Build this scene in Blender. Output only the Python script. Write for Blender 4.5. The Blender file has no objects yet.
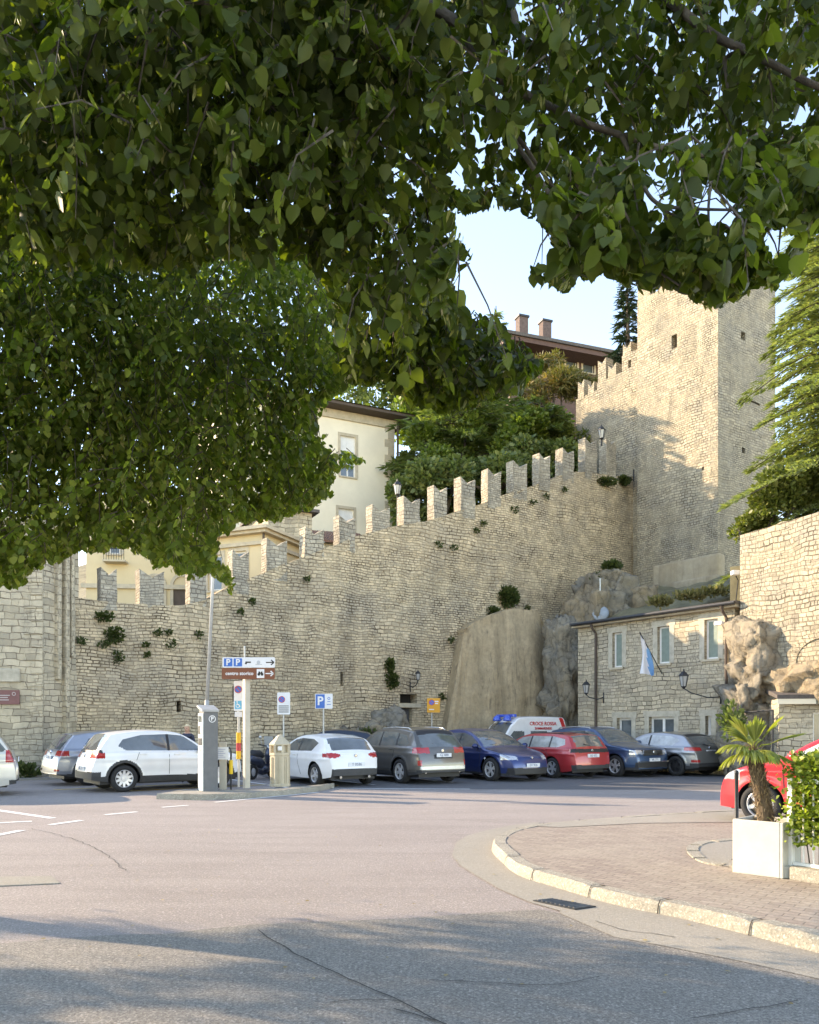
import bpy, bmesh, math, random
import numpy as np
from mathutils import Vector, Matrix, noise
R = math.radians
rnd = random.Random(11)
nr = np.random.default_rng(5)
SC = bpy.context.scene
COL = SC.collection
H, F, CX, HY = 1.62, 800.0, 409.5, 728.0       # eye height, focal length in pixels, principal column, horizon row
SUN = Vector((-.935, .355, 0)).normalized()    # horizontal direction towards the sun
ELEV = 21.5

def P(px, py, D): return Vector(((px-CX)*D/F, D, H+(HY-py)*D/F))
def G(px, py, z=0.0):
    D = (H-z)*F/(py-HY); return Vector(((px-CX)*D/F, D, z))
def lerp(a, b, t): return a+(b-a)*t
def interp(x, pts):
    if x <= pts[0][0]: return pts[0][1]
    for (a, b), (c, d) in zip(pts, pts[1:]):
        if x <= c: return b+(d-b)*(x-a)/(c-a)
    return pts[-1][1]

# ------------------------------------------------------------------ objects
def tag(o, label=None, cat=None, group=None, kind=None):
    if label: o['label'] = label
    if cat: o['category'] = cat
    if group: o['group'] = group
    if kind: o['kind'] = kind
    return o
def thing(name, label, cat, loc=(0, 0, 0), rz=0.0, group=None):
    o = bpy.data.objects.new(name, None); COL.objects.link(o)
    o.location = loc; o.rotation_euler = (0, 0, rz); o.empty_display_size = .2
    return tag(o, label, cat, group)
def wm(o):
    m = Matrix.LocRotScale(o.location, o.rotation_euler, o.scale)
    return wm(o.parent) @ m if o.parent else m
def copy_tree(o, parent=None):
    c = o.copy(); COL.objects.link(c); c.parent = parent
    for ch in [x for x in COL.objects if x.parent == o]: copy_tree(ch, c)
    return c

class MB:
    def __init__(s): s.v = []; s.f = []; s.m = []; s.t = []
    def add(s, vs, fs, mat=0, tan=None):
        b = len(s.v); s.v += [tuple(p) for p in vs]
        for f in fs: s.f.append([i+b for i in f]); s.m.append(mat); s.t.append(tan)
    def quad(s, a, b, c, d, mat=0, tan=None): s.add([a, b, c, d], [(0, 1, 2, 3)], mat, tan)
    def box(s, x0, x1, y0, y1, z0, z1, M=None, mat=0):
        vs = [Vector((x, y, z)) for z in (z0, z1) for y in (y0, y1) for x in (x0, x1)]
        if M is not None: vs = [M @ p for p in vs]
        s.add(vs, [(0, 2, 3, 1), (4, 5, 7, 6), (0, 1, 5, 4), (2, 6, 7, 3), (0, 4, 6, 2), (1, 3, 7, 5)], mat); return s
    def bbox(s, x0, x1, y0, y1, z0, z1, b=.01, M=None, mat=0):   # box with chamfered edges
        me = bmesh.new(); bmesh.ops.create_cube(me, size=1)
        for v in me.verts: v.co = Vector((lerp(x0, x1, v.co.x+.5), lerp(y0, y1, v.co.y+.5), lerp(z0, z1, v.co.z+.5)))
        bmesh.ops.bevel(me, geom=me.edges[:], offset=b, segments=2, affect='EDGES', profile=.5)
        me.verts.index_update()
        s.add([(M @ v.co if M is not None else v.co) for v in me.verts], [[v.index for v in f.verts] for f in me.faces], mat)
        me.free(); return s
    def prism(s, poly, z0, z1, mat=0, M=None):       # poly (x,y) counter-clockwise, extruded in z
        n = len(poly); vs = [Vector((p[0], p[1], z0)) for p in poly]+[Vector((p[0], p[1], z1)) for p in poly]
        if M is not None: vs = [M @ p for p in vs]
        s.add(vs, [list(range(n))[::-1], list(range(n, 2*n))]+[(i, (i+1) % n, n+(i+1) % n, n+i) for i in range(n)], mat); return s
    def tube(s, pts, rads, n=8, mat=0, cap=True):
        pts = [Vector(p) for p in pts]
        if not hasattr(rads, '__len__'): rads = [rads]*len(pts)
        rings = []; up = None
        for i, p in enumerate(pts):
            d = (pts[min(i+1, len(pts)-1)]-pts[max(i-1, 0)]).normalized()
            if up is None: up = Vector((0, 0, 1)) if abs(d.z) < .9 else Vector((1, 0, 0))
            a = d.cross(up).normalized(); b = a.cross(d).normalized(); up = b
            rings.append([p+(a*math.cos(k*2*math.pi/n)+b*math.sin(k*2*math.pi/n))*rads[i] for k in range(n)])
        vs = [q for r in rings for q in r]; fs = []
        for i in range(len(pts)-1):
            for k in range(n): fs.append((i*n+k, i*n+(k+1) % n, (i+1)*n+(k+1) % n, (i+1)*n+k))
        if cap: fs += [list(range(n))[::-1], [(len(pts)-1)*n+k for k in range(n)]]
        s.add(vs, fs, mat); return s
    def lathe(s, prof, n=20, M=None, mat=0, a0=0, cap=True):            # prof (r,z)
        vs = [Vector((r*math.cos(a0+k*2*math.pi/n), r*math.sin(a0+k*2*math.pi/n), z)) for r, z in prof for k in range(n)]
        if M is not None: vs = [M @ p for p in vs]
        fs = [(i*n+k, i*n+(k+1) % n, (i+1)*n+(k+1) % n, (i+1)*n+k) for i in range(len(prof)-1) for k in range(n)]
        if cap and prof[0][0] > 1e-4: fs.append(list(range(n))[::-1])
        if cap and prof[-1][0] > 1e-4: fs.append([(len(prof)-1)*n+k for k in range(n)])
        s.add(vs, fs, mat); return s
    def build(s, name, mats, parent=None, smooth=False, world=True, uv=False, loc=None):
        if not isinstance(mats, (list, tuple)): mats = [mats]
        vs = [Vector(p) for p in s.v]
        me = bpy.data.meshes.new(name)
        o = bpy.data.objects.new(name, me); COL.objects.link(o)
        if parent is not None:
            o.parent = parent
            T = wm(parent).inverted() if world else None
        else:
            if loc is None:
                A = np.array(s.v); c = (A.min(0)+A.max(0))/2; loc = (c[0], c[1], A[:, 2].min())
            if world: o.location = loc; T = Matrix.Translation(-Vector(loc))
            else: o.location = loc; T = None
        me.from_pydata([tuple(T @ p) if T is not None else tuple(p) for p in vs], [], s.f)
        for m in mats: me.materials.append(m)
        me.polygons.foreach_set('material_index', s.m)
        if smooth: me.polygons.foreach_set('use_smooth', [True]*len(s.f))
        if uv:
            L = me.uv_layers.new(name='UVMap').data; k = 0
            for fi, f in enumerate(s.f):
                t = s.t[fi]
                a, b, c = vs[f[0]], vs[f[1]], vs[f[2]]
                n = (b-a).cross(c-a)
                if len(f) > 3: n = (vs[f[2]]-vs[f[0]]).cross(vs[f[3]]-vs[f[1]])
                if n.length > 1e-12: n.normalize()
                flat = abs(n.z) > .8 and t is None
                if t is None:
                    h = Vector((-n.y, n.x, 0)); t2 = h.normalized() if h.length > .1 else Vector((1, 0, 0))
                else: t2 = Vector((t[0], t[1], 0))
                for i in f:
                    p = vs[i]
                    L[k].uv = (p.x, p.y) if flat else (p.dot(t2), p.z); k += 1
        me.update(); return o

# ------------------------------------------------------------------ node helpers
class NT:
    def __init__(s, name):
        s.m = bpy.data.materials.new(name); s.m.use_nodes = True; s.t = s.m.node_tree
        s.b = s.t.nodes['Principled BSDF']; s.out = s.t.nodes['Material Output']
    def n(s, t, **k):
        o = s.t.nodes.new(t)
        for a, b in k.items():
            if a.startswith('i_'):
                key = a[2:]; key = int(key) if key.isdigit() else key.replace('_', ' ')
                o.inputs[key].default_value = b
            else: setattr(o, a, b)
        return o
    def l(s, a, b): s.t.links.new(a, b)
    def ramp(s, fac, stops, interp='LINEAR'):
        r = s.n('ShaderNodeValToRGB'); r.color_ramp.interpolation = interp
        e = r.color_ramp.elements
        while len(e) < len(stops): e.new(.5)
        for k, (p, c) in enumerate(stops):
            e[k].position = p; e[k].color = (*c, 1) if hasattr(c, '__len__') else (c, c, c, 1)
        s.l(fac, r.inputs[0]); return r.outputs[0]
    def mix(s, fac, a, b, mode='MIX'):
        m = s.n('ShaderNodeMix', data_type='RGBA', blend_type=mode)
        for sock, v in ((m.inputs[0], fac), (m.inputs[6], a), (m.inputs[7], b)):
            if hasattr(v, 'is_output'): s.l(v, sock)
            elif hasattr(v, '__len__'): sock.default_value = (*v, 1)
            else: sock.default_value = v
        return m.outputs[2]
    def math(s, op, a, b=0.0, clamp=False):
        m = s.n('ShaderNodeMath', operation=op, use_clamp=clamp)
        for sock, v in ((m.inputs[0], a), (m.inputs[1], b)):
            if hasattr(v, 'is_output'): s.l(v, sock)
            else: sock.default_value = v
        return m.outputs[0]
    def noise(s, vec, scale, detail=4, rough=.55, dist=0):
        o = s.n('ShaderNodeTexNoise', i_Scale=scale, i_Detail=detail, i_Roughness=rough, i_Distortion=dist)
        if vec is not None: s.l(vec, o.inputs['Vector'])
        return o
    def bump(s, h, strength=.5, dist=.02):
        o = s.n('ShaderNodeBump', i_Strength=strength, i_Distance=dist); s.l(h, o.inputs['Height']); s.l(o.outputs[0], s.b.inputs['Normal']); return o
    def geo(s): return s.n('ShaderNodeNewGeometry').outputs['Position']
    def obj(s): return s.n('ShaderNodeTexCoord').outputs['Object']
    def uv(s): return s.n('ShaderNodeTexCoord').outputs['UV']
    def set(s, **k):
        for a, b in k.items(): s.b.inputs[a.replace('_', ' ')].default_value = b
        return s.m

def simple(name, c, rough=.6, metal=0.0, var=.12, scale=6.0, bump=0.0, coat=0.0, spec=.5):
    t = NT(name)
    nz = t.noise(t.obj(), scale, 5, .6)
    c1 = tuple(max(0, x*(1-var)) for x in c); c2 = tuple(min(1, x*(1+var)) for x in c)
    t.l(t.ramp(nz.outputs[0], [(.3, c1), (.7, c2)]), t.b.inputs['Base Color'])
    if bump: t.bump(nz.outputs[0], bump, .01)
    return t.set(Roughness=rough, Metallic=metal, Coat_Weight=coat, Specular_IOR_Level=spec)

def masonry(name, base, alt, joint, grey, w=.36, h=.15, w2=.24, h2=.10, mort=.014, stain=.5, rubble=.5, seed=0.0):
    t = NT(name); uv = t.uv(); pos = t.geo()
    nz = t.noise(uv, 2.2, 3, .6); off = t.n('ShaderNodeVectorMath', operation='MULTIPLY_ADD')
    t.l(nz.outputs[1], off.inputs[0]); off.inputs[1].default_value = (.12, .085, 0); t.l(uv, off.inputs[2])
    nzb = t.noise(uv, .55, 3, .55); off0 = off; off = t.n('ShaderNodeVectorMath', operation='MULTIPLY_ADD'); t.l(nzb.outputs[1], off.inputs[0]); off.inputs[1].default_value = (.5, .42, 0); t.l(off0.outputs[0], off.inputs[2])
    mj = t.noise(uv, 1.7, 3, .7)
    def bricks(bw, bh, ms, sh):
        mp = t.n('ShaderNodeMapping'); mp.inputs[1].default_value = (sh, sh*.37, 0); t.l(off.outputs[0], mp.inputs[0])
        b = t.n('ShaderNodeTexBrick', offset=.45, offset_frequency=2, squash=.62, squash_frequency=3)
        b.inputs['Scale'].default_value = 1; t.l(t.math('MULTIPLY', t.ramp(mj.outputs[0], [(.3, .15), (.7, 1.)]), ms*1.7), b.inputs['Mortar Size']); b.inputs['Mortar Smooth'].default_value = .35
        b.inputs['Brick Width'].default_value = bw; b.inputs['Row Height'].default_value = bh
        b.inputs['Color1'].default_value = (1, 1, 1, 1); b.inputs['Color2'].default_value = (0, 0, 0, 1); b.inputs['Mortar'].default_value = (.5, .5, .5, 1)
        t.l(mp.outputs[0], b.inputs['Vector']); return b
    b1 = bricks(w, h, mort, seed); b2 = bricks(w2, h2, mort*.85, seed+3.3)
    big = t.noise(pos, .35, 4, .6)
    sel = t.ramp(big.outputs[0], [(.5-.06-(rubble-.5)*.5, 0.), (.5+.06-(rubble-.5)*.5, 1.)])
    col = t.mix(sel, b1.outputs[0], b2.outputs[0]); fac = t.mix(sel, b1.outputs[1], b2.outputs[1])
    n2 = t.noise(pos, 5, 4, .65); n3 = t.noise(pos, .55, 5, .65); n4 = t.noise(pos, 1.9, 5, .7)
    tint = t.ramp(col, [(0, tuple(x*.78 for x in alt)), (.3, base), (.6, tuple(x*1.18 for x in base)), (.85, alt), (1, tuple(x*.62 for x in base))])
    c = t.mix(t.ramp(n2.outputs[0], [(.3, 0.), (.75, .55)]), tint, tuple(x*.72 for x in base))
    c = t.mix(t.ramp(n3.outputs[0], [(.46, 0.), (.62, stain)]), c, grey)
    c = t.mix(t.ramp(n4.outputs[0], [(.56, 0.), (.70, stain*.8)]), c, tuple(x*.6 for x in grey))
    # joints vary between open dark gaps and flush pale mortar
    mps = t.n('ShaderNodeMapping'); mps.inputs[3].default_value = (1.5, 1.5, .22); t.l(pos, mps.inputs[0]); n5 = t.noise(mps.outputs[0], 1.0, 5, .65)
    c = t.mix(t.ramp(n5.outputs[0], [(.50, 0.), (.68, stain*.7)]), c, tuple(x*.5 for x in grey))
    wn_ = t.n('ShaderNodeTexWhiteNoise') if False else None
    jn = t.noise(pos, 1.1, 3, .6)
    jc = t.mix(t.ramp(jn.outputs[0], [(.38, 0.), (.62, 1.)]), tuple(lerp(a, b, .4) for a, b in zip(joint, base)), tuple(x*.75 for x in joint))
    c = t.mix(fac, c, jc)
    t.l(c, t.b.inputs['Base Color'])
    inv = t.math('SUBTRACT', 1.0, fac)
    hh = t.math('ADD', t.math('MULTIPLY', inv, .8), t.math('MULTIPLY', n2.outputs[0], .7))
    hh = t.math('ADD', hh, t.math('MULTIPLY', t.noise(pos, 22, 4, .7).outputs[0], .35))
    t.bump(hh, 1.0, .05)
    return t.set(Roughness=.92, Specular_IOR_Level=.2)

def rockmat(name, c1, c2, dark, scale=.8, streak=False):
    t = NT(name); pos = t.geo()
    if streak:
        mp = t.n('ShaderNodeMapping'); mp.inputs[3].default_value = (1.6, 1.6, .16); mp.inputs[2].default_value = (0, R(14), 0); t.l(pos, mp.inputs[0]); v = mp.outputs[0]
    else: v = pos
    a = t.noise(v, scale, 8, .68, .6); b = t.noise(pos, scale*4.5, 8, .72); d = t.noise(v, scale*2.2, 5, .6, 1.5)
    vo = t.n('ShaderNodeTexVoronoi', feature='DISTANCE_TO_EDGE', i_Scale=scale*1.7)
    wv = t.n('ShaderNodeVectorMath', operation='MULTIPLY_ADD'); t.l(b.outputs[1], wv.inputs[0]); wv.inputs[1].default_value = (.5, .5, .5); t.l(pos, wv.inputs[2]); t.l(wv.outputs[0], vo.inputs['Vector'])
    c = t.mix(t.ramp(a.outputs[0], [(.36, 0.), (.62, 1.)]), c1, c2)
    c = t.mix(t.ramp(d.outputs[0], [(.55, 0.), (.72, .75)]), c, dark)
    c = t.mix(t.ramp(b.outputs[0], [(.3, .35), (.6, 0.)]), c, tuple(x*.5 for x in dark))
    if not streak: c = t.mix(t.ramp(vo.outputs[0], [(0., .4), (.025, 0.)]), c, tuple(x*.5 for x in dark))
    t.l(c, t.b.inputs['Base Color'])
    hh = t.math('ADD', t.math('MULTIPLY', b.outputs[0], 1.0), t.math('MULTIPLY', a.outputs[0], 1.0))
    if not streak: hh = t.math('ADD', hh, t.ramp(vo.outputs[0], [(0., 0.), (.05, .2)]))
    t.bump(hh, .9 if not streak else .5, .09 if not streak else .05)
    return t.set(Roughness=.95, Specular_IOR_Level=.15)

def asphalt(name, base, alt, speck=.35, patch=.5):
    t = NT(name); pos = t.geo()
    fine = t.noise(pos, 95, 3, .75); mid = t.noise(pos, 17, 5, .7); big = t.noise(pos, .45, 6, .62, .4)
    mp = t.n('ShaderNodeMapping'); mp.inputs[3].default_value = (.25, 1.6, 1); mp.inputs[2].default_value = (0, 0, R(12)); t.l(pos, mp.inputs[0])
    tr = t.noise(mp.outputs[0], 1.1, 5, .6, .5)
    vo = t.n('ShaderNodeTexVoronoi', i_Scale=75.0); t.l(pos, vo.inputs['Vector'])
    c = t.mix(t.ramp(big.outputs[0], [(.32, 0.), (.68, 1.)]), base, alt)
    c = t.mix(t.ramp(tr.outputs[0], [(.45, 0.), (.7, patch*.6)]), c, tuple(x*.78 for x in base))
    c = t.mix(t.ramp(mid.outputs[0], [(.5, 0.), (.75, patch*.55)]), c, tuple(x*.7 for x in alt))
    gr = t.noise(pos, 48, 2, .6); c = t.mix(t.ramp(gr.outputs[0], [(.40, speck*.7), (.55, 0.)]), c, tuple(x*.5 for x in base))
    c = t.mix(t.ramp(gr.outputs[0], [(.58, 0.), (.72, speck*.6)]), c, tuple(min(1, x*1.5) for x in base))
    c = t.mix(t.ramp(fine.outputs[0], [(.35, speck), (.52, 0.)]), c, tuple(x*.35 for x in base))
    c = t.mix(t.ramp(vo.outputs['Color'], [(.72, 0.), (.95, speck*.9)]), c, tuple(min(1, x*1.9) for x in base))
    t.l(c, t.b.inputs['Base Color'])
    t.bump(t.math('ADD', t.math('MULTIPLY', fine.outputs[0], 1.0), t.math('MULTIPLY', mid.outputs[0], .8)), .75, .012)
    return t.set(Roughness=.88, Specular_IOR_Level=.3)

def leafmat(name, c1, c2, trans=.35, c3=None, rough=.45, seed_amt=.12):
    t = NT(name); g = t.n('ShaderNodeNewGeometry')
    ri = g.outputs['Random Per Island']; nz = t.noise(g.outputs['Position'], .9, 3, .6)
    f = t.math('ADD', t.math('MULTIPLY', ri, .65), t.math('MULTIPLY', nz.outputs[0], .5))
    c3 = c3 or tuple(x*1.35 for x in c2)
    c = t.ramp(f, [(.15, c1), (.65, c2), (.98, c3)])
    t.l(c, t.b.inputs['Base Color']); t.b.inputs['Roughness'].default_value = rough; t.b.inputs['Specular IOR Level'].default_value = .35
    tr = t.n('ShaderNodeBsdfTranslucent'); t.l(t.mix(1.0, c, (1.25, 1.45, .55), 'MULTIPLY'), tr.inputs[0])
    mx = t.n('ShaderNodeMixShader'); mx.inputs[0].default_value = trans
    t.l(t.b.outputs[0], mx.inputs[1]); t.l(tr.outputs[0], mx.inputs[2]); t.l(mx.outputs[0], t.out.inputs[0])
    return t.m

def barkmat(name, c, c2, sc=8):
    t = NT(name); mp = t.n('ShaderNodeMapping'); mp.inputs[3].default_value = (1, 1, .2); t.l(t.geo(), mp.inputs[0])
    a = t.noise(mp.outputs[0], sc, 6, .7, .5)
    t.l(t.ramp(a.outputs[0], [(.35, c), (.65, c2)]), t.b.inputs['Base Color']); t.bump(a.outputs[0], 1, .03)
    return t.set(Roughness=.95)

M = {}
M['wall'] = masonry('wall_stone', (.66, .525, .35), (.56, .45, .31), (.15, .11, .07), (.36, .31, .24), w=.38, h=.155, w2=.27, h2=.11, mort=.018, stain=.55, rubble=.55)
M['merlon'] = masonry('merlon_stone', (.48, .425, .33), (.40, .36, .285), (.16, .13, .10), (.27, .25, .21), w=.30, h=.16, stain=.6, seed=5.)
M['tower'] = masonry('tower_stone', (.46, .395, .285), (.40, .355, .275), (.15, .125, .09), (.29, .275, .24), w=.30, h=.13, w2=.22, h2=.10, stain=.45, rubble=.45, seed=9., mort=.016)
M['bastion'] = masonry('bastion_stone', (.58, .49, .35), (.48, .41, .30), (.20, .155, .11), (.36, .32, .26), w=.52, h=.22, w2=.4, h2=.18, stain=.4, seed=14., mort=.013)
M['office'] = masonry('office_stone', (.57, .475, .335), (.47, .395, .285), (.17, .14, .10), (.36, .33, .28), w=.40, h=.16, w2=.30, h2=.12, stain=.3, seed=21., mort=.012)
M['retain'] = masonry('retaining_stone', (.42, .36, .26), (.34, .30, .225), (.12, .10, .07), (.27, .255, .22), w=.36, h=.18, w2=.26, h2=.14, stain=.6, seed=27., mort=.018)
M['quoin'] = simple('dressed_stone', (.46, .41, .32), .9, var=.2, scale=5, bump=.4)
M['rock'] = rockmat('grey_rock', (.22, .205, .175), (.34, .285, .205), (.07, .065, .055))
M['rock2'] = rockmat('ochre_rock', (.37, .285, .18), (.29, .24, .175), (.12, .105, .08))
M['slab'] = rockmat('smooth_bedrock', (.52, .395, .25), (.38, .295, .19), (.14, .115, .085), 1.3, True)
M['foot'] = rockmat('weathered_foot_render', (.48, .415, .31), (.40, .33, .23), (.28, .23, .165), .5, True)
M['pink'] = asphalt('pinkish_asphalt', (.325, .285, .263), (.38, .335, .31), .6, 1.0)
M['grey'] = asphalt('coarse_grey_asphalt', (.25, .23, .202), (.32, .292, .255), .75, .7)
M['bay'] = asphalt('parking_asphalt', (.12, .12, .125), (.155, .15, .15), .3, .4)
M['concrete'] = asphalt('gutter_concrete', (.36, .33, .28), (.30, .28, .24), .25, .4)
M['kerb'] = asphalt('kerb_stone', (.42, .385, .32), (.33, .30, .24), .6, 1.4)
M['paint'] = simple('road_paint', (.72, .71, .68), .7, var=.15, scale=14)
M['yellowpaint'] = simple('yellow_road_paint', (.65, .42, .06), .7, var=.2, scale=14)
M['tar'] = simple('tar_crack', (.035, .033, .03), .9)
M['black'] = simple('black_plastic', (.02, .02, .022), .55, var=.1)
M['hole'] = simple('dark_interior', (.018, .016, .014), .95)
M['white'] = simple('white_paint', (.78, .77, .74), .5, var=.05)
M['whitewood'] = simple('white_window_frame', (.72, .71, .68), .5, var=.05)
M['metal'] = simple('galvanised_metal', (.50, .51, .51), .4, .75, var=.1)
M['dkmetal'] = simple('dark_iron', (.035, .037, .04), .5, .4)
M['lampglass'] = simple('lamp_glass', (.42, .42, .40), .12, var=.1)
M['glass'] = simple('window_glass', (.09, .11, .12), .08, var=.3, scale=2, spec=.8)
M['shutter'] = simple('green_grey_shutter', (.20, .25, .21), .7)
M['cream'] = simple('cream_plaster', (.78, .70, .54), .9, var=.05, scale=1.2, bump=.1)
M['yellowplaster'] = simple('yellow_plaster', (.62, .50, .31), .9, var=.06, scale=1.2, bump=.1)
M['stonetrim'] = simple('stone_trim', (.48, .41, .30), .9, var=.15, scale=4, bump=.2)
M['soffit'] = simple('dark_soffit', (.09, .065, .05), .8)
M['redwood'] = simple('red_brown_timber', (.10, .05, .035), .7, var=.25)
M['bark'] = barkmat('tree_bark', (.05, .04, .03), (.12, .10, .08))
M['roof'] = simple('dark_roof_tiles', (.10, .085, .075), .85, var=.35, scale=9, bump=.5)
M['dirt'] = simple('hillside_earth', (.16, .14, .08), .95, var=.4, scale=1.5, bump=.6)
# ------------------------------------------------------------------ ground
def sheet(name, poly, z, mat, thick=None):
    mb = MB()
    if thick is None: mb.add([(p[0], p[1], z) for p in poly], [list(range(len(poly)))])
    else: mb.prism([(p[0], p[1]) for p in poly], z-thick, z)
    o = mb.build(name, mat); o['kind'] = 'structure'; return o
def pg(pts, z=0.0): return [G(x, y, z) for x, y in pts]

sheet('road', [(-400, -60), (400, -60), (400, 900), (-400, 900)], 0, M['pink'])
B = pg([(-150, 950), (0, 944), (60, 939), (120, 935), (170, 934), (200, 930), (250, 925), (320, 922), (400, 919), (470, 914), (540, 910)])
B += [Vector((1.9, 6.4, 0)), Vector((4.5, 5, 0)), Vector((9, 2, 0)), Vector((9, -12, 0)), Vector((-16, -12, 0)), Vector((-16, 6.3, 0))]
sheet('foreground_asphalt', B[::-1], .004, M['grey'])
sheet('parking_asphalt', [(-3.6, 21.3), (2, 21.1), (8, 21.0), (16, 20.8), (16, 33), (9, 34), (4, 37.2), (-1, 34.2), (-6, 29.6), (-3.9, 24)], .004, M['bay'])
sheet('foot_path', [(-20, 24.6), (-12.2, 24.5), (-10.3, 25.6), (-6, 28.3), (-5.3, 30.3), (-20, 30)], .05, M['concrete'], .1)

K = [(819, 937), (692, 907), (615, 892), (560, 877), (520, 865), (502, 852), (493, 842), (497, 835), (510, 829), (535, 824), (562, 821), (640, 815), (730, 810)]
KG = [G(x, y, .12) for x, y in K]
KG = [Vector((5.0, 2.6, .12)), Vector((4.2, 3.8, .12)), Vector((3.5, 4.85, .12))]+KG+[Vector((9.5, 15.5, .12)), Vector((16, 16.5, .12))]
def catmull(pts, n=6):
    out = []
    for i in range(len(pts)-1):
        p0 = pts[max(i-1, 0)]; p1 = pts[i]; p2 = pts[i+1]; p3 = pts[min(i+2, len(pts)-1)]
        for k in range(n):
            t = k/n
            out.append(.5*((2*p1)+(p2-p0)*t+(2*p0-5*p1+4*p2-p3)*t*t+(3*p1-p0-3*p2+p3)*t**3))
    out.append(pts[-1]); return out
kp = catmull(KG, 8)
# arc-length resample
def resample(pts, step):
    out = [pts[0].copy()]; acc = 0
    for a, b in zip(pts, pts[1:]):
        d = (b-a).length
        while acc+d >= step:
            a = a.lerp(b, (step-acc)/d); out.append(a.copy()); d = (b-a).length; acc = 0
        acc += d
    return out
kp = resample(kp, .08)
def offs(pts, w):
    out = []
    for i, p in enumerate(pts):
        d = (pts[min(i+1, len(pts)-1)]-pts[max(i-1, 0)]); d.z = 0; d.normalize()
        out.append(p+Vector((d.y, -d.x, 0))*w)      # towards the pavement
    return out
inn = offs(kp, .17)
mb = MB(); i = 0; rk = random.Random(3); kj = []
while i < len(kp)-3:
    n = rk.choice([11, 12, 13]); j = min(i+n, len(kp)-1)
    dz = rk.uniform(-.006, .006)
    if i: kj.append(i)
    seg = list(range(i, j)); secs = []
    for q, s_ in enumerate(seg):
        a, b = kp[s_], inn[s_]; dd = (b-a)
        e = .014 if q in (0, len(seg)-1) else 0
        wob = noise.noise(a*5)*.012+noise.noise(a*14)*.006
        zt = .12+dz+noise.noise(a*4+Vector((3, 0, 0)))*.006-e
        secs.append([a-dd*(.02/.17)+dd*wob, a+dd*(.0+wob)+Vector((0, 0, zt-.12-.03)), a+dd*.12+Vector((0, 0, zt-.12)), a.lerp(b, .98)+Vector((0, 0, zt-.12)), b.copy()])
        secs[-1][0].z = -.02; secs[-1][4].z = 0
    vs = [p for s_ in secs for p in s_]; fs = []
    for q in range(len(secs)-1):
        for k in range(4): fs.append((q*5+k, (q+1)*5+k, (q+1)*5+k+1, q*5+k+1))
    fs += [(0, 1, 2, 3, 4), tuple((len(secs)-1)*5+k for k in (4, 3, 2, 1, 0))]
    mb.add(vs, fs); i = j-1 if j < len(kp)-3 else j
o = mb.build('kerb', M['kerb']); o['kind'] = 'structure'
for q_ in kj:
    a_, b_ = kp[q_], inn[q_]; dn = (kp[q_+1]-kp[q_]).normalized()*.006; mb = MB(); m_ = a_-(b_-a_)*.03
    pr_ = [Vector((m_.x-(b_-a_).x*.13, m_.y-(b_-a_).y*.13, .0)), Vector((m_.x, m_.y, .085)), a_.lerp(b_, .12)+Vector((0, 0, .004)), b_+Vector((0, 0, .004))]
    for p_, q2 in zip(pr_, pr_[1:]): mb.quad(p_-dn, q2-dn, q2+dn, p_+dn)
    o = mb.build('kerb_joint', M['tar']); o['kind'] = 'structure'

t = NT('brick_pavers'); pos = t.geo()
mp = t.n('ShaderNodeMapping'); mp.inputs[2].default_value = (0, 0, R(38)); t.l(pos, mp.inputs[0])
b = t.n('ShaderNodeTexBrick', offset=.5); b.inputs['Scale'].default_value = 1; b.inputs['Brick Width'].default_value = .2; b.inputs['Row Height'].default_value = .1
b.inputs['Mortar Size'].default_value = .006; b.inputs['Mortar Smooth'].default_value = .4
b.inputs['Color1'].default_value = (.36, .30, .245, 1); b.inputs['Color2'].default_value = (.27, .215, .18, 1); b.inputs['Mortar'].default_value = (.15, .125, .10, 1)
t.l(mp.outputs[0], b.inputs['Vector'])
nz = t.noise(pos, .9, 6, .65); n2 = t.noise(pos, 30, 4, .7)
c = t.mix(t.ramp(nz.outputs[0], [(.42, 0.), (.68, .7)]), b.outputs[0], (.37, .32, .255))
c = t.mix(t.ramp(n2.outputs[0], [(.35, .5), (.6, 0.)]), c, (.15, .125, .10))
t.l(c, t.b.inputs['Base Color']); t.bump(t.math('ADD', t.math('SUBTRACT', 1., b.outputs[1]), t.math('MULTIPLY', n2.outputs[0], .6)), .8, .01)
M['paver'] = t.set(Roughness=.9)
pave = [(p.x, p.y) for p in offs(kp, .15)[::3]]+[(16, 3), (6, 2)]
sheet('pavement', pave, .112, M['paver'])
# concrete drive edged by a flush stone ring where the red car stands
ring = pg([(900, 872), (760, 874), (733, 867), (710, 864), (697, 860), (688, 853), (687, 847), (697, 842), (715, 840), (733, 838), (800, 829), (900, 824)], .12)
sheet('driveway', [(p.x, p.y) for p in ring][::-1], .118, M['concrete'])
far = pg([(900, 813), (730, 811), (640, 816), (562, 822), (535, 826), (560, 827), (640, 823), (720, 822), (900, 822)], .12)
sheet('pavement_edge_strip', [(p.x, p.y) for p in far], .118, M['concrete'])
mb = MB(); rp = resample(catmull(ring[1:-1], 6), .08); ri = offs(rp, .14)
for q in range(0, len(rp)-7, 7):
    for k in range(q, q+6):
        a, b_, c_, d = rp[k], rp[k+1], ri[k+1], ri[k]
        z = .128
        mb.add([(*p.xy, z) for p in (a, b_, c_, d)]+[(*p.xy, .1) for p in (a, b_, c_, d)], [(0, 1, 2, 3), (0, 4, 5, 1), (2, 6, 7, 3), (3, 7, 4, 0), (1, 5, 6, 2)])
o = mb.build('driveway_edging', M['kerb']); o['kind'] = 'structure'
gut = pg([(452, 856), (456, 843), (467, 836), (485, 831), (510, 826), (540, 822)])+[p.copy() for p in offs(kp, -.005)[::4] if 4.0 < p.y < 12.9 and p.x < 4.2 and not (p.y > 12.5)][::-1]
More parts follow.
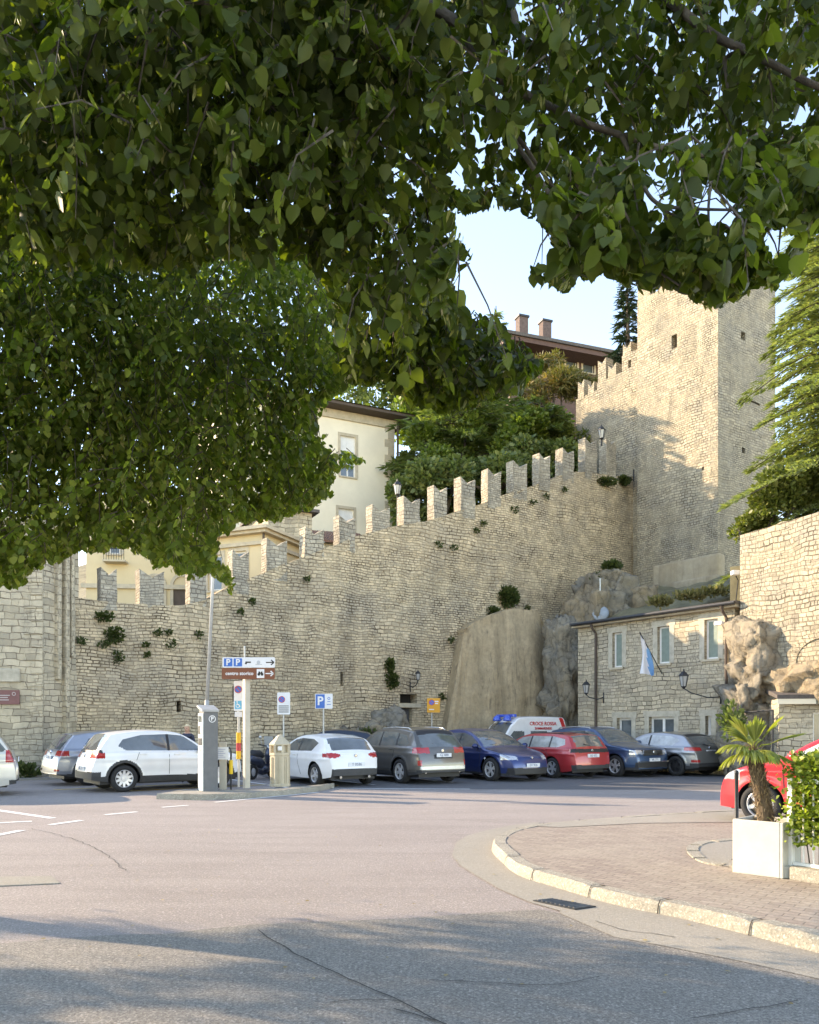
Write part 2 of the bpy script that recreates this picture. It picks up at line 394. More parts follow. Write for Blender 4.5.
lo = pg([(560, 911.5), (530, 903), (500, 890), (474, 875), (460, 866)])
gp = [(p.x, p.y) for p in gut]
near = [(p.x, p.y) for p in pg([(870, 1000), (819, 980), (740, 962), (660, 946), (615, 938), (560, 914)])]
sheet('gutter', gp+near+[(p.x, p.y) for p in lo], .008, M['concrete'])
# cast iron drain beside the kerb
M['trimiron'] = simple('worn_cast_iron', (.13, .12, .11), .7, var=.3)
dr = thing('drain_grate', 'dark slotted iron drain set in the gutter at the kerb foot', 'drain', G(557, 906)+Vector((0, 0, .012)), 0)
a = G(533, 902); b_ = G(575, 911); c_ = G(596, 908); d = G(552, 900)
mb = MB(); mb.add([(*p.xy, .010) for p in (a, b_, c_, d)]+[(*p.xy, .018) for p in (a, b_, c_, d)], [(0, 3, 2, 1), (4, 5, 6, 7), (0, 1, 5, 4), (1, 2, 6, 5), (2, 3, 7, 6), (3, 0, 4, 7)])
mb.build('frame', M['dkmetal'], dr)
mb = MB()
for k in range(9):
    u = (k+.6)/9.4
    p0 = a.lerp(b_, u); p1 = d.lerp(c_, u)
    mb.tube([p0.lerp(p1, .1)+Vector((0, 0, .018)), p0.lerp(p1, .9)+Vector((0, 0, .018))], .009, 5)
mb.build('bar', M['trimiron'], dr)
q = pg([(-30, 878), (52, 877), (60, 884), (-30, 888)])
mb = MB(); mb.prism([(p.x, p.y) for p in q][::-1], .002, .012)
u = MB()
mh = mb.build('inspection_cover', M['concrete']); tag(mh, 'pale rectangular inspection cover set in the pink road', 'cover')
# markings
def mark(a, b, w, mat='paint', z=.006, name='road_marking'):
    a = Vector((a[0], a[1], 0)); b = Vector((b[0], b[1], 0)); d = (b-a).normalized(); s_ = Vector((d.y, -d.x, 0))*w/2
    n = max(2, int((b-a).length/.25)); mb = MB(); L_ = []; Rr = []
    for k in range(n+1):
        p = a.lerp(b, k/n); L_.append(p-s_*(1+.12*noise.noise(p*9))); Rr.append(p+s_*(1+.12*noise.noise(p*7)))
    mb.add([(p.x, p.y, z) for p in L_+Rr], [(k, n+1+k, n+2+k, k+1) for k in range(n)])
    o = mb.build(name, M[mat]); o['kind'] = 'structure'; return o
for a, b, w in [((-60, 802), (53, 818.5), .14), ((-60, 826), (32, 821.5), .12), ((-40, 843), (22, 830.5), .14), ((50, 825), (82, 820.5), .14), ((105, 815), (137, 812), .13), ((162, 807.5), (188, 805.5), .12), ((215, 802.5), (318, 792.5), .12)]:
    mark(G(*a), G(*b), w)
hd = Vector((-.56, .83, 0))
for k in range(7):
    p = Vector((-3.3+k*2.3, 21.7+k*1.05, 0)); mark(p, p+hd*4.6, .12)
mark((-2.2, 21.45), (1.6, 21.2), .1)
for k in range(3):
    p = Vector((-9.3+k*1.9, 20.9+k*-.55, 0)); mark(p, p+Vector((.8, .6, 0))*4.4, .12, 'yellowpaint')
# cracks and seams in the old asphalt
def crack(pts, w=.012, mat='tar', amp=.02):
    gpnts = resample(catmull([G(*p) for p in pts], 4), .05); mb = MB(); vs = []
    for i, p in enumerate(gpnts):
        o_ = noise.noise(p*5)*amp; ww = w*(.6+.8*abs(noise.noise(p*8)))
        d = (gpnts[min(i+1, len(gpnts)-1)]-gpnts[max(i-1, 0)]).normalized(); s_ = Vector((d.y, -d.x, 0))
        vs += [p+s_*(o_-ww), p+s_*(o_+ww)]
    mb.add([(v.x, v.y, .0125) for v in vs], [(2*i, 2*i+1, 2*i+3, 2*i+2) for i in range(len(gpnts)-1)])
    o = mb.build('road_crack', M[mat]); o['kind'] = 'structure'
crack([(258, 931), (290, 952), (330, 972), (365, 988), (410, 1008), (450, 1030)], .007)
crack([(330, 1004), (370, 1001), (408, 1004)], .005); crack([(430, 981), (500, 985), (560, 986), (600, 978)], .005)
crack([(690, 1020), (740, 1012), (790, 1004), (800, 1000)], .005); crack([(395, 1010), (440, 1024)], .006)
crack([(596, 922), (622, 931), (655, 935), (680, 940)], .005)
crack([(30, 829), (60, 836), (90, 846), (110, 858), (125, 872)], .006, amp=.05)

# ------------------------------------------------------------------ masonry panels
def panel(mb, p0, d, L, z0, ztop, holes=(), step=.35, zcut=None, disp=0.0, mat=0, hmat=1, seed=0, openback=False):
    """vertical face from p0 along unit d; holes = (u0,u1,z0,z1,depth). Normal is to the right of d turned towards the viewer."""
    d = Vector((d[0], d[1], 0)).normalized(); n = Vector((d.y, -d.x, 0)); p0 = Vector((p0[0], p0[1], 0))
    zt = ztop if callable(ztop) else (lambda u: ztop)
    mz = min(zt(0), zt(L)) if zcut is None else zcut
    def lines(a, b, extra):
        k = max(1, round((b-a)/step)); xs = [a+(b-a)*i/k for i in range(k+1)]
        xs = [x for x in xs if all(abs(x-e) > step*.3 for e in extra) or x in (a, b)]+list(extra)
        return sorted(set(round(x, 5) for x in xs))
    us = lines(0, L, [e for h in holes for e in h[:2]]); zs = lines(z0, mz, [e for h in holes for e in h[2:4]])
    nz = len(zs); mx = max(zt(u)-mz for u in us); extra = max(0, math.ceil(mx/step)) if mx > 1e-4 else 0
    idx = {}; vs = []
    for i, u in enumerate(us):
        for j in range(nz+extra):
            z = zs[j] if j < nz else mz+(zt(u)-mz)*(j-nz+1)/extra
            p = p0+d*u; p.z = z
            inner = 0 < i < len(us)-1 and 0 < j
            edge = any(abs(u-h[0]) < 1e-4 or abs(u-h[1]) < 1e-4 for h in holes) and j < nz
            if disp and inner and not edge:
                q = Vector((p.x, p.y, p.z+seed))
                p += n*(noise.noise(q*.45)*disp*1.6+noise.noise(q*1.7)*disp*.6+noise.noise(q*4)*disp*.35)
            idx[i, j] = len(vs); vs.append(p)
    fs = []
    for i in range(len(us)-1):
        for j in range(nz+extra-1):
            uc = (us[i]+us[i+1])/2
            if j < nz-1:
                zc = (zs[j]+zs[j+1])/2
                if any(h[0] < uc < h[1] and h[2] < zc < h[3] for h in holes): continue
            fs.append((idx[i, j], idx[i+1, j], idx[i+1, j+1], idx[i, j+1]))
    mb.add(vs, fs, mat, (d.x, d.y))
    for h in holes:
        a, b, c, e, dep = h[:5]
        def q(u, z, k):
            v = p0+d*u-n*k; v.z = z; return v
        for (ua, za), (ub, zb) in (((a, c), (a, e)), ((a, e), (b, e)), ((b, e), (b, c)), ((b, c), (a, c))):
            mb.quad(q(ua, za, 0), q(ua, za, dep), q(ub, zb, dep), q(ub, zb, 0), mat)
        mb.quad(q(a, c, dep), q(b, c, dep), q(b, e, dep), q(a, e, dep), hmat)
    return d, n
def frame_M(p0, d, u, z):     # local frame on a panel: x along wall, y into wall, z up
    d = Vector((d[0], d[1], 0)).normalized(); b = Vector((-d.y, d.x, 0))
    o = Vector((p0[0], p0[1], 0))+d*u
    return Matrix(((d.x, b.x, 0, o.x), (d.y, b.y, 0, o.y), (0, 0, 1, z), (0, 0, 0, 1)))
def window(parent, p0, d, u0, u1, z0, z1, depth=.18, leaves=1, fr=.05, fmat='whitewood', gmat='glass', mull=True, sill=False, surround=0, blind=0, smat='stonetrim'):
    Mx = frame_M(p0, d, 0, 0); y = depth-.06
    mb = MB()
    mb.box(u0, u0+fr, y, y+.05, z0, z1, Mx); mb.box(u1-fr, u1, y, y+.05, z0, z1, Mx)
    mb.box(u0+fr, u1-fr, y, y+.05, z0, z0+fr, Mx); mb.box(u0+fr, u1-fr, y, y+.05, z1-fr, z1, Mx)
    for k in range(1, leaves):
        c = lerp(u0, u1, k/leaves); mb.box(c-fr*.6, c+fr*.6, y, y+.05, z0+fr, z1-fr, Mx)
    w = mb.build('window', M[fmat], parent)
    g = MB(); g.box(u0+fr, u1-fr, y+.02, y+.03, z0+fr, z1-fr-(z1-z0-2*fr)*blind, Mx); g.build('pane', M[gmat], w)
    if blind:
        g = MB(); g.box(u0+fr, u1-fr, y+.012, y+.034, z1-fr-(z1-z0-2*fr)*blind, z1-fr, Mx); g.build('blind', M['whitewood'], w)
    if sill:
        g = MB(); g.box(u0-.1, u1+.1, -.08, depth-.07, z0-.08, z0-.002, Mx); g.build('sill', M[smat], w)
    if surround:
        g = MB(); s_ = surround
        g.box(u0-s_, u0-.002, -.025, .05, z0, z1+s_, Mx); g.box(u1+.002, u1+s_, -.025, .05, z0, z1+s_, Mx); g.box(u0-.002, u1+.002, -.025, .05, z1+.002, z1+s_, Mx)
        g.build('surround', M[smat], w)
    return w

# ------------------------------------------------------------------ the crenellated wall
S = 1.04
def wall_t(px):
    r = (px-CX)/F; return (r*27+9.26)/(1.249-.866*r)
def wall_D(px): return S*(27+.866*wall_t(px))
def wall_xy(px):
    D = wall_D(px); return Vector(((px-CX)*D/F, D, 0))
TOP = [(60, 598), (100, 600), (130, 604), (180, 606), (205, 600), (222, 590), (248, 579), (287, 563), (324, 549), (357, 536), (390, 527), (424, 522), (450, 514), (478, 505), (503, 495), (530, 487), (553, 478), (576, 471), (598, 474), (616, 476), (640, 476)]
w0 = wall_xy(70); w1 = wall_xy(634); wd = (w1-w0); WL = wd.length; wd.normalize(); wn = Vector((wd.y, -wd.x, 0))
def px_at(u):
    p = w0+wd*u; return CX+p.x*F/p.y
def wtop(u):
    px = px_at(u); p = w0+wd*u
    return H+(HY-interp(px, TOP))*p.y/F+noise.noise(Vector((u*1.5, 0, 0)))*.06
def wu(px): return (wall_xy(px)-w0).dot(wd)
def wz(px, py): return H+(HY-py)*wall_D(px)/F
wall = thing('city_wall', 'long crenellated ochre rubble stone wall climbing up to the tall tower', 'wall', w0)
holes = [(wu(340.3), wu(343.2), wz(342, 686), wz(342, 672), .5), (wu(400), wu(417), wz(408, 703), wz(408, 694), .5), (wu(401), wu(412), wz(408, 726), wz(408, 708), .5),
         (wu(232.5), wu(236), wz(234, 702), wz(234, 686), .45), (wu(176.5), wu(181), wz(178, 712), wz(178, 701), .4)]
mb = MB(); panel(mb, w0, wd, WL, -.3, wtop, holes, .26, 4.6, .07)
# top walk and rear face
n_ = 90; vs = []
for i in range(n_+1):
    u = WL*i/n_; p = w0+wd*u; zt = wtop(u)
    vs += [Vector((p.x, p.y, zt)), Vector((*(p-wn*.75).xy, zt)), Vector((*(p-wn*.75).xy, -.3))]
mb.add(vs, [f for i in range(n_) for f in ((3*i, 3*i+3, 3*i+4, 3*i+1), (3*i+1, 3*i+4, 3*i+5, 3*i+2))], 0, (wd.x, wd.y))
mb.build('wall_face', [M['wall'], M['hole']], wall, uv=True)
MER = [(97, 117, 569), (135, 164, 572), (185, 206, 567), (227, 249, 552), (261, 287, 541), (299, 324, 530), (333, 355, 518), (366, 390, 508), (397, 420, 499), (427, 447, 488), (454, 475, 480), (481, 501, 472), (506, 527, 464), (532, 550, 456), (555, 574, 451), (578, 597, 441), (599, 616, 441)]
for a, b, yt in MER:
    T = .5
    bx = wall_xy(b); ub = wu(b)
    # the left edge seen is the rear left corner when the side face shows
    pa = wall_xy(a)
    def pxof(u, back):
        p = w0+wd*u-wn*back; return CX+p.x*F/p.y
    ua = wu(a)
    while pxof(ua, T) < a: ua += .01
    wdt = max(.5, ub-ua); ua = ub-wdt
    zt = wz(b, yt)+.02; zb = min(wtop(ua), wtop(ub))-.3
    mb = MB(); N = 6; dep = .2
    prof = [(ua, zb)]+[(ub, zb)]
    ring_ = []
    rows = 8; dep = .27
    def prof_top(u):
        s_ = (u-ua)/wdt; return zt-dep*(1-abs(2*s_-1))
    vs = []; idx = {}
    for side, back in ((0, 0.0), (1, T)):
        for i in range(N+1):
            for j in range(rows+1):
                u = ua+wdt*i/N; z = zb+(prof_top(u)-zb)*j/rows
                p = w0+wd*u-wn*(back-.004); p.z = z
                q = p*2.3; p += Vector((noise.noise(q), noise.noise(q+Vector((9, 0, 0))), noise.noise(q+Vector((0, 9, 0)))*.6))*.035
                idx[side, i, j] = len(vs); vs.append(p)
    fs = []
    for i in range(N):
        for j in range(rows):
            fs.append((idx[0, i, j], idx[0, i+1, j], idx[0, i+1, j+1], idx[0, i, j+1])); fs.append((idx[1, i+1, j], idx[1, i, j], idx[1, i, j+1], idx[1, i+1, j+1]))
        fs.append((idx[0, i, rows], idx[0, i+1, rows], idx[1, i+1, rows], idx[1, i, rows]))
    mb.add(vs, fs, 0, (wd.x, wd.y)); fs = []
    for j in range(rows):
        fs.append((idx[1, 0, j], idx[0, 0, j], idx[0, 0, j+1], idx[1, 0, j+1])); fs.append((idx[0, N, j], idx[1, N, j], idx[1, N, j+1], idx[0, N, j+1]))
    b0 = len(mb.v)-len(vs)
    for f in fs: mb.f.append([k+b0 for k in f]); mb.m.append(0); mb.t.append(None)
    mb.build('merlon', M['merlon'], wall, uv=True)
Mx = frame_M(w0, wd, 0, 0)
mb = MB(); a, b = wu(400), wu(417); z = wz(408, 706)
mb.box(a-.1, b+.15, -.08, .2, wz(408, 707.5), wz(408, 703.5), Mx); mb.build('lintel', M['stonetrim'], wall)
mb = MB(); mb.box(wu(401.5), wu(411.5), .2, .25, wz(408, 726)-.2, wz(408, 708.5), Mx)
for k in range(4): mb.box(lerp(wu(402), wu(411), k/4), lerp(wu(402), wu(411), k/4)+.03, .19, .2, wz(408, 726), wz(408, 709), Mx)
mb.build('door', simple('dark_grey_door', (.06, .065, .07), .6), wall)
# bastion on the left
K0 = Vector((-11.8, 25.7, 0)); K1 = wall_xy(76)+Vector((.05, .1, 0)); KL = Vector((-13.45, 25.55, 0))
bas = thing('bastion', 'pale ashlar bastion with grooved pilasters at the left end of the crenellated wall', 'bastion', K0)
mb = MB(); hb = 8.5
panel(mb, KL, (K0-KL), (K0-KL).length, -.3, hb, (), .3, None, .03, seed=3)
panel(mb, K0, (K1-K0), (K1-K0).length, -.3, hb, (), .3, None, .04, seed=8)
panel(mb, KL+Vector((.2, 3.2, 0)), (KL-(KL+Vector((.2, 3.2, 0)))), 3.2, -.3, hb, (), .5)
mb.add([(*KL.xy, hb), (*K0.xy, hb), (*K1.xy, hb), (KL.x+.2, KL.y+3.2, hb)], [(0, 1, 2, 3)])
mb.build('wall_face', [M['bastion'], M['hole']], bas, uv=True)
mb = MB(); d = (K1-K0).normalized(); nn = Vector((d.y, -d.x, 0))
for k, (s_, w, pr) in enumerate([(.5, .16, .16), (.78, .16, .22), (1.05, .15, .16)]):
    q = K0+d*s_
    Mq = Matrix(((d.x, nn.x, 0, q.x), (d.y, nn.y, 0, q.y), (0, 0, 1, 0), (0, 0, 0, 1)))
    mb = MB(); mb.bbox(0, w, -.1, pr, -.1 if k == 1 else 3.2+.4*k, hb-.02, .04, Mq); mb.build('pilaster', M['bastion'], bas, uv=True)
mb = MB()
for k in range(19):
    z = k*.42; w = .55 if k % 2 else .34
    Mq = frame_M(K0, (K0-KL), 0, 0); mb.bbox(-w, .03, -.035, .25, z, z+.4, .015, Mq)
mb.build('quoin', M['bastion'], bas, uv=True)

# ------------------------------------------------------------------ tall tower
c0 = P(718, 728, 38.3); c0.z = 0
dl = Vector((-.574, .819, 0)).normalized(); drr = Vector((.819, .574, 0)).normalized()
WLf, WRf = 4.6*1.04, 4.75*1.04
tow = thing('tower', 'tall square pale stone watchtower with battlements above the crenellated wall', 'tower', c0)
fl = c0+dl*WLf
def tz(py, D=38.3): return H+(HY-py)*D/F
ztt = 24.1
def on_face(p0, d, px, py):      # u,z on a vertical face for a picture point
    d = Vector((d[0], d[1])).normalized(); r = (px-CX)/F
    u = (r*p0.y-p0.x)/(d.x-r*d.y); D = p0.y+u*d.y; return u, H+(HY-py)*D/F
dL = -dl
def hole(p0, d, x0, x1, y0, y1, dep=.4):
    a, z1 = on_face(p0, d, x0, y0); b, z0 = on_face(p0, d, x1, y1); return (a, b, z0, z1, dep)
mb = MB()
# the left face broadens a little below the upper storey
fl2 = c0+dl*(5.65)
panel(mb, fl, dL, WLf, 9.5, ztt, [hole(fl, dL, 671.5, 677, 336, 347), hole(fl, dL, 702, 704, 467, 470, .3)], .4, ztt, .05, seed=20)
panel(mb, fl2, dL, 5.65, 0, 9.5, (), .4, None, .06, seed=20)
panel(mb, c0, drr, WRf, 0, ztt, [hole(c0, drr, 741, 745.5, 331, 341), hole(c0, drr, 748, 760, 399, 406, .6), hole(c0, drr, 742, 745, 447, 454)], .4, ztt, .05, seed=26)
q0 = c0+drr*WRf; q1 = q0+dl*WLf
panel(mb, q0, dl, WLf, 0, ztt); panel(mb, q1, -drr, WRf, 0, ztt)
mb.add([(*p.xy, ztt-.02) for p in (c0, q0, q1, fl)], [(0, 1, 2, 3)])
mb.build('wall_face', [M['tower'], M['hole']], tow, uv=True)
def merl(p, d, w, T, z0, z1, nm='merlon', par=tow, mat='tower'):
    Mq = frame_M(p, d, 0, 0); mb = MB()
    vs = [(0, z0), (w, z0), (w, z1), (w/2, z1-.28), (0, z1)]
    a = [Mq @ Vector((x, 0, z)) for x, z in vs]; b = [Mq @ Vector((x, T, z)) for x, z in vs]
    mb.add(a+b, [(0, 1, 2, 3, 4), (9, 8, 7, 6, 5)]+[(i, 5+i, 5+(i+1) % 5, (i+1) % 5) for i in range(5)])
    mb.build(nm, M[mat], par, uv=True)
for k in range(4):
    merl(fl+dL*(.02+k*1.27), dL, .78, .5, ztt, ztt+.95); merl(c0+drr*(.15+k*1.27), drr, .78, .5, ztt, ztt+.95)
    merl(q0+dl*(.6+k*1.1), dl, .78, .5, ztt, ztt+.95)
mb = MB(); mb.box(0, .5, -.02, .3, 0, 6, frame_M(c0, drr, 0, 0))
# slanted chute stone
u_, z_ = on_face(c0, drr, 748, 398)
# upper wall stepping down to the left of the tower
up = thing('upper_wall', 'sunlit stepped stone wall joining the left side of the tall tower', 'wall', fl)
uu0 = P(576, 728, 46.5); uu0.z = 0; d_ = (fl+Vector((.3, .5, 0))-uu0); Lu = d_.length; d_.normalize()
steps = [(0, 388), (P, 0)]
def uptop(u):
    p = uu0+d_*u; px = CX+p.x*F/p.y
    y = 388 if px < 597 else (373 if px < 622 else 347)
    return H+(HY-y)*p.y/F
mb = MB()
pxs = [576, 578, 582, 586, 592, 596.9, 597.1, 598, 606, 612, 621.9, 622.1, 628, 640]
def face_pt(px):
    r = (px-CX)/F; u = (r*uu0.y-uu0.x)/(d_.x-r*d_.y); return uu0+d_*u
segs = [(576, 597, 390), (597, 622, 372), (622, 641, 347)]
for a, b, y in segs:
    pa, pb = face_pt(a), face_pt(b); Ls = (pb-pa).length
    hs = [hole(pa, d_, 628, 631, 361, 367, .3)] if a == 622 else []
    ztp = H+(HY-y)*pb.y/F
    panel(mb, pa, d_, Ls, 8, ztp, hs, .45, ztp, .04, seed=33)
    nb = Vector((-d_.y, d_.x, 0))*.7
    mb.add([(*pa.xy, ztp), (*pb.xy, ztp), (*(pb+nb).xy, ztp), (*(pa+nb).xy, ztp)], [(0, 1, 2, 3)])
    mb.add([(*(pa+nb).xy, ztp), (*(pa+nb).xy, 8), (*pa.xy, 8), (*pa.xy, ztp)], [(0, 1, 2, 3)])
    mb.add([(*(pa+nb).xy, 8), (*(pa+nb).xy, ztp), (*(pb+nb).xy, ztp), (*(pb+nb).xy, 8)], [(0, 1, 2, 3)])
mb.build('wall_face', [M['tower'], M['hole']], up, uv=True)
for a, y0, y1 in ((578, 390, 379), (588, 390, 381), (598, 372, 357), (608, 372, 362), (623, 347, 341)):
    pa = face_pt(a); pb = face_pt(a+(6 if a < 597 else 8)); zb = H+(HY-y0)*pb.y/F
    merl(pa-Vector((-d_.y, d_.x, 0))*.004, d_, (pb-pa).length, .6, zb-.5, H+(HY-y1)*pb.y/F, par=up, mat='tower')

# ------------------------------------------------------------------ office building under the tower
OA = P(578, 728, 33); OB = P(734.5, 728, 27.3); OA.z = OB.z = 0
od = (OB-OA); OL = od.length; od.normalize()
off_ = thing('stone_office', 'low two-storey stone building with sloping eave below the tall tower', 'building', OA)
def ohole(x0, x1, y0, y1, dep=.22): return hole(OA, od, x0, x1, y0, y1, dep)
oh = [ohole(612.5, 622, 633, 667), ohole(657.5, 669.5, 627, 663), ohole(704.5, 718, 620, 658.5), ohole(617, 631.5, 718, 745), ohole(649, 674, 717, 740), ohole(705.5, 711, 716, 735)]
ztop_o = 5.72
mb = MB(); panel(mb, OA, od, OL, -.1, ztop_o, oh, .3, None, .02, seed=40)
nb = Vector((-od.y, od.x, 0))
for a, b in ((OB, OB+nb*4.5), (OB+nb*4.5, OA+nb*4.5), (OA+nb*4.5, OA)):
    panel(mb, a, (b-a), (b-a).length, -.1, ztop_o, (), 1.)
mb.build('wall_face', [M['office'], M['hole']], off_, uv=True)
Mo = frame_M(OA, od, 0, 0)
for k, h in enumerate(oh):
    a, b, c, e, _ = h
    if k < 3: window(off_, OA, od, a, b, c, e, .2, 1, .07, gmat='shutter', sill=True, smat='stonetrim')
    else: window(off_, OA, od, a, b, c, e, .22, 1 if k in (3, 5) else 2, .09, sill=(k == 4))
    s_ = MB()
    s_.box(a-.2, a-.002, -.012, .05, c, e, Mo); s_.box(b+.002, b+.2, -.012, .05, c, e, Mo); s_.box(a-.25, b+.25, -.015, .05, e+.002, e+.22, Mo)
    s_.build('surround', M['quoin'], off_)
mb = MB(); mb.box(-.15, OL+.25, -.35, 4.8, ztop_o+.10, ztop_o+.2, Mo); r_ = mb.build('roof', M['roof'], off_)
mb = MB(); mb.box(-.1, OL+.2, -.28, .2, ztop_o+.002, ztop_o+.098, Mo); mb.build('fascia', M['stonetrim'], off_)
mb = MB()
mb.tube([Mo @ Vector((0, -.40, ztop_o+.12)), Mo @ Vector((OL+.25, -.40, ztop_o+.12))], .06, 8); mb.build('gutter', M['dkmetal'], off_)
for px in (597, 727.5):
    u, _ = on_face(OA, od, px, 700); mb = MB()
    mb.tube([Mo @ Vector((u, -.38, ztop_o+.08)), Mo @ Vector((u, -.30, ztop_o-.1)), Mo @ Vector((u, -.08, ztop_o-.3)), Mo @ Vector((u, -.08, 0))], .05, 8); mb.build('downpipe', M['soffit'], off_)
def camera_box(px, py):
    u, z = on_face(OA, od, px, py); mb = MB(); mb.bbox(u-.05, u+.25, -.3, -.15, z, z+.13, .02, Mo); mb.tube([Mo @ Vector((u+.2, -.2, z+.06)), Mo @ Vector((u+.2, 0, z+.1))], .02, 6); return mb
tag(camera_box(720, 626).build('security_camera', M['white']), 'small white security camera beside the highest office window', 'camera')

# ------------------------------------------------------------------ right-hand retaining wall
RA = Vector((11.15, 27.0, 0)); RB = Vector((12.35, 24.0, 0)); RC = Vector((13.6, 18.5, 0))
ret = thing('retaining_wall', 'sunlit pale stone retaining wall with an arched niche at the right edge', 'wall', RA)
mb = MB(); d1 = (RB-RA); L1 = d1.length
zr = 8.12
hn = hole(RA, d1.normalized(), 790, 816, 655, 673, .5)
panel(mb, RA, d1, L1, 2.4, lambda u: zr+.1*noise.noise(Vector((u*2, 1, 1))), (), .3, None, .05, seed=50)
d2 = (RC-RB); panel(mb, RB, d2, d2.length, 2.4, zr, (), .4, None, .05, seed=52)
panel(mb, RA+Vector((1.8, 3.4, 0)), -Vector((1.8, 3.4, 0)), 3.85, 4, zr, (), .6)
mb.add([(*p.xy, zr-.02) for p in (RA, RB, RC, RC+Vector((4, 0, 0)), RA+Vector((6, 2, 0)), RA+Vector((1.8, 3.4, 0)))], [(0, 1, 2, 3, 4, 5)])
mb.build('wall_face', [M['retain'], M['hole']], ret, uv=True)
# the arch: half ring of voussoirs with a shallow pale infill
d1n = d1.normalized(); Mr = frame_M(RA, d1n, 0, 0)
uc, zc_ = on_face(RA, d1n, 822, 662); rad = abs(on_face(RA, d1n, 790, 662)[0]-uc)
mb = MB()
for k in range(16):
    a0 = math.pi*k/16; a1 = math.pi*(k+.93)/16; r0, r1 = rad-.28, rad
    pts = [(uc-r0*math.cos(a0), zc_+.8*r0*math.sin(a0)), (uc-r1*math.cos(a0), zc_+.8*r1*math.sin(a0)), (uc-r1*math.cos(a1), zc_+.8*r1*math.sin(a1)), (uc-r0*math.cos(a1), zc_+.8*r0*math.sin(a1))]
    A_ = [Mr @ Vector((x, -.07, z)) for x, z in pts]; B_ = [Mr @ Vector((x, .1, z)) for x, z in pts]
    mb.add(A_+B_, [(0, 1, 2, 3), (4, 7, 6, 5), (0, 4, 5, 1), (1, 5, 6, 2), (2, 6, 7, 3), (3, 7, 4, 0)])
mb.build('arch', M['retain'], ret, uv=True)
# low shed with awning at the right edge
sh = thing('lean_to', 'low stone annex with a tiled roof and white fascia at the right edge', 'building', (11.2, 23.6, 0))
SA = P(779, 728, 24.3); SB = P(850, 728, 23.9); SA.z = SB.z = 0; sd = (SB-SA); SL = sd.length; sd.normalize()
mb = MB(); hs = hole(SA, sd, 813, 840, 712, 760, .2)
panel(mb, SA, sd, SL, -.1, 2.5, [hs], .3, None, .02, seed=60)
nbs = Vector((-sd.y, sd.x, 0)); panel(mb, SA+nbs*3, -nbs, 3, -.1, 2.5)
mb.build('wall_face', [M['office'], M['hole']], sh, uv=True)
Ms = frame_M(SA, sd, 0, 0)
mb = MB(); A_ = [Ms @ Vector(p) for p in ((-.1, -.22, 2.50), (SL, -.22, 2.50), (SL, 2.6, 2.95), (-.1, 2.6, 2.95))]; B_ = [p+Vector((0, 0, .12)) for p in A_]
mb.add(A_+B_, [(3, 2, 1, 0), (4, 5, 6, 7), (0, 1, 5, 4), (1, 2, 6, 5), (2, 3, 7, 6), (3, 0, 4, 7)]); mb.build('roof', M['roof'], sh)
mb = MB(); mb.box(-.1, SL, -.21, -.19, 2.34, 2.50, Ms); mb.build('fascia', M['cream'], sh)
window(sh, SA, sd, *hs[:4], .2, 1, .06)
# brick garden shed bit left of annex: cable rail
mb = MB(); a = P(728, 712, 26.3); b = P(773, 710, 24.2)
mb.tube([a, a.lerp(b, .5)+Vector((0, 0, -.03)), b], .025, 6)
for q in (a, b): mb.tube([q, Vector((q.x, q.y, 0))], .03, 6)
tag(mb.build('handrail', M['dkmetal']), 'thin dark handrail in front of the grey crag beside the annex', 'railing')

# ------------------------------------------------------------------ rocks
def rock(name, label, c, s_, rz=0, amp=.35, mat='rock', sub=5, freq=.9, seed=0, cat='rock', group=None, flat=0):
    bm = bmesh.new(); bmesh.ops.create_cube(bm, size=2); bmesh.ops.subdivide_edges(bm, edges=bm.edges[:], cuts=2**sub-1 if sub < 5 else 26, use_grid_fill=True)
    sc = Vector(s_); m = Matrix.Rotation(rz, 3, 'Z')
    for v in bm.verts:
        p = v.co.copy(); q = p.normalized()*1.0; p = p.lerp(q*1.25, .45)
        w = Vector((p.x*sc.x, p.y*sc.y, p.z*sc.z))
        nn_ = p.normalized(); k = (w+Vector((seed*7.1, seed*3.3, 0)))*freq
        kk = Vector((k.x*.8+k.z*.35, k.y*.8, k.z*1.9-k.x*.3))
        cell = noise.voronoi(k*.8)[0]; step_ = math.floor(kk.z*2+noise.noise(k)*1.2)
        fc = noise.voronoi(k*.8)[1][0]; pc = Vector(fc)*1.0; hsh = Vector((math.sin(pc.x*12.9+pc.y*78.2+pc.z*37.7)*2, math.sin(pc.x*39.3+pc.y*11.1+pc.z*83.1)*2, math.sin(pc.x*73.1+pc.y*52.2+pc.z*9.7)*2))
        fc2 = Vector(noise.voronoi(k*2.1)[1][0]); h2_ = Vector((math.sin(fc2.x*52.9+fc2.y*18.2), math.sin(fc2.y*39.3+fc2.z*11.1), math.sin(fc2.z*73.1+fc2.x*22.2)))
        dsp = (k*.8-pc).dot(hsh)*.45+(k*2.1-fc2).dot(h2_)*.28-.1+noise.ridged_multi_fractal(k*.9, .9, 2.1, 5, 1.0, 2.0)*.16-.12+noise.fractal(k*2.2, .8, 2.1, 6)*.3+noise.noise(Vector((step_*3.1, 0, seed)))*.28
        w += Vector((nn_.x, nn_.y, nn_.z))*dsp*amp
        w = m @ w
        v.co = w
    mb = MB(); bm.verts.index_update()
    mb.add([v.co+Vector(c) for v in bm.verts], [[v.index for v in f.verts] for f in bm.faces]); bm.free()
    return tag(mb.build(name, M[mat], smooth=True), label, cat, group)
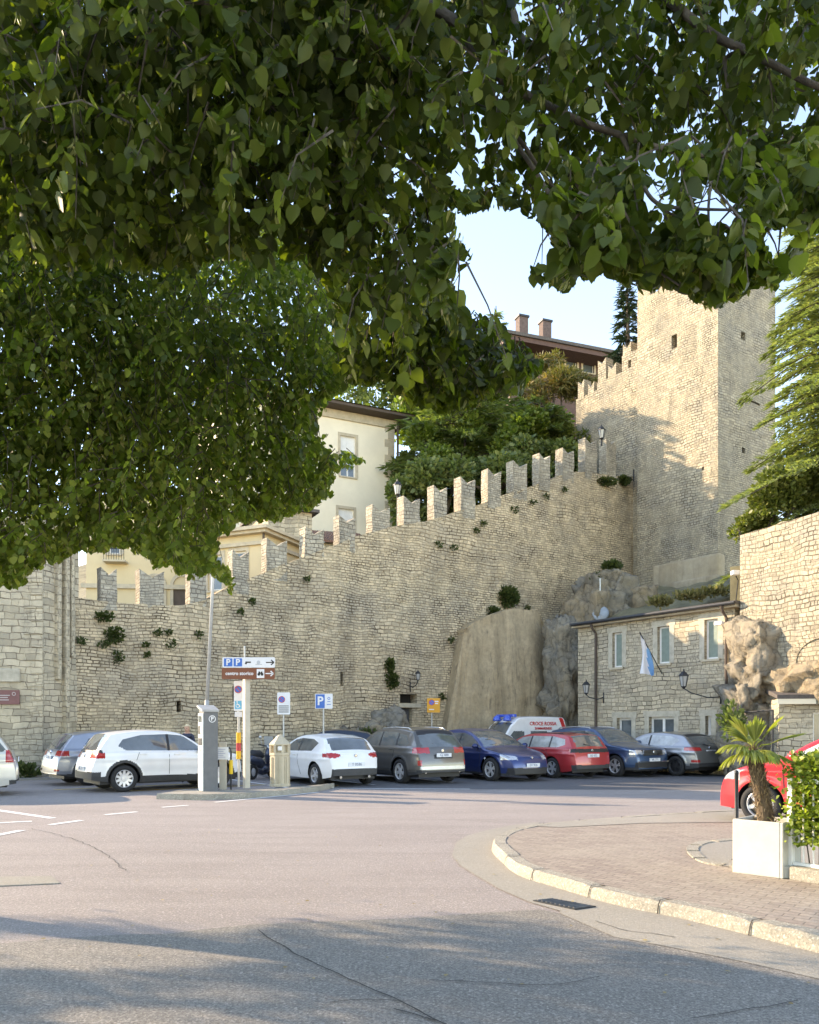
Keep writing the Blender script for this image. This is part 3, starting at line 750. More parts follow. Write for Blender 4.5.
# smooth leaning bedrock face between wall and crag
sl = [(446, 742, 35.0), (452, 690, 35.3), (458, 655, 35.5), (467, 628, 35.7), (478, 621, 36.0), (500, 614, 36.4), (521, 611, 36.8), (541, 613, 37.0), (545, 640, 36.9), (548, 690, 36.6), (549, 742, 36.2)]
mb = MB(); NX, NY = 34, 44; vs = []
for j in range(NY+1):
    v = j/NY
    for i in range(NX+1):
        u = i/NX
        xl = interp(v, [(0, 445), (.4, 451), (.75, 458), (1, 465)]); xr = interp(v, [(0, 551), (1, 544)])
        yt = interp(lerp(xl, xr, u), [(458, 640), (463, 630), (472, 624), (482, 617), (500, 613), (512, 608), (526, 609), (538, 612), (543, 622)])+noise.noise(Vector((u*7, 3, 3)))*2.5
        px = lerp(xl, xr, u); py = lerp(745, yt, v); D = lerp(lerp(34.9, 36.2, u), lerp(35.6, 37.3, u), v)
        p = P(px, py, D); q = p*.5
        dd = noise.noise(Vector((q.x*3, 0, q.z*.6)))*.22+noise.fractal(p*.9, 1, 2, 4)*.08
        e = min(u, 1-u)*NX; dd -= .25*max(0, 2-e)/2 if v < 1 else 0
        crease = math.exp(-((px-(468+(1-v)*-14))/3.2)**2)*.3
        vs.append(p+Vector((0, -dd+crease, 0)))
n0 = len(vs); vs2 = [v+Vector((-.9, 1.6, 0)) for v in vs]
mb.add(vs, [(j*(NX+1)+i, j*(NX+1)+i+1, (j+1)*(NX+1)+i+1, (j+1)*(NX+1)+i) for j in range(NY) for i in range(NX)])
rim = [i for i in range(NX+1)]+[j*(NX+1)+NX for j in range(1, NY+1)]+[NY*(NX+1)+i for i in range(NX-1, -1, -1)]+[j*(NX+1) for j in range(NY-1, 0, -1)]
rv = [vs[i] for i in rim]+[vs2[i] for i in rim]; nn2 = len(rim)
mb.add(rv, [(i, nn2+i, nn2+(i+1) % nn2, (i+1) % nn2) for i in range(nn2)])
tag(mb.build('bedrock_face', M['slab'], smooth=True), 'smooth brown streaked bedrock slab at the foot of the wall behind the ambulance', 'rock')
rock('crag', 'tall grey craggy rock pillar between the smooth slab and the stone office', P(562, 690, 35.2)-Vector((0, 0, .8)), (.62, .8, 3.6), .2, .45, seed=1, freq=.95)
rock('crag', 'grey rock outcrop above the left end of the office roof', P(606, 612, 38.2)-Vector((0, 0, .9)), (1.15, 1.3, 2.5), .3, .6, seed=2, freq=.8)
rock('crag', 'brown rock bank rising under the city wall left of the office roof', P(587, 612, 37.6)-Vector((0, 0, 1.3)), (.55, 1.2, 2.1), .6, .4, 'rock2', seed=3, freq=.7)
rock('crag', 'broken rock ledge between the roof outcrop and the tower foot', P(640, 612, 38.3)-Vector((0, 0, .9)), (1.1, 1.3, 1.9), -.4, .4, 'rock2', seed=4)
rock('crag', 'large overhanging grey crag at the right end of the stone office', P(764, 662, 25.9)+Vector((.1, .5, 0)), (.8, .9, 1.35), .3, .38, seed=5, freq=1.0)
rock('crag', 'dark lower boulder mass beneath the overhanging crag', P(758, 720, 25.9)+Vector((.1, .6, -.4)), (.85, .9, 1.5), .1, .4, seed=6, freq=1.2)
rock('crag', 'tan layered rock shelf under the arched niche', P(800, 682, 24.6)+Vector((.35, .6, -.1)), (1.5, .8, .62), -1.1, .35, 'rock2', seed=7, freq=1.1)
rock('boulder', 'grey boulder left of the small dark door in the city wall', P(388, 728, 31.7)-Vector((0, 0, .7)), (.7, .6, 1.4), 0, .45, seed=8, sub=4)
rock('boulder', 'low rock heap at the wall foot behind the white hatchback', P(368, 750, 31)-Vector((0, 0, .6)), (.9, .6, 1.5), .3, .5, seed=9, sub=4)
# plastered foot of the tower and the bank above the office roof
mb = MB(); a, b = on_face(c0, -dl, 0, 0), 0
Mq = frame_M(fl2, dL, 0, 0); mb.bbox(1.9, 5.72, -.12, .5, 2, tz(553), .1, Mq); mb.bbox(3.1, 5.75, -.25, .3, 2, tz(575), .08, Mq)
mb.build('buttress', M['foot'], tow)
bank = MB(); NX = 20; vs = []
for i in range(NX+1):
    for j in range(9):
        u = i/NX; v = j/8
        a = (OA+nb*1.2).lerp(OB+nb*1.2, u); b = Vector((lerp(9.5, 15.5, u), lerp(40.5, 38.2, u), 0)); p = a.lerp(b, v)
        p.z = lerp(5.2, lerp(8.2, 9.0, u), v)+noise.fractal(p*.6, 1, 2, 4)*.35; vs.append(p)
bank.add(vs, [(i*9+j, (i+1)*9+j, (i+1)*9+j+1, i*9+j+1) for i in range(NX) for j in range(8)])
o = bank.build('bank', M['dirt'], smooth=True); o['kind'] = 'structure'
# hillside behind everything
hb_ = MB(); NX, NY = 60, 30; vs = []
for j in range(NY+1):
    for i in range(NX+1):
        u = -30+110*i/NX; b = 1.2+ (j/NY)**1.5*90
        p = w0+wd*u-wn*b
        uu = min(max(u, 0), WL); base = wtop(uu)-1.2
        z = base+min(b, 40)*.12+ (max(0, b-8)*.08)+noise.noise(p*.1)*1.0*min(1, b/10)
        if u > WL: z = base-max(0, 3-(b*.3))
        vs.append(Vector((p.x, p.y, z)))
hb_.add(vs, [(j*(NX+1)+i, j*(NX+1)+i+1, (j+1)*(NX+1)+i+1, (j+1)*(NX+1)+i) for j in range(NY) for i in range(NX)])
o = hb_.build('hillside', M['dirt'], smooth=True); o['kind'] = 'structure'

# ------------------------------------------------------------------ houses behind the wall
def house(name, label, A, Bp, depth, z0, z1, mat, holes_px, eave=None, **kw):
    A = Vector((A[0], A[1], 0)); Bp = Vector((Bp[0], Bp[1], 0)); d = Bp-A; L = d.length; d.normalize(); n2_ = Vector((-d.y, d.x, 0))
    t_ = thing(name, label, 'house', A)
    hh = [hole(A, d, *h[:4], .2) for h in holes_px]
    mb = MB(); panel(mb, A, d, L, z0, z1, hh, 1.0)
    for a, b in ((Bp, Bp+n2_*depth), (Bp+n2_*depth, A+n2_*depth), (A+n2_*depth, A)): panel(mb, a, (b-a), (b-a).length, z0, z1, (), 2.)
    mb.build('wall_face', [M[mat], M['hole']], t_, uv=True)
    for h, src in zip(hh, holes_px): window(t_, A, d, *h[:4], .18, src[4] if len(src) > 4 else 2, .07, sill=True, surround=.16, blind=src[5] if len(src) > 5 else 0)
    return t_, A, Bp, d, L, n2_
WA = P(225, 728, 43.5); WB = P(394, 728, 48)
wh, A, Bp, d, L, n2_ = house('white_house', 'tall cream plastered house with stone quoins and a wide eave above the wall', WA, WB, 9, 4, H+(HY-421)*48/F, 'cream', [(340.5, 355.5, 435, 478, 2, .35), (338.5, 353.5, 508, 545, 2, .3), (275, 291, 440, 480)])
ze = H+(HY-421)*48/F; Mh = frame_M(A, d, 0, 0)
mb = MB()
mb.box(-.3, L+.12, -.12, .0, ze-.5, ze-.02, Mh); mb.build('cornice', M['stonetrim'], wh)
mb = MB(); mb.box(-.9, L+.9, -.95, 9.9, ze+.0, ze+.16, Mh); mb.build('eave', M['soffit'], wh)
mb = MB(); A_ = [Mh @ Vector(p) for p in ((-1, -1.05, ze+.165), (L+1, -1.05, ze+.165), (L+1, 10, ze+.165), (-1, 10, ze+.165), (L*.3, 4.5, ze+2.0), (L*.7, 4.5, ze+2.0))]
mb.add(A_, [(0, 1, 5, 4), (1, 2, 5), (2, 3, 4, 5), (3, 0, 4)]); mb.build('roof', M['roof'], wh)
mb = MB()
for k in range(30):
    w = .62 if k % 2 else .4; mb.box(L-w, L+.03, -.03, .3, 6+k*.46, 6+k*.46+.43, Mh)
mb.build('quoin', M['stonetrim'], wh)
mb = MB(); mb.tube([Mh @ Vector((L+.2, -.1, ze)), Mh @ Vector((L+.2, -.1, 5))], .07, 8); mb.build('downpipe', M['soffit'], wh)
# ochre house with the arches
ya, A, Bp, d, L, n2_ = house('arcade_house', 'sunlit yellow plastered house with round stone arches seen between the merlons', P(86, 728, 36.5), P(200, 728, 37), 8, 2, 12.3, 'yellowplaster', [(109, 120, 544, 554, 1), (143, 152, 540, 552, 1)])
Mh = frame_M(A, d, 0, 0)
for cx in (155, 182):
    u, z = on_face(A, d, cx, 585); rr = .52; mb = MB()
    for k in range(14):
        a0 = math.pi*k/14; a1 = math.pi*(k+.95)/14; pts = [(u-q*math.cos(a_), z+q*math.sin(a_)) for q, a_ in ((rr-.14, a0), (rr, a0), (rr, a1), (rr-.14, a1))]
        A_ = [Mh @ Vector((x, -.07, zz)) for x, zz in pts]; B_ = [Mh @ Vector((x, .05, zz)) for x, zz in pts]
        mb.add(A_+B_, [(0, 1, 2, 3), (0, 4, 5, 1), (1, 5, 6, 2), (2, 6, 7, 3), (3, 7, 4, 0)])
    mb.box(u-rr, u-rr+.14, -.07, .05, z-3, z, Mh); mb.box(u+rr-.14, u+rr, -.07, .05, z-3, z, Mh)
    mb.box(u-rr+.14, u+rr-.14, -.02, .05, z-3, z-.2, Mh, 1)
    mb.build('arch', [M['stonetrim'], M['soffit']], ya)
u, z = on_face(A, d, 106, 562); mb = MB(); mb.box(u, u+1.0, -.6, 0, z-.08, z, Mh)
b_ = mb.build('balcony', M['stonetrim'], ya); mb = MB()
for k in range(9): mb.tube([Mh @ Vector((u+.05+k*.11, -.56, z)), Mh @ Vector((u+.05+k*.11, -.56, z+.5))], .012, 5)
mb.tube([Mh @ Vector((u, -.56, z+.5)), Mh @ Vector((u+1, -.56, z+.5))], .02, 5); mb.build('railing', M['dkmetal'], b_)
mb = MB(); mb.box(-.2, L+.1, -.15, 0, 8.0, 8.2, Mh); mb.build('string_course', M['stonetrim'], ya)
oc, A, Bp, d, L, n2_ = house('ochre_house', 'ochre house with a deep moulded cornice beside the round arches', P(198, 728, 34.5), P(263, 728, 33.2), 5, 3, H+(HY-537)*33.8/F, 'yellowplaster', [(208, 222, 556, 590, 1), (232, 246, 552, 580, 1)])
zo = H+(HY-537)*33.8/F; Mh = frame_M(A, d, 0, 0)
mb = MB()
for k, (o_, z_a, z_b) in enumerate(((.12, -.45, -.3), (.3, 0, .12), (.45, .122, .26))): mb.box(-.1, L+o_, -o_, 4.9, zo+z_a, zo+z_b, Mh)
mb.build('cornice', M['stonetrim'], oc)
mb = MB(); mb.tube([Mh @ Vector((L+.08, -.08, zo)), Mh @ Vector((L+.08, -.08, 3))], .05, 8); mb.build('downpipe', M['soffit'], oc)
gs, A, Bp, d, L, n2_ = house('grey_stone_house', 'small grey stone house behind the ochre house cornice', P(268, 728, 39), P(312, 728, 40), 4, 4, H+(HY-508)*39/F, 'bastion', [(283, 296, 548, 560, 1)])
Mh = frame_M(A, d, 0, 0); zg = H+(HY-508)*39/F
mb = MB(); mb.box(-.3, L+.3, -.3, 4.3, zg, zg+.15, Mh); mb.build('roof', M['roof'], gs)
tr_, A, Bp, d, L, n2_ = house('tiled_lean_to', 'low extension with a red tiled roof in front of the cream house', P(300, 728, 41), P(368, 728, 42), 3, 6, H+(HY-541)*41/F, 'cream', [(328, 338, 545, 560, 1)])
t = NT('red_clay_tiles'); wv_ = t.n('ShaderNodeTexWave', i_Scale=2.2, i_Distortion=1.0); t.l(t.uv(), wv_.inputs[0]); nz = t.noise(t.geo(), 5, 4)
t.l(t.mix(t.ramp(nz.outputs[0], [(.35, 0.), (.65, 1.)]), (.33, .15, .10), (.24, .14, .10)), t.b.inputs['Base Color']); t.bump(wv_.outputs[1], .9, .06); M['redtile'] = t.set(Roughness=.9)
zt_ = H+(HY-541)*41/F; Mh = frame_M(A, d, 0, 0); mb = MB(); A_ = [Mh @ Vector(p) for p in ((-.3, -.4, zt_-.05), (L+.2, -.4, zt_-.05), (L+.2, 3, zt_+1.25), (-.3, 3, zt_+1.25))]
mb.add(A_+[p+Vector((0, 0, .1)) for p in A_], [(3, 2, 1, 0), (4, 5, 6, 7), (0, 1, 5, 4), (1, 2, 6, 5), (2, 3, 7, 6), (3, 0, 4, 7)]); mb.build('roof', M['redtile'], tr_, uv=True)
# timber house with chimneys
th, A, Bp, d, L, n2_ = house('timber_house', 'dark red timber house with a wide flat eave and two chimneys on the hilltop', P(510, 728, 61.8), P(612, 728, 65), 4, 14, 30.8, 'redwood', [(566, 577, 357, 374, 1), (583, 594, 358, 374, 1), (545, 556, 356, 374, 1)])
zh = 30.8; Mh = frame_M(A, d, 0, 0)
mb = MB(); mb.box(-1, L+.6, -1.6, 5, zh, zh+.35, Mh); mb.build('eave', M['redwood'], th)
mb = MB(); mb.box(-1.1, L+.7, -1.75, 5.1, zh+.36, zh+.6, Mh)
mb.build('roof', M['roof'], th)
for px in (527, 550.5):
    u, z = on_face(A, d, px, 318); mb = MB(); mb.box(u-.38, u+.38, .5, 1.2, zh+.6, zh+3.1, Mh); mb.box(u-.46, u+.46, .42, 1.28, zh+3.1, zh+3.25, Mh, 1)
    c_ = mb.build('chimney', [simple('chimney_brick', (.12, .085, .075), .9, var=.3), M['dkmetal']], th)
# ------------------------------------------------------------------ vehicles
def carpaint(name, c, metal=.35):
    t = NT(name); nz = t.noise(t.obj(), 3, 4)
    t.l(t.ramp(nz.outputs[0], [(.3, tuple(x*.94 for x in c)), (.7, tuple(min(1, x*1.04) for x in c))]), t.b.inputs['Base Color'])
    t.b.inputs['Roughness'].default_value = .32
    return t.set(Metallic=metal, Coat_Weight=.7, Coat_Roughness=.06)
M['rubber'] = simple('tyre_rubber', (.022, .022, .023), .85)
M['alloy'] = simple('alloy_rim', (.60, .60, .61), .3, .35, var=.05)
M['darkalloy'] = simple('dark_alloy', (.10, .10, .105), .4, .7)
M['redlamp'] = simple('red_lamp', (.42, .02, .02), .15, var=.2, coat=1.)
M['clearlamp'] = simple('clear_lamp', (.55, .57, .60), .08, .4, var=.25, scale=20, coat=1.)
M['plate'] = simple('number_plate', (.70, .72, .74), .5, var=.05)
M['plateink'] = simple('plate_ink', (.03, .06, .16), .6)
M['trim'] = simple('grey_plastic_trim', (.035, .036, .038), .6, var=.2)
M['chrome'] = simple('chrome', (.6, .6, .6), .12, 1.0, var=.05)
M['carglass'] = simple('car_glass', (.10, .115, .12), .04, var=.3, scale=2, spec=1.0, coat=.5)

def text_mesh(body, size, mat, parent, Mx, name='lettering', ext=.0015, align='CENTER', bold=0):
    cu = bpy.data.curves.new(name, 'FONT'); cu.body = body; cu.size = size; cu.align_x = align; cu.align_y = 'CENTER'; cu.extrude = ext; cu.offset = bold; cu.resolution_u = 3
    tmp = bpy.data.objects.new('tmp', cu); COL.objects.link(tmp)
    dg = bpy.context.evaluated_depsgraph_get(); dg.update(); me = bpy.data.meshes.new_from_object(tmp.evaluated_get(dg)); me.name = name
    bpy.data.objects.remove(tmp); me.materials.clear(); me.materials.append(mat)
    T = wm(parent).inverted() if parent else Matrix()
    me.transform(T @ Mx)
    o = bpy.data.objects.new(name, me); COL.objects.link(o); o.parent = parent; return o
# text plane -> local frame: text x along +X, text y along +Z, facing -Y
UPR = Matrix(((1, 0, 0, 0), (0, 0, -1, 0), (0, 1, 0, 0), (0, 0, 0, 1)))

def wheel(par, cx, cy, cz, r, w, side, spokes=5, rmat='alloy', dbl=True):
    Mw = Matrix.Translation((cx, cy, cz)) @ Matrix.Rotation(-math.pi/2*side, 4, 'X')    # local +z is outward
    mb = MB(); h = w/2; rr = r*.66
    mb.lathe([(rr, -h*.9), (r*.80, -h), (r*.95, -h*.92), (r, -h*.6), (r, h*.6), (r*.95, h*.92), (r*.80, h), (rr, h*.88), (rr, -h*.9)], 36, Mw, cap=False)
    o = mb.build('wheel', M['rubber'], par, smooth=True, world=False)
    mb = MB(); mb.lathe([(rr*1.01, h*.86), (rr*.97, h*.9), (rr*.93, h*.80), (rr*.93, -h*.7)], 36, Mw, cap=False)
    mb.lathe([(0, h*.78), (.07*r/.33, h*.76), (.075*r/.33, h*.5)], 14, Mw)
    for k in range(spokes):
        for dd in ((-.12, .12) if dbl else (0,)):
            a = 2*math.pi*k/spokes+.3
            p0 = Vector((math.cos(a+dd*.6)*.05, math.sin(a+dd*.6)*.05, h*.62)); p1 = Vector((math.cos(a+dd*1.5)*rr*.95, math.sin(a+dd*1.5)*rr*.95, h*.72))
            wd_ = .02 if dbl else .034
            dv = (p1-p0).normalized(); sd_ = Vector((-dv.y, dv.x, 0))
            q = [p0-sd_*wd_*1.2, p0+sd_*wd_*1.2, p1+sd_*wd_*.8, p1-sd_*wd_*.8]
            mb.add([Mw @ p for p in q]+[Mw @ (p-Vector((0, 0, .03))) for p in q], [(0, 1, 2, 3), (0, 4, 5, 1), (1, 5, 6, 2), (2, 6, 7, 3), (3, 7, 4, 0)])
    mb.build('rim', M[rmat], o, world=False)
    mb = MB(); mb.lathe([(rr*.93, h*.25), (0, h*.25)], 30, Mw); mb.build('brake_disc', M['darkalloy'], o, world=False)
    return o

def car(name, label, c, ang, sp, z=0.0, group=None, cat='car'):
    g = sp.get
    L, W, HH = g('L'), g('W')/2, g('H')
    root = thing(name, label, cat, (c[0], c[1], z), ang, group)
    prof = g('prof'); belt = g('belt'); xr, xf = -L/2, L/2
    fx, rx = g('fx'), g('rx'); wr = g('wr', .33); AR = wr+g('gap', .06)
    # dense top curve (monotone x from front to rear)
    cp = catmull([Vector((x, 0, zz)) for x, zz in prof], 10) if g('smooth', True) else [Vector((x, 0, zz)) for x, zz in prof]
    cp = resample(cp, .024)
    for i in range(1, len(cp)):
        if cp[i].x > cp[i-1].x-.0004: cp[i].x = cp[i-1].x-.0004
    ns, nc, ntp = 46, 5, 15
    def halfw(x):
        e = g('endr', .75); k = max(0, (abs(x)-(L/2-e))/e)
        return W*(1-(g('nose', .26) if x > 0 else g('tail', .17))*k**2.6)
    tum = g('tum', .21)
    def Y(x, zz):
        b = belt(x) if callable(belt) else belt
        w = halfw(x)
        if zz <= b:
            s_ = w*(1-.035*((zz-.62)/.45)**2 - (.05*max(0, (.42-zz)/.3)))
            s_ += .012*math.exp(-((zz-(b-.17))/.05)**2)-.014*math.exp(-((zz-.5)/.12)**2)*(1 if rx < x < fx else 0)
        else:
            s0 = w*(1-.035*((b-.62)/.45)**2); s_ = s0-.03*min(1, (zz-b)/.03)-tum*(zz-b)/(HH-b)*W*1.0*(1+.25*(zz-b)/(HH-b))
        return s_
    def zbot(x):
        e = .5; kf = max(0, (x-(xf-e))/e); kr = max(0, (-x-(-xr-e))/e)
        return g('zb', .21)+.02*kf+.08*kr
    rows = []
    for p in cp:
        x, zt = p.x, p.z; zb = zbot(x); zt = max(zt, zb+.02)
        rc = min(.09, (zt-zb)*.45); zs = zt-rc; row = []
        for j in range(ns+1):
            zz = lerp(zb, zs, j/ns); row.append((x, Y(x, zz), zz, 's'))
        y1 = Y(x, zs); yi = y1-rc*1.1; crown = g('crown', .035)*min(1, (zt-zb)/.8)
        zc = zt-crown
        for j in range(1, nc+1):
            a = math.pi/2*j/nc; row.append((x, lerp(yi, y1, math.cos(a)), lerp(zs, zc, math.sin(a)), 'c'))
        for j in range(1, ntp+1):
            y = yi*(1-j/ntp); row.append((x, y, zt-crown*(y/max(yi, .01))**2, 't'))
        rows.append(row)
    nJ = len(rows[0]); V = []
    bowf, bowr = g('bowf', .10), g('bowr', .06)
    for row in rows:
        for (x, y, zz, k) in row:
            kf = max(0, min(1, (x-(xf-1.6))/1.6)); kr = max(0, min(1, (-x-(-xr-1.2))/1.2))
            xx = x-bowf*kf*(y/W)**2+bowr*kr*(y/W)**2
            for wx in (fx, rx):                      # snap to the wheel arch circle
                if k == 's':
                    dd = math.hypot(xx-wx, zz-wr)
                    if abs(dd-AR) < .03 and dd > 0: xx = wx+(xx-wx)*AR/dd; zz = wr+(zz-wr)*AR/dd
                    f = math.exp(-((dd-AR-.03)/.05)**2) if dd > AR-.02 else 0
                    y += g('flare', .012)*f
            if k == 's' and g('win') and zz > .8:
                best = None
                wp_ = g('win')
                for q_ in range(len(wp_)):
                    ax, az = wp_[q_-1]; bx, bz = wp_[q_]; ex, ez = bx-ax, bz-az; tt = ((xx-ax)*ex+(zz-az)*ez)/(ex*ex+ez*ez); tt = min(1, max(0, tt)); qx, qz = ax+ex*tt, az+ez*tt; d_ = math.hypot(xx-qx, zz-qz)
                    if best is None or d_ < best[0]: best = (d_, qx, qz)
                if best[0] < .0145: y += (Y(x, best[2])-Y(x, zz)); xx, zz = best[1], best[2]
            V.append((xx, y, zz, k))
    classes = {}
    fcls = g('cls')
    for i in range(len(rows)-1):
        for j in range(nJ-1):
            q = [V[i*nJ+j], V[(i+1)*nJ+j], V[(i+1)*nJ+j+1], V[i*nJ+j+1]]
            x = sum(p[0] for p in q)/4; y = sum(p[1] for p in q)/4; zz = sum(p[2] for p in q)/4
            k = q[3][3]
            zt = cp[i].z
            if k == 's' and (math.hypot(x-fx, zz-wr) < AR or math.hypot(x-rx, zz-wr) < AR): continue
            cl = fcls(x, y, zz, k, zt, cp[i].x) or 'body'
            classes.setdefault(cl, []).append((i, j))
    def emit(nm, cells, mat, sides, par=root, push=0):
        for grp in sides:
            mb = MB(); vmap = {}
            for sg in grp:
                for (i, j) in cells:
                    ids = []
                    for a, b in ((i, j), (i+1, j), (i+1, j+1), (i, j+1)):
                        key = (a, b, sg)
                        if key not in vmap:
                            v = V[a*nJ+b]; vmap[key] = len(mb.v); yy = v[1]
                            if b == nJ-1: key2 = (a, b, -sg)
                            mb.v.append((v[0], yy*sg, v[2]))
                        ids.append(vmap[key])
                    mb.f.append(ids if sg < 0 else ids[::-1]); mb.m.append(0); mb.t.append(None)
            if mb.f: mb.build(nm, mat, par, smooth=True, world=False)
    both = [(1, -1)]; each = [(1,), (-1,)]
    paint = g('paint')
    for cl, cells in classes.items():
        if cl == 'body': emit('body', cells, paint, both)
        elif cl == 'windshield': emit('windshield', cells, M['carglass'], both)
        elif cl == 'rear_window': emit('rear_window', cells, M['carglass'], both)
        elif cl == 'side_window': emit('side_window', cells, g('sideglass', M['carglass']), each)
        elif cl == 'pillar': emit('window_trim', cells, M['black'], both)
        elif cl == 'trim': emit('cladding', cells, g('trimmat', M['trim']), both)
        elif cl == 'grille': emit('grille', cells, M['black'], both)
        elif cl == 'headlight': emit('headlight', cells, M['clearlamp'], each)
        elif cl == 'taillight': emit('taillight', cells, M['redlamp'], each)
        elif cl == 'roofpaint': emit('roof_panel', cells, g('roofmat', M['black']), both)
        elif cl == 'silver': emit('skid_plate', cells, M['metal'], both)
        elif cl == 'stripe': emit('stripe', cells, M['redstripe'], both)
        elif cl == 'spoiler': emit('spoiler', cells, M['black'], both)
    # underbody and wheel wells
    mb = MB(); mb.box(xr+.25, xf-.25, -W*.78, W*.78, .20, .34)
    for wx in (fx, rx):
        for s_ in (1, -1):
            pts = [(AR*math.cos(a), AR*math.sin(a)) for a in [math.pi*k/10-.25*(1-k/5) for k in range(11)]]
            a_ = [(wx+px_, s_*(W*.93), wr+pz) for px_, pz in pts]; b_ = [(wx+px_*.98, s_*(W*.5), wr+pz*.98) for px_, pz in pts]
            n = len(pts); mb.add(a_+b_, [(i, i+1, n+i+1, n+i) for i in range(n-1)]+[tuple(range(n, 2*n))])
    mb.build('underbody', M['black'], root, world=False)
    ty = W-.115
    for wx in (fx, rx):
        for s_ in (1, -1): wheel(root, wx, s_*(ty), wr, wr, .215, s_, g('spokes', 5), g('rim', 'alloy'), g('dbl', True))
    # door gaps, handles, mirrors
    mb = MB()
    def sl_(pts):
        for s_ in (1, -1):
            mb.tube([(x, s_*(Y(x, zz)+.0015), zz) for x, zz in pts], .0055, 4)
    for pts in g('seams', []):
        dense = []
        for (a, b), (c_, d_) in zip(pts, pts[1:]):
            for k in range(8): dense.append((lerp(a, c_, k/8), lerp(b, d_, k/8)))
        sl_(dense+[pts[-1]])
    if mb.f: mb.build('door_gap', M['black'], root, world=False)
    for x, zz in g('handles', []):
        for s_ in (1, -1):
            mb = MB(); y = Y(x, zz); mb.bbox(x-.09, x+.09, s_*y-.012, s_*y+.025*(1 if s_ > 0 else 1), zz-.016, zz+.016, .01)
            mb.build('door_handle', paint, root, world=False)
    x, zz = g('mirror', (.75, 1.0))
    for s_ in (1, -1):
        y = s_*(Y(x, zz)); Mm = Matrix.Translation((x, y+s_*.13, zz+.03))
        mb = MB(); me = bmesh.new(); bmesh.ops.create_cube(me, size=1); bmesh.ops.bevel(me, geom=me.edges[:], offset=.22, segments=3, affect='EDGES'); me.verts.index_update()
        mb.add([Mm @ Vector((v.co.x*.13, v.co.y*.21, v.co.z*.15)) for v in me.verts], [[v.index for v in f.verts] for f in me.faces]); me.free()
        mb.tube([(x-.01, y-s_*.02, zz-.03), (x, y+s_*.06, zz)], .022, 6)
        mb.build('mirror', g('mirmat', paint), root, smooth=True, world=False)
    # plates
    xp, zp = g('rplate', (xr+.02, .85)); bow = g('platedx', .0)
    for xx, sg, zq in ((xp-.012, -1, zp), (g('fplate', (xf-.0, .5))[0]+.012, 1, g('fplate', (xf, .5))[1])):
        mb = MB(); mb.bbox(xx-.012, xx+.012, -.26, .26, zq-.055, zq+.055, .004); p_ = mb.build('number_plate', M['plate'], root, world=False)
        Mt = Matrix(((0, 0, sg, xx+sg*.0125), (sg, 0, 0, 0), (0, 1, 0, zq), (0, 0, 0, 1)))
        cu = text_mesh(g('num', 'A 4821'), .11, M['plateink'], None, Matrix()); cu.data.transform(Mt); cu.parent = p_
    for o_ in g('extra', []): o_(root, Y, W)
    return root

def inpoly(x, y, poly):
    c = False; n = len(poly)
    for i in range(n):
        a, b = poly[i], poly[i-1]
        if (a[1] > y) != (b[1] > y) and x < (b[0]-a[0])*(y-a[1])/(b[1]-a[1])+a[0]: c = not c
    return c

def mkcls(sp):
    """classifier of body skin cells"""
    wsx, rgx = sp['ws'], sp['rg']      # (x cowl, x header) , (x rear header, x rear bottom)
    wp = sp['win']; pil = sp.get('pil', []); cl = sp.get('clad'); fx, rx, wr = sp['fx'], sp['rx'], sp.get('wr', .33); xf, xr = sp['L']/2, -sp['L']/2
    def f(x, y, z, k, zt, xs):
        for nm, test in sp.get('feat', []):
            if test(x, y, z, k): return nm
        if k == 's':
            if inpoly(x, z, wp):
                for a in pil:
                    if abs(x-a) < .035: return 'pillar'
                return 'side_window'
            if cl:
                if z < cl or min(math.hypot(x-fx, z-wr), math.hypot(x-rx, z-wr)) < wr+sp.get('cladw', .13): return 'trim'
        if k in 'tc' and wsx[1] < xs < wsx[0] and (k == 't'): return 'windshield'
        if k == 't' and rgx[1] < xs < rgx[0] and y < sp.get('rgy', .58): return 'rear_window'
        if sp.get('roofsplit') and k in 'tc' and rgx[0] <= xs <= wsx[1]: return 'roofpaint'
        return None
    return f
def spec(**k): k['cls'] = mkcls(k); return k

def rail(z, x0, x1, y, mat):
    def f(root, Y, W):
        for s_ in (1, -1):
            mb = MB(); mb.tube([(x0, s_*(y-.01), z-.04), (x0-.12, s_*y, z+.02), ((x0+x1)/2, s_*y, z+.045), (x1+.12, s_*y, z+.02), (x1, s_*(y-.01), z-.04)], .018, 6)
            mb.build('roof_rail', M[mat], root, smooth=True, world=False)
    return f
def exhaust(x, y, z):
    def f(root, Y, W):
        for s_ in (1, -1):
            mb = MB(); mb.tube([(x+.15, s_*y, z), (x-.01, s_*y, z)], .04, 10); mb.build('exhaust', M['chrome'], root, world=False)
    return f
def grillebars(x, hw, z0, z1, n, mat='chrome'):
    def f(root, Y, W):
        mb = MB()
        for k in range(n):
            z = lerp(z0, z1, k/(n-1)); mb.box(x-.03, x+.012, -hw, hw, z-.009, z+.009)
        mb.build('grille_bar', M[mat], root, world=False)
    return f
def wiper(x, z):
    def f(root, Y, W):
        mb = MB(); mb.tube([(x-.03, 0, z), (x-.01, .28, z+.06)], .012, 5); mb.build('rear_wiper', M['black'], root, world=False)
    return f
def badge(x, z, r=.05):
    def f(root, Y, W):
        mb = MB(); s_ = -1 if x < 0 else 1; Mb = Matrix(((0, 0, s_, x), (1, 0, 0, 0), (0, 1, 0, z), (0, 0, 0, 1))); mb.lathe([(r, -.02), (r, .012), (r*.8, .018), (0, .018)], 16, Mb); mb.build('badge', M['chrome'], root, world=False)
    return f

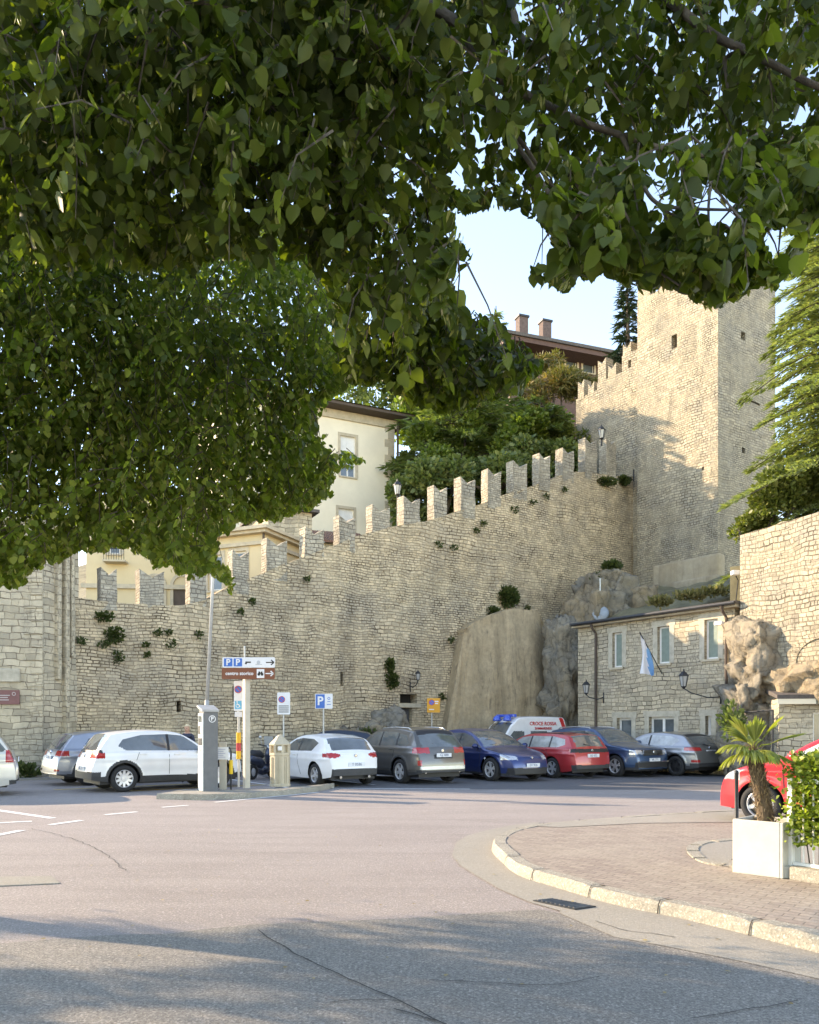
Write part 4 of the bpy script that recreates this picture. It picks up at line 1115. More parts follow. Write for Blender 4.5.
SUVP = [(2.30, .24), (2.295, .5), (2.27, .72), (2.20, .90), (2.05, .98), (1.6, 1.055), (1.08, 1.12), (.70, 1.36), (.35, 1.555), (.05, 1.63), (-.6, 1.66), (-1.2, 1.63), (-1.72, 1.56), (-1.80, 1.51), (-2.0, 1.28), (-2.14, 1.08), (-2.20, .95), (-2.25, .80), (-2.29, .6), (-2.30, .32)]
HATP = [(2.17, .22), (2.165, .45), (2.13, .62), (2.02, .76), (1.75, .86), (1.35, .93), (1.0, .99), (.55, 1.24), (.15, 1.40), (-.25, 1.455), (-.7, 1.455), (-1.25, 1.40), (-1.55, 1.34), (-1.78, 1.16), (-1.98, .98), (-2.06, .88), (-2.12, .72), (-2.16, .5), (-2.17, .3)]
def scale_prof(p, L, Hh, L0, H0): return [(x*L/L0, .24+(z-.24)*(Hh-.24)/(H0-.24)) for x, z in p]

white = carpaint('white_car_paint', (.78, .78, .77), 0); pearl = carpaint('pearl_white_paint', (.76, .76, .75), 0)
greyp = carpaint('warm_grey_paint', (.13, .125, .115), .6); bluep = carpaint('deep_blue_paint', (.018, .04, .15), .4)
redp = carpaint('red_car_paint', (.42, .03, .035), .2); blue2 = carpaint('petrol_blue_paint', (.03, .075, .16), .5)
silverp = carpaint('silver_grey_paint', (.27, .28, .29), .7); silverb = carpaint('silver_blue_paint', (.30, .32, .36), .6); beige = carpaint('beige_car_paint', (.62, .60, .55), .3)
bright = carpaint('bright_red_paint', (.55, .02, .03), 0)
CG = 'cars parked in a row before the old wall'
TH = R(124)
# white crossover, left
s_ = spec(L=4.18, W=1.76, H=1.58, prof=scale_prof(SUVP, 4.18, 1.58, 4.6, 1.66), belt=1.0, fx=1.28, rx=-1.28, wr=.34, paint=pearl, ws=(.98, .33), rg=(-1.60, -1.95), clad=.40, zb=.24, endr=.7,
          win=[(.86, 1.02), (.30, 1.42), (-.1, 1.46), (-.8, 1.44), (-1.28, 1.33), (-1.42, 1.16), (-1.2, 1.05)], pil=[-.12], rim='alloy', spokes=10, dbl=False, mirmat=M['black'],
          feat=[('taillight', lambda x, y, z, k: x < -1.75 and .86 < z < 1.0 and y > .40), ('trim', lambda x, y, z, k: x < -1.55 and 1.0 < z < 1.07 and k != 's' and y > .5), ('trim', lambda x, y, z, k: x < -1.85 and z < .52), ('trim', lambda x, y, z, k: x < -1.8 and .99 < z < 1.06), ('headlight', lambda x, y, z, k: x > 1.8 and .72 < z < .84 and y > .5), ('grille', lambda x, y, z, k: x > 1.9 and z < .62 and y < .6)],
          seams=[[(.95, .95), (.92, .5), (.80, .42)], [(-.12, 1.42), (-.12, .43)], [(-.9, 1.0), (-.98, .8)]], handles=[(-.02+.12, .93), (-.80, .95)], mirror=(.72, 1.02), num='BX 219', rplate=(-2.08, .60), extra=[badge(-2.0, .9), wiper(-1.93, 1.1)])
car('parked_crossover', 'white compact crossover with black wheel-arch cladding, parked beside the ticket machine', (-6.71, 21.65), R(38), s_, group=None)
s_ = spec(L=4.4, W=1.82, H=1.6, prof=scale_prof(SUVP, 4.4, 1.56, 4.6, 1.66), belt=1.0, fx=1.32, rx=-1.32, wr=.34, paint=silverb, ws=(1.03, .33), rg=(-1.70, -2.03), zb=.24, clad=.34,
          win=[(.9, 1.02), (.30, 1.40), (-.1, 1.44), (-.8, 1.42), (-1.28, 1.32), (-1.42, 1.16), (-1.2, 1.05)], pil=[-.12], spokes=8, dbl=False,
          feat=[('taillight', lambda x, y, z, k: x < -1.85 and .84 < z < .99 and y > .42), ('taillight', lambda x, y, z, k: x < -2.1 and .42 < z < .47 and y > .55)],
          seams=[[(-.12, 1.42), (-.12, .43)]], mirror=(.75, 1.02), num='C 7305', rplate=(-2.15, .80), extra=[badge(-2.1, .95), wiper(-2.0, 1.12)])
car('parked_hatchback', 'silver blue hatchback half hidden behind the white crossover near the bastion', (-8.55, 24.0), R(40), s_)
# left estate, only its tail in view
s_ = spec(L=4.5, W=1.8, H=1.70, prof=scale_prof(SUVP, 4.5, 1.72, 4.6, 1.66), belt=1.02, fx=1.3, rx=-1.38, wr=.34, paint=beige, ws=(1.03, .33), rg=(-1.75, -2.1), tum=.15,
          win=[(.9, 1.05), (.30, 1.46), (-.1, 1.52), (-1.2, 1.52), (-1.72, 1.46), (-1.98, 1.10), (-1.9, 1.05)], pil=[-.12, -1.1], spokes=5, tail=.08,
          feat=[('taillight', lambda x, y, z, k: x < -1.98 and .80 < z < 1.10 and y > .66), ('trim', lambda x, y, z, k: x < -2.05 and z < .38)], seams=[[(-.12, 1.42), (-.12, .43)], [(-1.08, 1.42), (-1.12, .8)]], mirror=(.75, 1.05), num='K 1164')
car('parked_estate', 'beige family car cut off by the left edge, only its tail showing', (-11.75, 18.95), R(205), s_)
# white hatchback
s_ = spec(L=4.35, W=1.8, H=1.46, prof=HATP, belt=.93, fx=1.32, rx=-1.31, wr=.32, paint=white, ws=(.97, .16), rg=(-1.50, -1.93), rgy=.62, tum=.24, tail=.22, endr=.85, bowr=.16,
          win=[(.85, .95), (.20, 1.28), (-.2, 1.33), (-.9, 1.31), (-1.30, 1.20), (-1.05, .98)], pil=[-.25], rim='alloy', spokes=5, dbl=False,
          feat=[('taillight', lambda x, y, z, k: x < -1.72 and .80 < z < .94 and y > .42 and (z-.87)**2/.005+(y-.68)**2/.062 < 1), ('trim', lambda x, y, z, k: x < -1.80 and z < .50 and y < .72), ('headlight', lambda x, y, z, k: x > 1.6 and .62 < z < .75 and y > .45)],
          seams=[[(.95, .9), (.9, .4), (.8, .3)], [(-.25, 1.3), (-.3, .6), (-.45, .3)]], handles=[(-.05, .86)], mirror=(.72, .95), num='T 0586', rplate=(-2.13, .62), extra=[badge(-2.09, .86, .045), exhaust(-2.05, .45, .27)])
car('parked_hatchback', 'white hatchback with red tail lamps, parked just behind the round-topped litter bin', (-2.65, 23.8), TH, s_, group=None)
# grey suv
s_ = spec(L=4.6, W=1.88, H=1.66, prof=SUVP, belt=1.05, fx=1.38, rx=-1.33, wr=.36, paint=greyp, ws=(1.06, .35), rg=(-1.82, -2.13), clad=.36, cladw=.10, zb=.25, rgy=.64,
          win=[(.9, 1.08), (.30, 1.48), (-.1, 1.52), (-.8, 1.51), (-1.50, 1.40), (-1.72, 1.18), (-1.5, 1.11)], pil=[-.15, -1.08], spokes=5,
          feat=[('spoiler', lambda x, y, z, k: -1.85 < x < -1.58 and k == 't' and y < .66), ('taillight', lambda x, y, z, k: x < -1.95 and .90 < z < 1.06 and y > .44), ('taillight', lambda x, y, z, k: x < -2.15 and .55 < z < .70 and y > .74), ('trim', lambda x, y, z, k: x < -2.1 and z < .42), ('trim', lambda x, y, z, k: x < -2.1 and .74 < z < .86 and y < .34), ('silver', lambda x, y, z, k: x < -2.1 and .44 < z < .52 and y < .8)],
          seams=[[(.95, 1.0), (.9, .5), (.8, .4)], [(-.15, 1.48), (-.15, .43)], [(-1.05, 1.0), (-1.0, .75)]], handles=[(0, .98), (-.85, 1.0)], mirror=(.78, 1.08), num='GJ 480', rplate=(-2.27, .84), extra=[badge(-2.2, .97), exhaust(-2.22, .60, .36), rail(1.60, .1, -1.5, .62, 'metal'), wiper(-2.05, 1.12)])
car('parked_suv', 'dark warm-grey SUV seen from behind, between the white hatchback and the deep blue car', (-.28, 24.9), TH, s_, group=None)
# blue crossover facing us
EVP = [(2.37, .22), (2.365, .45), (2.33, .62), (2.22, .76), (1.95, .88), (1.5, .98), (1.15, 1.05), (.6, 1.34), (.15, 1.52), (-.3, 1.61), (-.8, 1.61), (-1.35, 1.52), (-1.9, 1.30), (-2.15, 1.16), (-2.27, 1.05), (-2.33, .8), (-2.37, .5), (-2.37, .3)]
s_ = spec(L=4.75, W=1.92, H=1.62, prof=EVP, belt=1.0, fx=1.45, rx=-1.42, wr=.36, paint=bluep, ws=(1.12, .12), rg=(-1.5, -2.15), tum=.25, nose=.30, endr=.95, bowf=.2,
          win=[(1.0, 1.02), (.35, 1.36), (-.1, 1.47), (-.9, 1.46), (-1.6, 1.25), (-1.35, 1.05)], pil=[-.2], spokes=5, zb=.2,
          feat=[('headlight', lambda x, y, z, k: x > 1.85 and .66 < z < .84 and .50 < y and (z-.72-(2.1-x)*.22) < .06), ('grille', lambda x, y, z, k: x > 2.0 and .24 < z < .42 and y < .78), ('trim', lambda x, y, z, k: z < .26), ('taillight', lambda x, y, z, k: x < -2.1 and .85 < z < 1.0 and y > .5)],
          seams=[[(1.02, 1.0), (.95, .5), (.85, .3)], [(-.2, 1.4), (-.2, .3)], [(2.2, .74), (1.9, .88), (1.2, 1.0)]], handles=[(-.05, .92), (-.9, .94)], mirror=(.85, 1.03), num='EV 936', fplate=(2.36, .50), extra=[badge(2.31, .72, .035)])
car('parked_crossover', 'deep blue smooth-nosed crossover facing the road beside the dark grey SUV', (2.41, 26.1), TH+math.pi, s_)
# red estate
WGP = [(2.3, .22), (2.295, .45), (2.25, .64), (2.14, .78), (1.85, .88), (1.4, .96), (1.05, 1.02), (.6, 1.26), (.2, 1.42), (-.2, 1.475), (-.9, 1.485), (-1.5, 1.455), (-1.85, 1.40), (-2.0, 1.24), (-2.15, 1.03), (-2.22, .93), (-2.27, .75), (-2.3, .5), (-2.3, .3)]
s_ = spec(L=4.6, W=1.84, H=1.49, prof=WGP, belt=.96, fx=1.4, rx=-1.3, wr=.33, paint=redp, ws=(1.02, .2), rg=(-1.86, -2.14), rgy=.60, tum=.22,
          win=[(.9, .98), (.25, 1.31), (-.2, 1.36), (-1.2, 1.35), (-1.75, 1.26), (-1.82, 1.08), (-1.5, 1.0)], pil=[-.2, -1.15], spokes=5,
          sideglass=simple('painted_reflection_glass', (.34, .35, .33), .08, var=.3, scale=3),  # pale base colour paints a bright reflection into the side windows
          feat=[('pillar', lambda x, y, z, k: x < -2.08 and .84 < z < .96), ('taillight', lambda x, y, z, k: x < -2.0 and .87 < z < .94 and .52 < y), ('trim', lambda x, y, z, k: x < -2.1 and z < .45)],
          seams=[[(-.2, 1.3), (-.2, .3)], [(.95, .9), (.9, .4)], [(-1.1, .95), (-1.05, .7)]], handles=[(0, .9), (-.9, .92)], mirror=(.75, .98), num='RS 652', rplate=(-2.26, .74), extra=[badge(-2.22, .9), wiper(-2.1, 1.05), rail(1.42, .1, -1.6, .58, 'black')])
car('parked_estate', 'dark red estate car seen from behind between the deep blue and petrol blue cars', (4.6, 27.4), TH, s_)
# petrol blue suv facing us
s_ = spec(L=4.6, W=1.86, H=1.68, prof=scale_prof(SUVP, 4.6, 1.68, 4.6, 1.66), belt=1.06, fx=1.4, rx=-1.3, wr=.36, paint=blue2, ws=(1.06, .35), rg=(-1.82, -2.13), clad=.34, cladw=.07, zb=.24, nose=.2,
          win=[(.9, 1.09), (.30, 1.48), (-.1, 1.53), (-.8, 1.52), (-1.60, 1.42), (-1.75, 1.18), (-1.5, 1.11)], pil=[-.15, -1.08], spokes=5,
          feat=[('headlight', lambda x, y, z, k: x > 1.98 and .76 < z < .90 and y > .50), ('grille', lambda x, y, z, k: x > 2.05 and .72 < z < .90 and y <= .50), ('grille', lambda x, y, z, k: x > 2.05 and .34 < z < .50 and y < .78), ('taillight', lambda x, y, z, k: x < -2.0 and .9 < z < 1.05 and y > .4)],
          seams=[[(.95, 1.0), (.9, .5), (.8, .4)], [(-.15, 1.48), (-.15, .43)], [(2.15, .92), (1.2, 1.06)]], handles=[(0, .98), (-.85, 1.0)], mirror=(.80, 1.08), num='VK 771', fplate=(2.30, .58), extra=[grillebars(2.285, .52, .75, .88, 4), grillebars(2.29, .75, .33, .52, 2), badge(2.30, .82, .07), rail(1.62, .1, -1.5, .62, 'metal')])
car('parked_suv', 'petrol blue SUV with chrome grille bars facing the road in front of the stone office', (6.77, 28.2), TH+math.pi, s_)
# grey hatchback far right
s_ = spec(L=4.4, W=1.82, H=1.5, prof=scale_prof(HATP, 4.4, 1.5, 4.34, 1.455), belt=.97, fx=1.36, rx=-1.33, wr=.34, paint=silverp, ws=(.97, .16), rg=(-1.52, -1.95), rgy=.60, tum=.22, clad=.36, cladw=.09, zb=.23,
          win=[(.87, .99), (.20, 1.31), (-.2, 1.37), (-1.0, 1.35), (-1.42, 1.22), (-1.2, 1.02)], pil=[-.2], rim='darkalloy', spokes=5,
          sideglass=simple('painted_sky_glass', (.42, .44, .44), .08, var=.3, scale=3),  # sky reflection is put into the light grey glass colour
          feat=[('spoiler', lambda x, y, z, k: -1.62 < x < -1.42 and k == 't'), ('taillight', lambda x, y, z, k: x < -1.68 and .86 < z < .98 and y > .46), ('taillight', lambda x, y, z, k: x < -1.95 and .48 < z < .56 and y > .66), ('trim', lambda x, y, z, k: x < -1.9 and z < .45)],
          seams=[[(.95, .9), (.9, .4), (.8, .3)], [(-.2, 1.3), (-.2, .35)]], handles=[(-.05, .9), (-.9, .92)], mirror=(.74, .98), num='FC 394', rplate=(-2.09, .83), extra=[badge(-2.06, .95), wiper(-1.95, 1.03)])
car('parked_hatchback', 'silver grey hatchback at the right end of the parked row, under the office', (8.95, 28.6), TH, s_)
# bright red car on the pavement
s_ = spec(L=4.0, W=1.74, H=1.52, prof=[(2.0, .22), (1.995, .45), (1.96, .64), (1.85, .80), (1.55, .92), (1.2, 1.0), (.98, 1.06), (.55, 1.32), (.2, 1.46), (-.2, 1.515), (-.8, 1.51), (-1.3, 1.45), (-1.55, 1.36), (-1.75, 1.1), (-1.88, .95), (-1.95, .8), (-1.99, .5), (-2.0, .3)],
          belt=1.0, fx=1.24, rx=-1.24, wr=.31, paint=bright, ws=(.98, .2), rg=(-1.48, -1.84), tum=.2, rim='alloy', spokes=6, dbl=False, endr=.7,
          win=[(.86, 1.02), (.25, 1.36), (-.1, 1.40), (-.8, 1.39), (-1.25, 1.28), (-1.35, 1.06)], pil=[-.25], sideglass=simple('pale_side_glass', (.50, .52, .50), .1, var=.2, scale=3),
          feat=[('headlight', lambda x, y, z, k: x > 1.55 and .68 < z < .84 and y > .5), ('grille', lambda x, y, z, k: x > 1.8 and z < .5 and y < .55)], seams=[[(.9, .95), (.86, .3)], [(-.25, 1.36), (-.25, .3)]], handles=[(-.1, .9)], mirror=(.72, 1.04), num='DM 208')
car('parked_hatchback', 'bright red small hatchback behind the palm planter at the right edge', (6.95, 12.25), R(137), s_, z=.12)
# dark car whose roof shows over the white hatchback
s_ = spec(L=4.3, W=1.8, H=1.52, prof=scale_prof(HATP, 4.3, 1.58, 4.34, 1.455), belt=.98, fx=1.3, rx=-1.3, wr=.33, paint=carpaint('navy_paint', (.02, .03, .05), .3), ws=(.96, .16), rg=(-1.5, -1.9),
          win=[(.87, 1.0), (.20, 1.31), (-.2, 1.40), (-1.0, 1.38), (-1.42, 1.22), (-1.2, 1.02)], pil=[-.2], num='Y 3017')
car('parked_hatchback', 'dark navy car of which only the roof shows over the white hatchback', (-3.0, 29.3), R(180), s_)
# ambulance
M['redstripe'] = simple('red_stripe', (.60, .03, .03), .4)
VANP = [(2.0, .3), (1.995, .6), (1.95, .85), (1.8, 1.0), (1.45, 1.12), (1.25, 1.22), (.85, 1.72), (.70, 1.85), (.45, 2.03), (.2, 2.08), (-.6, 2.10), (-1.6, 2.08), (-1.85, 2.03), (-1.93, 1.6), (-1.97, 1.1), (-2.0, .6), (-2.0, .35)]
def ambx(root, Y, W):
    for x, y, r in ((.72, .36, .17), (.72, -.36, .17)):
        mb = MB(); mb.lathe([(r, 1.90), (r*.98, 1.98), (r*.75, 2.07), (r*.3, 2.12), (0, 2.13)], 16, Matrix.Translation((x+.02, y, .0)))
        mb.build('blue_beacon', M['beacon'], root, smooth=True, world=False)
    mb = MB(); mb.bbox(.45, .62, -.6, .6, 2.05, 2.17, .03); mb.build('light_bar', M['beacon'], root, world=False)
    for s_ in (1, -1):
        for txt, x, z, sz in (('CROCE ROSSA', -.72, 1.79, .20), ('SAMMARINESE', -.72, 1.60, .13)):
            y = s_*(Y(x, z)+.02)
            Mt = Matrix(((-s_, 0, 0, x), (0, 0, s_, y), (0, 1, 0, z), (0, 0, 0, 1)))
            o = text_mesh(txt, sz, M['redstripe'], None, Matrix(), bold=.004); o.data.transform(Mt); o.parent = root
M['beacon'] = simple('blue_beacon', (.02, .10, .55), .15, coat=1.)
s_ = spec(L=4.0, W=1.75, H=2.1, prof=VANP, belt=1.1, fx=1.3, rx=-1.25, wr=.33, paint=pearl, ws=(1.27, .72), rg=(-1.93, -1.94), tum=.10, crown=.03, tail=.04, endr=.5,
          win=[(1.05, 1.15), (.72, 1.50), (-.9, 1.5), (-.9, 1.15)], pil=[.12], feat=[('body', lambda x, y, z, k: -.1 < x < .22 and k == 's' and z > 1), ('stripe', lambda x, y, z, k: k in 'sc' and -1.75 < x+(2.0-z)*.35 < -1.55 and 1.4 < z < 2.03)], mirror=(1.0, 1.2), num='CR 118', extra=[ambx])
car('ambulance', 'white ambulance with blue beacons and red lettering behind the deep blue and red cars', (4.35, 32.3), R(208), s_, cat='ambulance')
# ------------------------------------------------------------------ traffic island and what stands on it
IZ = .13
ip = pg([(157, 793.5), (200, 794.5), (245, 793), (285, 790), (316, 786.5)], IZ)
ip = [Vector((p.x, p.y, 0)) for p in ip]
far_ = [Vector((p.x+.35, p.y+1.25, 0)) for p in ip[::-1]]
loop = ip+far_
isl = thing('traffic_island', 'raised stone-edged island carrying the ticket machine, signpost and litter bin', 'traffic island', (sum(p.x for p in ip)/5, ip[2].y, 0))
mb = MB(); mb.prism([(p.x, p.y) for p in loop], 0, IZ-.004); mb.build('paving', M['concrete'], isl)
cl = loop+[loop[0]]; rs = resample([p.copy() for p in cl], .1)
mb = MB(); ctr = sum(loop, Vector())/len(loop)
for q in range(0, len(rs)-8, 8):
    seg = rs[q:q+8]
    for a, b in zip(seg, seg[1:]):
        ia = a.lerp(ctr, .0)+(ctr-a).normalized()*.16; ib = b+(ctr-b).normalized()*.16
        oa = a-(ctr-a).normalized()*.02; ob = b-(ctr-b).normalized()*.02
        mb.add([(*oa.xy, 0), (*ob.xy, 0), (*b.xy, IZ+.004), (*a.xy, IZ+.004), (*ib.xy, IZ+.004), (*ia.xy, IZ+.004)], [(0, 1, 2, 3), (3, 2, 4, 5)])
mb.build('kerb', M['kerb'], isl)

def rect_panel(mb, Mx, x0, x1, z0, z1, y=0.0, t=.006, r=.03, mat=0):
    pts = []
    for cx, cz, a0 in ((x1-r, z0+r, -90), (x1-r, z1-r, 0), (x0+r, z1-r, 90), (x0+r, z0+r, 180)):
        for k in range(4): a = R(a0+k*30); pts.append((cx+r*math.cos(a), cz+r*math.sin(a)))
    n = len(pts); A_ = [Mx @ Vector((x, y-t, z)) for x, z in pts]; B_ = [Mx @ Vector((x, y, z)) for x, z in pts]
    mb.add(A_+B_, [list(range(n)), list(range(n, 2*n))[::-1]]+[(i, n+i, n+(i+1) % n, (i+1) % n) for i in range(n)], mat)
def disc(mb, Mx, cx, cz, r, y, t=.004, mat=0, r0=0):
    n = 24; A_ = []
    for k in range(n): a = 2*math.pi*k/n; A_.append((math.cos(a), math.sin(a)))
    if r0:
        vs = [Mx @ Vector((cx+c_*r, y-t, cz+s_*r)) for c_, s_ in A_]+[Mx @ Vector((cx+c_*r0, y-t, cz+s_*r0)) for c_, s_ in A_]
        mb.add(vs, [(k, (k+1) % n, n+(k+1) % n, n+k) for k in range(n)], mat)
    else: mb.add([Mx @ Vector((cx+c_*r, y-t, cz+s_*r)) for c_, s_ in A_], [list(range(n))], mat)
def bar2(mb, Mx, pts, w, y, mat=0):
    for (a, b) in zip(pts, pts[1:]):
        a = Vector(a); b = Vector(b); d = (b-a).normalized(); s_ = Vector((d.y, -d.x))*w/2
        mb.add([Mx @ Vector((p[0], y, p[1])) for p in (a-s_, a+s_, b+s_, b-s_)], [(0, 1, 2, 3)], mat)
M['signwhite'] = simple('sign_white', (.72, .72, .72), .45, var=.05); M['signbrown'] = simple('sign_brown', (.20, .065, .03), .45, var=.05)
M['signblue'] = simple('sign_blue', (.03, .15, .48), .45, var=.05); M['signblack'] = simple('sign_black', (.02, .02, .02), .5)
M['signred'] = simple('sign_red', (.50, .04, .05), .45); M['signyellow'] = simple('sign_amber', (.72, .32, .02), .45, var=.06); M['signlight'] = simple('sign_light_blue', (.10, .42, .62), .45)
M['post'] = simple('galvanised_post', (.48, .475, .45), .45, .3, var=.1); M['beigepost'] = simple('beige_post', (.50, .45, .36), .6, var=.08)
def arrow(mb, Mx, x, z, s_, y, mat=0):
    bar2(mb, Mx, [(x-s_, z), (x+s_*.8, z)], s_*.26, y, mat)
    bar2(mb, Mx, [(x+s_*.25, z+s_*.62), (x+s_*.95, z), (x+s_*.25, z-s_*.62)], s_*.28, y, mat)

# direction sign
base = G(246.5, 788, IZ); base.z = IZ-.006; D0 = base.y
def zz(py, D=D0): return H+(HY-py)*D/F
def xx(px, D=D0): return (px-CX)*D/F
ds = thing('direction_sign', 'tall square-posted direction sign with white and brown boards reading centro storico', 'sign', base)
mb = MB(); a = R(38); Mp = Matrix.Translation(base) @ Matrix.Rotation(a, 4, 'Z'); mb.bbox(-.07, .07, -.07, .07, 0, zz(672)-IZ, .01, Mp); mb.build('post', M['beigepost'], ds)
mb = MB(); mb.tube([(base.x-.05, base.y+.01, zz(700)), (base.x-.05, base.y+.01, zz(646))], .022, 8); mb.build('mast', M['post'], ds)
Mf = Matrix.Translation((0, base.y-.13, 0))
mb = MB(); rect_panel(mb, Mf, xx(223.7), xx(276), zz(668), zz(657.7)); b1_ = mb.build('board', M['signwhite'], ds)
b1_['label'] = 'white board with two blue P squares and an arrow'
zc = (zz(668)+zz(657.7))/2; hh_ = (zz(657.7)-zz(668))
for k in range(2):
    x0 = xx(225.2+k*9.6); x1 = x0+.21
    mb = MB(); mb.add([Mf @ Vector(p) for p in ((x0, -.008, zc-.10), (x1, -.008, zc-.10), (x1, -.008, zc+.10), (x0, -.008, zc+.10))], [(0, 1, 2, 3)]); mb.build('parking_square', M['signblue'], b1_)
    text_mesh('P', .21, M['signwhite'], b1_, Mf @ Matrix.Translation(((x0+x1)/2, -.011, zc-.002)) @ UPR, bold=.006)
mb = MB()
bar2(mb, Mf, [(xx(246.5), zc+.005), (xx(252), zc+.005)], .035, -.009); arrow(mb, Mf, xx(271), zc, .10, -.009); bar2(mb, Mf, [(xx(246), zc-.03), (xx(248), zc-.03)], .03, -.009)
mb.build('symbols', M['signblack'], b1_)
mb = MB(); disc(mb, Mf, xx(259.5), zc, .045, -.005); bar2(mb, Mf, [(xx(256.5), zc-.05), (xx(263), zc-.05)], .02, -.009); mb.build('pictogram', simple('faded_grey', (.42, .44, .46), .6), b1_)
mb = MB(); rect_panel(mb, Mf, xx(223), xx(275.7), zz(679.5), zz(668.3)); b2_ = mb.build('board', M['signbrown'], ds); b2_['label'] = 'brown board reading centro storico'
zc = (zz(679.5)+zz(668.3))/2
text_mesh('centro storico', .118, M['signwhite'], b2_, Mf @ Matrix.Translation((xx(240.6), -.010, zc)) @ UPR, bold=.003)
mb = MB(); mb.add([Mf @ Vector(p) for p in ((xx(257.8), -.008, zc-.11), (xx(265.3), -.008, zc-.11), (xx(265.3), -.008, zc+.11), (xx(257.8), -.008, zc+.11))], [(0, 1, 2, 3)]); mb.build('pictogram_field', M['signwhite'], b2_)
mb = MB(); cxx = xx(261.5)
for s_ in (-1, 1): disc(mb, Mf, cxx+s_*.04, zc-.02, .034, -.009); bar2(mb, Mf, [(cxx+s_*.04, zc-.02), (cxx+s_*.025, zc+.05)], .035, -.0125)
bar2(mb, Mf, [(cxx-.05, zc+.01), (cxx+.05, zc+.01)], .03, -.0125); mb.build('binocular_symbol', M['signblack'], b2_)
mb = MB(); arrow(mb, Mf, xx(270.5), zc, .10, -.009); mb.build('arrow', M['signwhite'], b2_)

def noparking(Mx, cx, cz, r, par, y=-.008):
    mb = MB(); disc(mb, Mx, cx, cz, r*.95, y); mb.build('sign_disc', M['signblue'], par)
    mb = MB(); disc(mb, Mx, cx, cz, r, y-.0035, r0=r*.8); bar2(mb, Mx, [(cx-r*.6, cz+r*.6), (cx+r*.6, cz-r*.6)], r*.2, y-.0075); mb.build('red_ring', M['signred'], par)
# disabled bay sign
D1 = D0+.35
b_ = Vector((xx(238.7, D1), D1, IZ-.006)); s1 = thing('disabled_bay_sign', 'narrow upright no-parking sign with blue wheelchair panel behind the direction signpost', 'sign', b_)
mb = MB(); mb.tube([b_, (b_.x, b_.y, zz(681, D1))], .03, 10); mb.build('post', M['post'], s1)
Mf1 = Matrix.Translation((0, D1-.05, 0)); mb = MB(); rect_panel(mb, Mf1, xx(234.3, D1), xx(243.2, D1), zz(711, D1), zz(681, D1)); pn = mb.build('plate', M['signwhite'], s1)
noparking(Mf1, xx(238.7, D1), zz(689.5, D1), .095, pn)
cx_, cz_ = xx(238.7, D1), zz(704, D1); mb = MB(); mb.add([Mf1 @ Vector(p) for p in ((cx_-.085, -.008, cz_-.13), (cx_+.085, -.008, cz_-.13), (cx_+.085, -.008, cz_+.08), (cx_-.085, -.008, cz_+.08))], [(0, 1, 2, 3)]); mb.build('wheelchair_field', M['signlight'], pn)
mb = MB(); disc(mb, Mf1, cx_-.01, cz_-.05, .05, -.009, r0=.035); bar2(mb, Mf1, [(cx_-.03, cz_+.05), (cx_-.02, cz_-.02), (cx_+.03, cz_-.03), (cx_+.05, cz_-.08)], .016, -.0125); disc(mb, Mf1, cx_-.03, cz_+.055, .017, -.009); mb.build('wheelchair_symbol', M['signwhite'], pn)
mb = MB(); rect_panel(mb, Mf1, xx(235.2, D1), xx(242.4, D1), zz(717, D1), zz(711.8, D1), r=.01); mb.build('plate', M['signwhite'], s1)
mb = MB()
for (y0, y1, mm) in ((732.5, 743, 0), (743, 751, 1), (751, 759, 0)): mb.lathe([(.062, zz(y1, D1)), (.062, zz(y0, D1))], 12, Matrix.Translation((b_.x, b_.y, 0)), mm)
mb.build('reflector_sleeve', [simple('yellow_reflector', (.75, .42, .02), .4), M['signred']], s1)
# ticket machine
bm_ = G(208.5, 790.5, IZ); Dm = bm_.y
def zm(py): return H+(HY-py)*Dm/F
tm = thing('ticket_machine', 'tall grey parking ticket machine with sloping top and P emblem on the island', 'ticket machine', (bm_.x, bm_.y, IZ-.006))
Mm = Matrix.Translation((bm_.x, bm_.y, 0)) @ Matrix.Rotation(R(32), 4, 'Z')
w_, dp = .34, .36
prof = [(-dp/2, IZ-.006), (dp/2, IZ-.006), (dp/2, zm(707)), (-dp/2, zm(712))]
mb = MB()
for x0, x1, mt in ((-w_/2, w_/2, 0),):
    A_ = [Mm @ Vector((x0, y, z)) for y, z in prof]; B_ = [Mm @ Vector((x1, y, z)) for y, z in prof]
    mb.add(A_+B_, [(3, 2, 1, 0), (4, 5, 6, 7)]+[(i, (i+1) % 4, 4+(i+1) % 4, 4+i) for i in range(4)])
mb.build('cabinet', simple('dark_grey_cabinet', (.115, .12, .125), .5), tm)
ML = Mm @ Matrix(((0, 1, 0, -w_/2), (-1, 0, 0, 0), (0, 0, 1, 0), (0, 0, 0, 1)))    # panel on the left side: local x runs along -y
mb = MB(); mb.bbox(-dp/2+.005, dp/2-.005, -.03, -.002, IZ, zm(713.5), .006, ML); mb.build('front_plate', simple('pale_green_grey_plate', (.47, .51, .50), .45), tm)
for (z0, z1, x0, x1, m_) in ((716, 722, -.1, .1, 'carglass'), (726, 734, -.12, .02, 'signblack'), (727, 733, .04, .13, 'paint'), (738, 745, -.11, .12, 'black'), (748, 751, -.05, .08, 'metal')):
    mb = MB(); mb.bbox(x0, x1, -.045, -.028, zm(z1), zm(z0), .004, ML); mb.build({'carglass': 'screen', 'signblack': 'keypad', 'paint': 'instruction_label', 'black': 'ticket_slot', 'metal': 'coin_slot'}[m_], M[m_], tm)
mb = MB(); A_ = [Mm @ Vector(p) for p in ((-w_/2-.05, -dp/2-.03, zm(712)+.002), (w_/2+.02, -dp/2-.03, zm(712)+.002), (w_/2+.02, dp/2+.03, zm(707)+.002), (-w_/2-.05, dp/2+.03, zm(707)+.002))]
